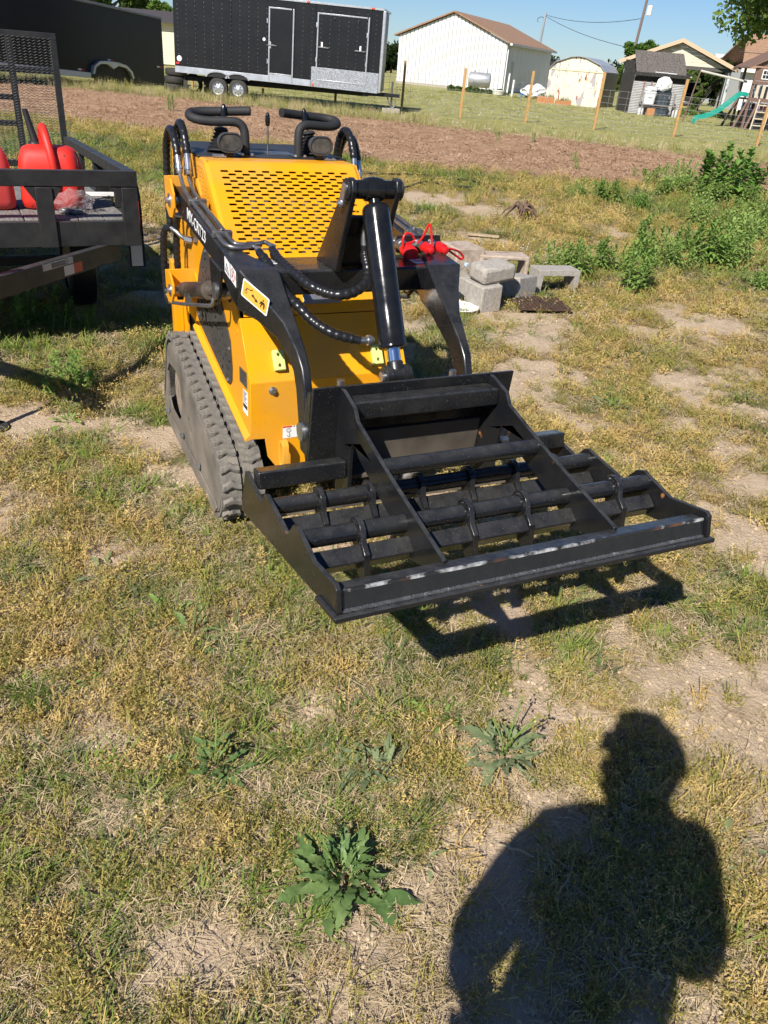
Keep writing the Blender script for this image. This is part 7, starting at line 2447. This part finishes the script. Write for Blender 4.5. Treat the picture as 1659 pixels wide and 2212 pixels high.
def rosette(label, x, y, n, L_, m, key, lobes=4, stalks=0, wratio=0.34, up=0.5):
    w_ = thing('rosette_weed', label, 'weed', (x, y, gz1(x, y) - 0.004), random.uniform(0, 6), 'broad leaved weeds in the foreground')
    if key not in LEAF:
        LEAF[key] = [leaf_mesh('leaf', 1.0, wratio, lobes, m, 70 + k, 0.42 + 0.10 * k) for k in range(5)]
    for k in range(n):
        a = 2.399 * k + random.uniform(-0.3, 0.3)
        s_ = L_ * (0.35 + 0.75 * (k / n)) * random.uniform(0.5, 1.25)
        el = up * (1 - k / n) * 1.2 + random.uniform(-0.12, 0.25)
        lf = bpy.data.objects.new('leaf', LEAF[key][k % 5])
        col.objects.link(lf)
        lf.parent = w_
        lf.matrix_basis = Matrix.Rotation(a, 4, 'Z') @ Matrix.Translation((0.008 + random.uniform(0, 0.07) * (k / n), random.uniform(-0.045, 0.045), 0.006 + 0.0006 * (n - k))) @ Matrix.Rotation(-el, 4, 'Y') @ Matrix.Diagonal((s_, s_ * random.uniform(0.85, 1.15), s_ * 0.7, 1))
    for k in range(stalks):
        a = random.uniform(0, 6.28)
        h = L_ * random.uniform(1.2, 2.3)
        p = [(0, 0, 0), (0.12 * h * cos(a), 0.12 * h * sin(a), 0.5 * h), (0.36 * h * cos(a), 0.36 * h * sin(a), h * 0.95)]
        MB().tube(smooth_path(p, 4), [0.0022] * 8 + [0.0012], 5).build('flower_stalk', W_MID, w_)
        mb = MB()
        for j in range(7):
            q = Vector(p[2]) + Vector((random.gauss(0, 0.012), random.gauss(0, 0.012), random.gauss(-0.012, 0.02)))
            mb.turned(q, q + Vector((0, 0, 0.01)), [(0, 0.001), (0.003, 0.0035), (0.007, 0.0035), (0.01, 0.001)], 5)
        tag(mb.build('flower_buds', G_OLIVE, w_), kind='stuff')
    return w_


rosette('large dark green lobed rosette weed left of the person\'s shadow, lowest in the photo', -0.030, 1.165, 100, 0.112, W_DARK, 'dark', 4, 2, 0.32, 0.8)
rosette('grey green toothed rosette weed with tall bolting stalks above the shadow of the head', 0.40, 1.60, 80, 0.095, W_GREY, 'grey', 6, 5, 0.30, 0.6)
rosette('dark green rosette weed in the left foreground', -0.395, 1.47, 60, 0.085, W_DARK, 'dark', 4, 4, 0.40, 0.6)
rosette('flat grey green rosette weed in the centre foreground', 0.02, 1.50, 64, 0.082, W_GREY, 'grey', 6, 1, 0.30, 0.35)
rosette('small flat grey green weed right of the shadow', 0.97, 1.33, 14, 0.075, W_GREY, 'grey', 6, 0, 0.30, 0.3)
rosette('dark toothed weed spreading in the grass below the track front', -0.60, 2.03, 16, 0.12, W_DARK, 'dark', 4, 3, 0.40, 0.35)
rosette('green weed rosette among grass left of the blade', -0.72, 2.15, 14, 0.10, W_MID, 'mid', 3, 0, 0.3, 0.5)
rosette('grey green weed in the grass right of the loader', 1.30, 4.40, 30, 0.12, W_GREY, 'grey', 6, 3, 0.30, 0.6)
rosette('pale green rosette weed at the loader track rear', -1.62, 3.55, 14, 0.11, W_MID, 'mid', 3, 2, 0.3, 0.4)


for (x, y, n, L_, m_, key, lab) in ((-0.80, 1.74, 16, 0.06, W_MID, 'mid', 'small bright green weed at the left edge of the foreground'), (-0.56, 1.62, 18, 0.055, W_GREY, 'grey', 'small greyish weed left of the dark left rosette'), (0.22, 1.74, 20, 0.06, W_MID, 'mid', 'small bright weed below the blade shadow'),
                                   (-0.14, 1.60, 16, 0.05, W_DARK, 'dark', 'small dark weed between the two centre rosettes'), (0.66, 1.98, 14, 0.05, W_MID, 'mid', 'tiny bright weed at the edge of the bare soil'), (-1.0, 2.32, 18, 0.07, W_GREY, 'grey', 'grey green weed in the grass far left'),
                                   (1.25, 2.46, 16, 0.06, W_MID, 'mid', 'small weed right of the blade corner'), (0.14, 1.26, 14, 0.05, W_GREY, 'grey', 'small grey weed left of the shadow elbow'), (-0.30, 1.16, 16, 0.055, W_MID, 'mid', 'small bright weed left of the lowest rosette')):
    rosette(lab, x, y, n, L_, m_, key, 4, 0, 0.34, 0.5)


def stem_plant_mesh(seed, h, stems, leaf_len, leaf_w, spread, m, dense=34):
    rs = random.Random(seed)
    V, F, SV = [], [], MB()
    for k in range(stems):
        a = rs.uniform(0, 2 * pi)
        b = Vector((rs.gauss(0, spread * 0.35), rs.gauss(0, spread * 0.35), 0))
        hh_ = h * rs.uniform(0.55, 1.05)
        tip = b + Vector((cos(a) * spread * rs.uniform(0.1, 0.6), sin(a) * spread * rs.uniform(0.1, 0.6), hh_))
        SV.tube([b, b.lerp(tip, 0.5) + Vector((0, 0, 0.03 * h)), tip], [0.008 * h + 0.003, 0.006 * h + 0.002, 0.002], 5)
        for j in range(dense):
            t = 0.10 + 0.92 * (j / dense) ** 0.8
            p = b.lerp(tip, min(t, 1.0))
            an = 2.4 * j + rs.uniform(-0.4, 0.4)
            el = 0.15 + 1.0 * t * t
            d = Vector((cos(an) * cos(el), sin(an) * cos(el), sin(el)))
            l = leaf_len * rs.uniform(0.7, 1.2) * (1.05 - 0.45 * t)
            side = d.cross(Vector((0, 0, 1))).normalized() * leaf_w * 0.5 * rs.uniform(0.8, 1.2)
            mid = p + d * l * 0.5 + Vector((0, 0, 0.05 * l))
            end = p + d * l - Vector((0, 0, 0.30 * l))
            nrm = side.cross(d).normalized() * leaf_w * 0.12
            o = len(V)
            V += [p, mid - side + nrm, mid, mid + side + nrm, end]
            F += [(o, o + 2, o + 1), (o, o + 3, o + 2), (o + 1, o + 2, o + 4), (o + 2, o + 3, o + 4)]
    me = bpy.data.meshes.new('foliage')
    me.from_pydata([tuple(v) for v in V], [], F)
    me.materials.append(m)
    me.update()
    return me, SV


STEM = mat('weed_stem', (0.16, 0.20, 0.07), 0.7)
STEM_PROTO = {}


def stem_plant(name, label, x, y, s_, key, group, rz=None):
    if key not in STEM_PROTO:
        spec = {'narrow': (901, 0.50, 12, 0.17, 0.030, 0.24, W_MID), 'narrow2': (902, 0.40, 14, 0.15, 0.027, 0.30, W_MID), 'dense': (903, 0.34, 15, 0.16, 0.030, 0.34, W_MID), 'poke': (904, 0.95, 13, 0.30, 0.12, 0.50, W_POKE), 'sprout': (905, 0.30, 3, 0.11, 0.022, 0.10, W_MID), 'feather': (906, 0.32, 11, 0.10, 0.012, 0.20, leaf_mat('feathery_green', (0.10, 0.20, 0.035), (0.20, 0.30, 0.07)))}[key]
        me, SV = stem_plant_mesh(*spec, dense=24 if key == 'poke' else 30)
        so = SV.build('stems', STEM)
        STEM_PROTO[key] = (me, so.data)
        bpy.data.objects.remove(so)
    w_ = thing(name, label, 'plant', (x, y, gz1(x, y) - 0.01), rz if rz is not None else random.uniform(0, 6), group)
    w_.scale = (s_ * random.uniform(0.9, 1.15), s_ * random.uniform(0.9, 1.15), s_ * 0.86)
    for nm, me in zip(('foliage', 'stems'), STEM_PROTO[key]):
        o = bpy.data.objects.new(nm, me)
        col.objects.link(o)
        o.parent = w_
    return w_


GW = 'tall green weeds right of the blocks'
for (x, y, s_, key, lab) in (
        (2.16, 7.45, 1.0, 'narrow', 'bushy green weed standing alone nearest right of the fallen block'),
        (2.55, 8.85, 1.05, 'narrow', 'tall green weed directly behind the nearest bushy one'),
        (2.85, 8.65, 0.8, 'narrow2', 'medium weed at the right foot of the nearest tall weeds'),
        (3.22, 8.85, 1.1, 'narrow', 'tall weed clump left of the pale dead stalks'),
        (3.50, 8.95, 1.05, 'narrow2', 'weed clump right of the pale dead stalks'),
        (3.85, 9.6, 1.0, 'narrow', 'tall weed near the right picture edge, below the pokeweed'),
        (4.45, 10.6, 1.05, 'narrow2', 'weed clump at the right picture edge, middle one of three'),
        (3.97, 11.5, 0.95, 'narrow', 'weed patch left of the small bare spot, farther back'),
        (4.25, 11.0, 1.0, 'dense', 'dense weed clump in front of the small bare spot'),
        (5.2, 12.7, 1.1, 'narrow2', 'weed clump at the right picture edge below the pokeweed'),
        (4.36, 14.7, 0.9, 'dense', 'low dense weed at the left foot of the pokeweed bank'),
        (4.75, 15.2, 1.0, 'dense', 'rounded dense weed in the bank left of the pokeweed'),
        (5.03, 14.2, 1.15, 'dense', 'round spiky leaved weed mound in front of the pokeweed'),
        (5.72, 14.5, 1.05, 'dense', 'weed mound right of the pokeweed foot'),
        (5.05, 16.3, 1.2, 'narrow2', 'tall weed left of the pokeweed, next to the mulch'),
        (4.5, 15.9, 1.0, 'narrow2', 'weed at the left end of the bank, next to the mulch'),
        (3.42, 12.6, 0.8, 'dense', 'small weed standing apart left of the weed bank'),
        (3.0, 13.2, 1.0, 'dense', 'round weed bush by the mulch edge, right one of two'),
        (2.6, 13.3, 0.75, 'narrow2', 'thin weed by the mulch edge, left one of two'),
        (1.62, 7.75, 0.8, 'narrow', 'weed growing at the right end of the fallen block'),
        (1.45, 7.95, 0.75, 'narrow2', 'weed growing behind the fallen block'),
        (1.98, 8.15, 0.75, 'narrow', 'slim weed between the fallen block and the bushy weed'),
        (3.57, 8.0, 0.7, 'narrow2', 'small weed at the right edge level with the fallen block'),
        (3.14, 9.4, 0.8, 'narrow', 'weed half hidden between the two tall weed groups')):
    stem_plant('leafy_weed', lab, x, y, s_, key, GW)
stem_plant('pokeweed', 'large broad leaved pokeweed bush by the fence at right', 5.25, 14.75, 1.05, 'poke', 'pokeweeds')
stem_plant('pokeweed', 'smaller pokeweed at the right picture edge behind the weed bank', 6.1, 15.6, 0.75, 'poke', 'pokeweeds')
for (x, y, s_, lab) in ((-6.57, 23.1, 1.5, 'small shrub sprout alone in the mulch left of the handlebars'), (3.48, 18.9, 0.8, 'sprout in the mulch, upper of two near the right weeds'), (3.23, 17.1, 0.8, 'sprout in the mulch, lower of two near the right weeds'),
                        (4.35, 16.9, 0.7, 'tiny sprout at the mulch edge left of the weed bank'), (2.12, 22.7, 0.9, 'dry sprout in the mulch below the second fence post'), (3.1, 23.1, 0.9, 'dry sprout in the mulch below the third fence post')):
    stem_plant('mulch_sprout', lab, x, y, s_, 'sprout', 'sprouts in the mulch')
for (x, y, s_, key, lab) in ((-2.18, 4.95, 0.85, 'feather', 'feathery green weed in the sun under the trailer front'), (-2.38, 4.92, 0.8, 'feather', 'feathery weed left of its twin under the trailer front'), (-2.02, 4.93, 0.7, 'feather', 'feathery weed nearest the loader under the trailer front'), (-1.78, 3.98, 0.5, 'narrow2', 'dark weed in the tongue shadow'), (-2.5, 5.0, 0.7, 'narrow2', 'weed at the left picture edge below the trailer tongue')):
    stem_plant('trailer_weed', lab, x, y, s_, key, 'weeds below the utility trailer')
# vine tangle along the barn wall
def foliage_mass(name, V0, n, leaf, m, seed, squash=0.8):
    rg = np.random.default_rng(seed)
    V0 = np.asarray(V0, dtype=float)
    w = V0[:, 3] ** 2
    pick = rg.choice(len(V0), n, p=w / w.sum())
    dirs = rg.normal(0, 1, (n, 3))
    dirs /= np.linalg.norm(dirs, axis=1)[:, None]
    rad = V0[pick, 3] * (0.45 + 0.6 * rg.random(n) ** 0.5)
    c_ = V0[pick, :3] + dirs * rad[:, None] * np.array([1, 1, squash])
    u = rg.normal(0, 1, (n, 3)) + dirs * 0.4
    u /= np.linalg.norm(u, axis=1)[:, None]
    v = np.cross(u, rg.normal(0, 1, (n, 3)))
    v /= np.linalg.norm(v, axis=1)[:, None]
    s_ = leaf * (0.6 + 0.8 * rg.random(n))[:, None]
    V = np.stack([c_ - u * s_, c_ + v * s_ * 0.5, c_ + u * s_, c_ - v * s_ * 0.5], 1).reshape(-1, 3)
    me = bpy.data.meshes.new(name)
    me.vertices.add(4 * n)
    me.vertices.foreach_set('co', V.astype(np.float32).ravel())
    me.loops.add(4 * n)
    me.loops.foreach_set('vertex_index', np.arange(4 * n, dtype=np.int32))
    me.polygons.add(n)
    me.polygons.foreach_set('loop_start', np.arange(0, 4 * n, 4, dtype=np.int32))
    me.update()
    me.materials.append(m)
    return me


BARK = mat('tree_bark', (0.085, 0.065, 0.05), 0.9, c2=(0.14, 0.11, 0.085), scale=6, bump=0.5)


def tree(name, label, x, y, h, crown, leaf, n, m, seed, group=None, trunk_r=0.25, clumps=34, cat='tree'):
    """tapered trunk and limbs, crown of many small leaf faces in uneven clumps"""
    rs = random.Random(seed)
    t = thing(name, label, cat, (x, y, 0), 0, group)
    cx, cy, cz, rx, rz = crown
    tp = [Vector((0, 0, -0.1)), Vector((0.1 * rx * rs.uniform(-1, 1), 0, 0.35 * h)), Vector((cx * 0.5, cy * 0.5, 0.6 * h)), Vector((cx, cy, 0.9 * h))]
    sp_ = smooth_path(tp, 5)
    mb = MB().tube(sp_, [trunk_r * (1 - 0.85 * i / (len(sp_) - 1)) for i in range(len(sp_))], 9)
    tk = mb.build('trunk', BARK, t)
    V0 = []
    for k in range(clumps):
        a = rs.uniform(0, 2 * pi)
        e = rs.uniform(-0.9, 1.0)
        q = rs.uniform(0.35, 1.0)
        V0.append((cx + rx * q * cos(a) * sqrt(max(0, 1 - e * e * 0.8)), cy + rx * q * sin(a) * sqrt(max(0, 1 - e * e * 0.8)), cz + rz * e * q, rs.uniform(0.16, 0.34) * min(rx, rz * 1.2)))
        if k < 12:
            b = sp_[rs.randint(len(sp_) // 2, len(sp_) - 2)]
            e_ = Vector(V0[-1][:3])
            MB().tube([b, b.lerp(e_, 0.5) + Vector((0, 0, 0.06 * rx)), e_], [trunk_r * 0.32, trunk_r * 0.2, trunk_r * 0.05], 6).build('limb', BARK, tk)
    me = foliage_mass('crown', V0, n, leaf, m, seed)
    o = bpy.data.objects.new('crown', me)
    col.objects.link(o)
    o.parent = t
    return t


T_LITE = leaf_mat('tree_leaf_light', (0.085, 0.155, 0.030), (0.20, 0.27, 0.07), 0.45, 0.4, 0.35)
T_MID = leaf_mat('tree_leaf_mid', (0.045, 0.085, 0.02), (0.13, 0.18, 0.045), 0.5, 0.4, 0.3)
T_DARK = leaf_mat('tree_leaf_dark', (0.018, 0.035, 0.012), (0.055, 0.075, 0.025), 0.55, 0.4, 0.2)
tree('maple_tree', 'leafy light green tree overhanging the upper right corner', 20.4, 48.5, 9.0, (0, 0, 6.9, 4.9, 3.6), 0.16, 16000, T_LITE, 51, trunk_r=0.32, clumps=60)
tree('round_tree', 'yellow green round tree behind the carport and brown pole', 15.7, 66.5, 3.6, (0.1, 0, 2.6, 2.0, 1.35), 0.15, 7000, T_LITE, 52, trunk_r=0.14, clumps=30)
tree('yard_tree', 'green tree rising above the left black trailer', -25.2, 73.0, 6.4, (0, 0, 4.6, 3.9, 2.5), 0.22, 7000, T_MID, 53, trunk_r=0.25, clumps=36)
tree('far_tree', 'pale small tree top beyond the cream house roof', -26.4, 90.0, 4.6, (0, 0, 3.4, 2.0, 1.6), 0.22, 2500, T_LITE, 54, trunk_r=0.15)
for k, (x, y, s_, lab) in enumerate(((-5.6, 112, 1.0, 'rounded dark tree between the trailer and the barn'), (-3.9, 113, 1.05, 'pointed dark evergreen nearest the barn wall'), (-7.6, 115, 1.05, 'dark tree partly hidden behind the trailer front corner'))):
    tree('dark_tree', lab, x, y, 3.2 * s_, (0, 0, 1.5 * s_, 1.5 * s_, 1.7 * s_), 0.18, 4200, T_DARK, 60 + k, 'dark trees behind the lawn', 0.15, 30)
for k, (x, y, s_, lab) in enumerate(((22.6, 80, 1.0, 'dark tree filling the carport opening on the left'), (25.6, 82, 1.12, 'dark tree filling the carport opening on the right'), (28.4, 83, 1.05, 'dark tree right of the carport post'), (31.5, 86, 1.1, 'dark tree behind the play tower'), (19.6, 84, 0.9, 'dark tree behind the burnt shed'))):
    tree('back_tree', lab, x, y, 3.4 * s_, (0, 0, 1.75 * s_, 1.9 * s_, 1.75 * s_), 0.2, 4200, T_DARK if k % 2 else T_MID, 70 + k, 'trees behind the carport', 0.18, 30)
for (x, y, s_, lab) in ((17.1, 55.2, 1.0, 'slim yellow green evergreen shrub in the carport opening'), ):
    tree('young_cypress', lab, x, y, 1.9, (0, 0, 0.95, 0.42, 0.95), 0.06, 2600, T_MID, 81, None, 0.06, 22, cat='shrub')
V0 = [(2.2 + 0.42 * k + random.uniform(-.1, .1), 62.9 - 0.1 * k + random.uniform(-.2, .2), 0.12, random.uniform(0.18, 0.34)) for k in range(10)]
o = bpy.data.objects.new('creeping_vine', foliage_mass('creeping_vine', V0, 2200, 0.07, T_MID, 91))
col.objects.link(o)
tag(o, 'low green ground vine growing along the foot of the barn', 'vine', kind='stuff')
V0 = [(16.3 + 0.5 * k, 54.4 + random.uniform(-.2, .2), 0.12, random.uniform(0.2, 0.34)) for k in range(5)]
o = bpy.data.objects.new('weed_bank', foliage_mass('weed_bank', V0, 1600, 0.07, T_LITE, 92))
col.objects.link(o)
tag(o, 'bright green ground cover at the carport entrance', 'ground cover', kind='stuff')
# far tree line on the horizon
rg = np.random.default_rng(95)
V0 = []
for k in range(260):
    x = -260 + 2.2 * k * 1.0 + rg.uniform(-2, 2)
    V0.append((x, 240 + rg.uniform(-8, 8) - 0.02 * abs(x), 1.6 + rg.uniform(-0.4, 1.2), rg.uniform(2.2, 4.2)))
o = bpy.data.objects.new('distant_woods', foliage_mass('distant_woods', V0, 26000, 0.5, T_DARK, 96))
col.objects.link(o)
tag(o, 'distant belt of woods along the horizon', 'woods', kind='stuff')
# ================================================================== the photographer, standing at the camera; the body throws the shadow in the foreground
def skin_body(name, joints, edges, m, parent, sub=2, root=0):
    me = bpy.data.meshes.new(name)
    me.from_pydata([j[:3] for j in joints], edges, [])
    o = bpy.data.objects.new(name, me)
    col.objects.link(o)
    o.parent = parent
    me.materials.append(m)
    sk = o.modifiers.new('skin', 'SKIN')
    sk.use_smooth_shade = True
    for i, j in enumerate(joints):
        sv = me.skin_vertices[0].data[i]
        sv.radius = (j[3], j[4] if len(j) > 4 else j[3])
        sv.use_root = (i == root)
    sd = o.modifiers.new('subdivision', 'SUBSURF')
    sd.levels = sd.render_levels = sub
    return o


SKIN = mat('skin', (0.50, 0.30, 0.21), 0.55)
SHIRT = mat('dark_work_shirt', (0.03, 0.035, 0.05), 0.85, bump=0.2, bscale=40)
JEAN = mat('blue_denim', (0.05, 0.07, 0.13), 0.9, bump=0.2, bscale=60)
HAIR = mat('brown_hair', (0.05, 0.03, 0.02), 0.7, bump=0.6, bscale=80)
per = thing('person', 'person in dark shirt and jeans holding a phone up in one hand', 'person', (-0.02, -0.262, 0.0), 0.0)
per.scale = (1.065, 1.065, 1.065)
# joints x right, y forward, z up: pelvis, spine, chest, neck, head ...
J = [(0, 0, 0.97, 0.165, 0.12), (0, 0.0, 1.13, 0.150, 0.115), (0, 0.0, 1.32, 0.170, 0.120), (0, 0.0, 1.45, 0.125, 0.090), (0, 0.015, 1.515, 0.066), (0, 0.03, 1.56, 0.072), (0, 0.045, 1.645, 0.084, 0.100), (0, 0.035, 1.735, 0.074, 0.090),
     (-0.175, 0.0, 1.452, 0.080), (-0.225, 0.01, 1.29, 0.062), (-0.252, 0.03, 1.135, 0.046), (-0.215, 0.07, 1.06, 0.040), (-0.165, 0.10, 1.005, 0.031), (-0.150, 0.105, 0.98, 0.029),
     (0.155, 0.0, 1.440, 0.074), (0.195, -0.01, 1.28, 0.058), (0.212, 0.02, 1.16, 0.046), (0.165, 0.12, 1.30, 0.042), (0.112, 0.190, 1.475, 0.032), (0.10, 0.196, 1.51, 0.030),
     (-0.10, 0.0, 0.88, 0.105), (-0.13, 0.02, 0.50, 0.068), (-0.14, 0.0, 0.10, 0.046), (-0.15, 0.12, 0.035, 0.040), (0.10, 0.0, 0.88, 0.105), (0.13, 0.02, 0.50, 0.068), (0.14, 0.0, 0.10, 0.046), (0.15, 0.12, 0.035, 0.040)]
E_ = [(0, 1), (1, 2), (2, 3), (3, 4), (4, 5), (5, 6), (6, 7), (3, 8), (8, 9), (9, 10), (10, 11), (11, 12), (12, 13), (3, 14), (14, 15), (15, 16), (16, 17), (17, 18), (18, 19), (0, 20), (20, 21), (21, 22), (22, 23), (0, 24), (24, 25), (25, 26), (26, 27)]
skin_body('body', J, E_, SKIN, per)
# clothing as slightly larger shells over the same joints
def grow(ids, k, add=0.008):
    return [(J[i][0], J[i][1], J[i][2], J[i][3] * k + add, (J[i][4] if len(J[i]) > 4 else J[i][3]) * k + add) for i in ids]


ids = [0, 1, 2, 3, 8, 9, 10, 14, 15, 16]
sj = grow(ids, 1.04, 0.016)
sj[0] = (0, 0, 0.93, 0.20, 0.145)
skin_body('shirt', sj, [(0, 1), (1, 2), (2, 3), (3, 4), (4, 5), (5, 6), (3, 7), (7, 8), (8, 9)], SHIRT, per)
ids = [0, 20, 21, 22, 24, 25, 26]
pj = grow(ids, 1.05, 0.012)
pj[0] = (0, 0, 0.95, 0.17, 0.13)
skin_body('trousers', pj, [(0, 1), (1, 2), (2, 3), (0, 4), (4, 5), (5, 6)], JEAN, per)
# hair: cap of short uneven locks
bmh = bmesh.new()
bmesh.ops.create_icosphere(bmh, subdivisions=3, radius=1)
rh = random.Random(77)
for v in list(bmh.verts):
    if v.co.z < -0.25 or (v.co.y > 0.55 and v.co.z < 0.25):
        bmh.verts.remove(v)
for v in bmh.verts:
    k = 1.02 + rh.uniform(-0.05, 0.24)
    v.co = Vector((v.co.x * 0.097 * k, v.co.y * 0.115 * k + 0.025, max(-0.03, min(0.088, v.co.z * 0.125 * k)) + 1.70))
meh = bpy.data.meshes.new('hair')
bmh.to_mesh(meh)
bmh.free()
meh.materials.append(HAIR)
ho = bpy.data.objects.new('hair', meh)
col.objects.link(ho)
ho.parent = per
# face
for sx in (-1, 1):
    MB().turned((sx * 0.032, 0.128, 1.672), (sx * 0.032, 0.145, 1.672), [(0, 0.012), (0.006, 0.010), (0.009, 0.004), (0.0095, 0.0005)], 12).build('eye', WHITE, per)
    MB().turned((sx * 0.085, 0.03, 1.655), (sx * 0.10, 0.025, 1.655), [(0, 0.028), (0.008, 0.030), (0.012, 0.018), (0.013, 0.002)], 12).build('ear', SKIN, per)
MB().loft([[Vector((-0.008, 0.135, 1.68)), Vector((0.008, 0.135, 1.68)), Vector((0, 0.146, 1.68))], [Vector((-0.017, 0.132, 1.635)), Vector((0.017, 0.132, 1.635)), Vector((0, 0.163, 1.638))], [Vector((-0.012, 0.130, 1.628)), Vector((0.012, 0.130, 1.628)), Vector((0, 0.150, 1.628))]]).build('nose', SKIN, per)
MB().turned((-0.024, 0.134, 1.602), (0.024, 0.134, 1.602), [(0, 0.002), (0.012, 0.008), (0.024, 0.009), (0.036, 0.008), (0.048, 0.002)], 10).build('mouth', mat('lips', (0.42, 0.17, 0.14), 0.5), per)
# hands: palm and five bent fingers each; the right one closes on the phone, the left one rests on the hip
def hand(wrist, ax, fin, curl, sx, thumb_dir):
    """palm from the wrist along ax; fingers leave its far edge, bend towards fin; thumb leaves the side"""
    w0, ax, fin = Vector(wrist), Vector(ax).normalized(), Vector(fin).normalized()
    sd = ax.cross(fin).normalized()
    mb = MB()
    mb.loft([[w0 + ax * h + sd * (a * wd) + fin * (b * 0.013) for a, b in ((-1, -1), (1, -1), (1, 1), (-1, 1))] for h, wd in ((-0.015, 0.024), (0.03, 0.036), (0.075, 0.040))])
    pm = mb.build('palm', SKIN, per, 70, bevel=0.009)
    for k in range(4):
        b0 = w0 + ax * 0.070 + sd * (-0.030 + 0.020 * k)
        l = (0.056, 0.068, 0.072, 0.064)[k]
        pts = [b0, b0 + ax * l * 0.42 + fin * l * 0.12 * curl, b0 + ax * l * 0.62 + fin * l * 0.45 * curl, b0 + ax * l * 0.52 + fin * l * 0.85 * curl]
        sp_ = smooth_path(pts, 4)
        MB().tube(sp_, [0.0090 - 0.0022 * i / len(sp_) for i in range(len(sp_))], 8).build('finger', SKIN, pm)
    t0 = w0 + ax * 0.015 + sd * 0.030 * thumb_dir
    sp_ = smooth_path([t0, t0 + sd * 0.022 * thumb_dir + ax * 0.026 + fin * 0.008, t0 + sd * 0.024 * thumb_dir + ax * 0.052 + fin * 0.024], 4)
    MB().tube(sp_, [0.0108 - 0.002 * i / len(sp_) for i in range(len(sp_))], 8).build('thumb', SKIN, pm)


hand((0.100, 0.196, 1.512), (-0.12, 0.0, 1.0), (-0.9, -0.1, 0.05), 0.9, 1, 1)
hand((-0.152, 0.105, 0.982), (0.5, 0.25, -0.55), (0.3, -0.9, -0.2), 0.6, -1, -1)
ph = thing('phone', 'black phone held up in front of the face of the person', 'phone', (0.0, -0.036, 1.690), 0)
MB().plate(rrect(-0.075, 0.075, -0.037, 0.037, 0.012), [], lambda u, v, t: (u, t, v), -0.012, -0.004).build('phone_body', mat('phone_black', (0.01, 0.01, 0.011), 0.2), ph, 30, bevel=0.002)
MB().plate(rrect(-0.070, 0.070, -0.033, 0.033, 0.008), [], lambda u, v, t: (u, t, v), -0.0128, -0.0121).build('phone_screen', mat('phone_glass', (0.02, 0.02, 0.022), 0.05), ph, 30)
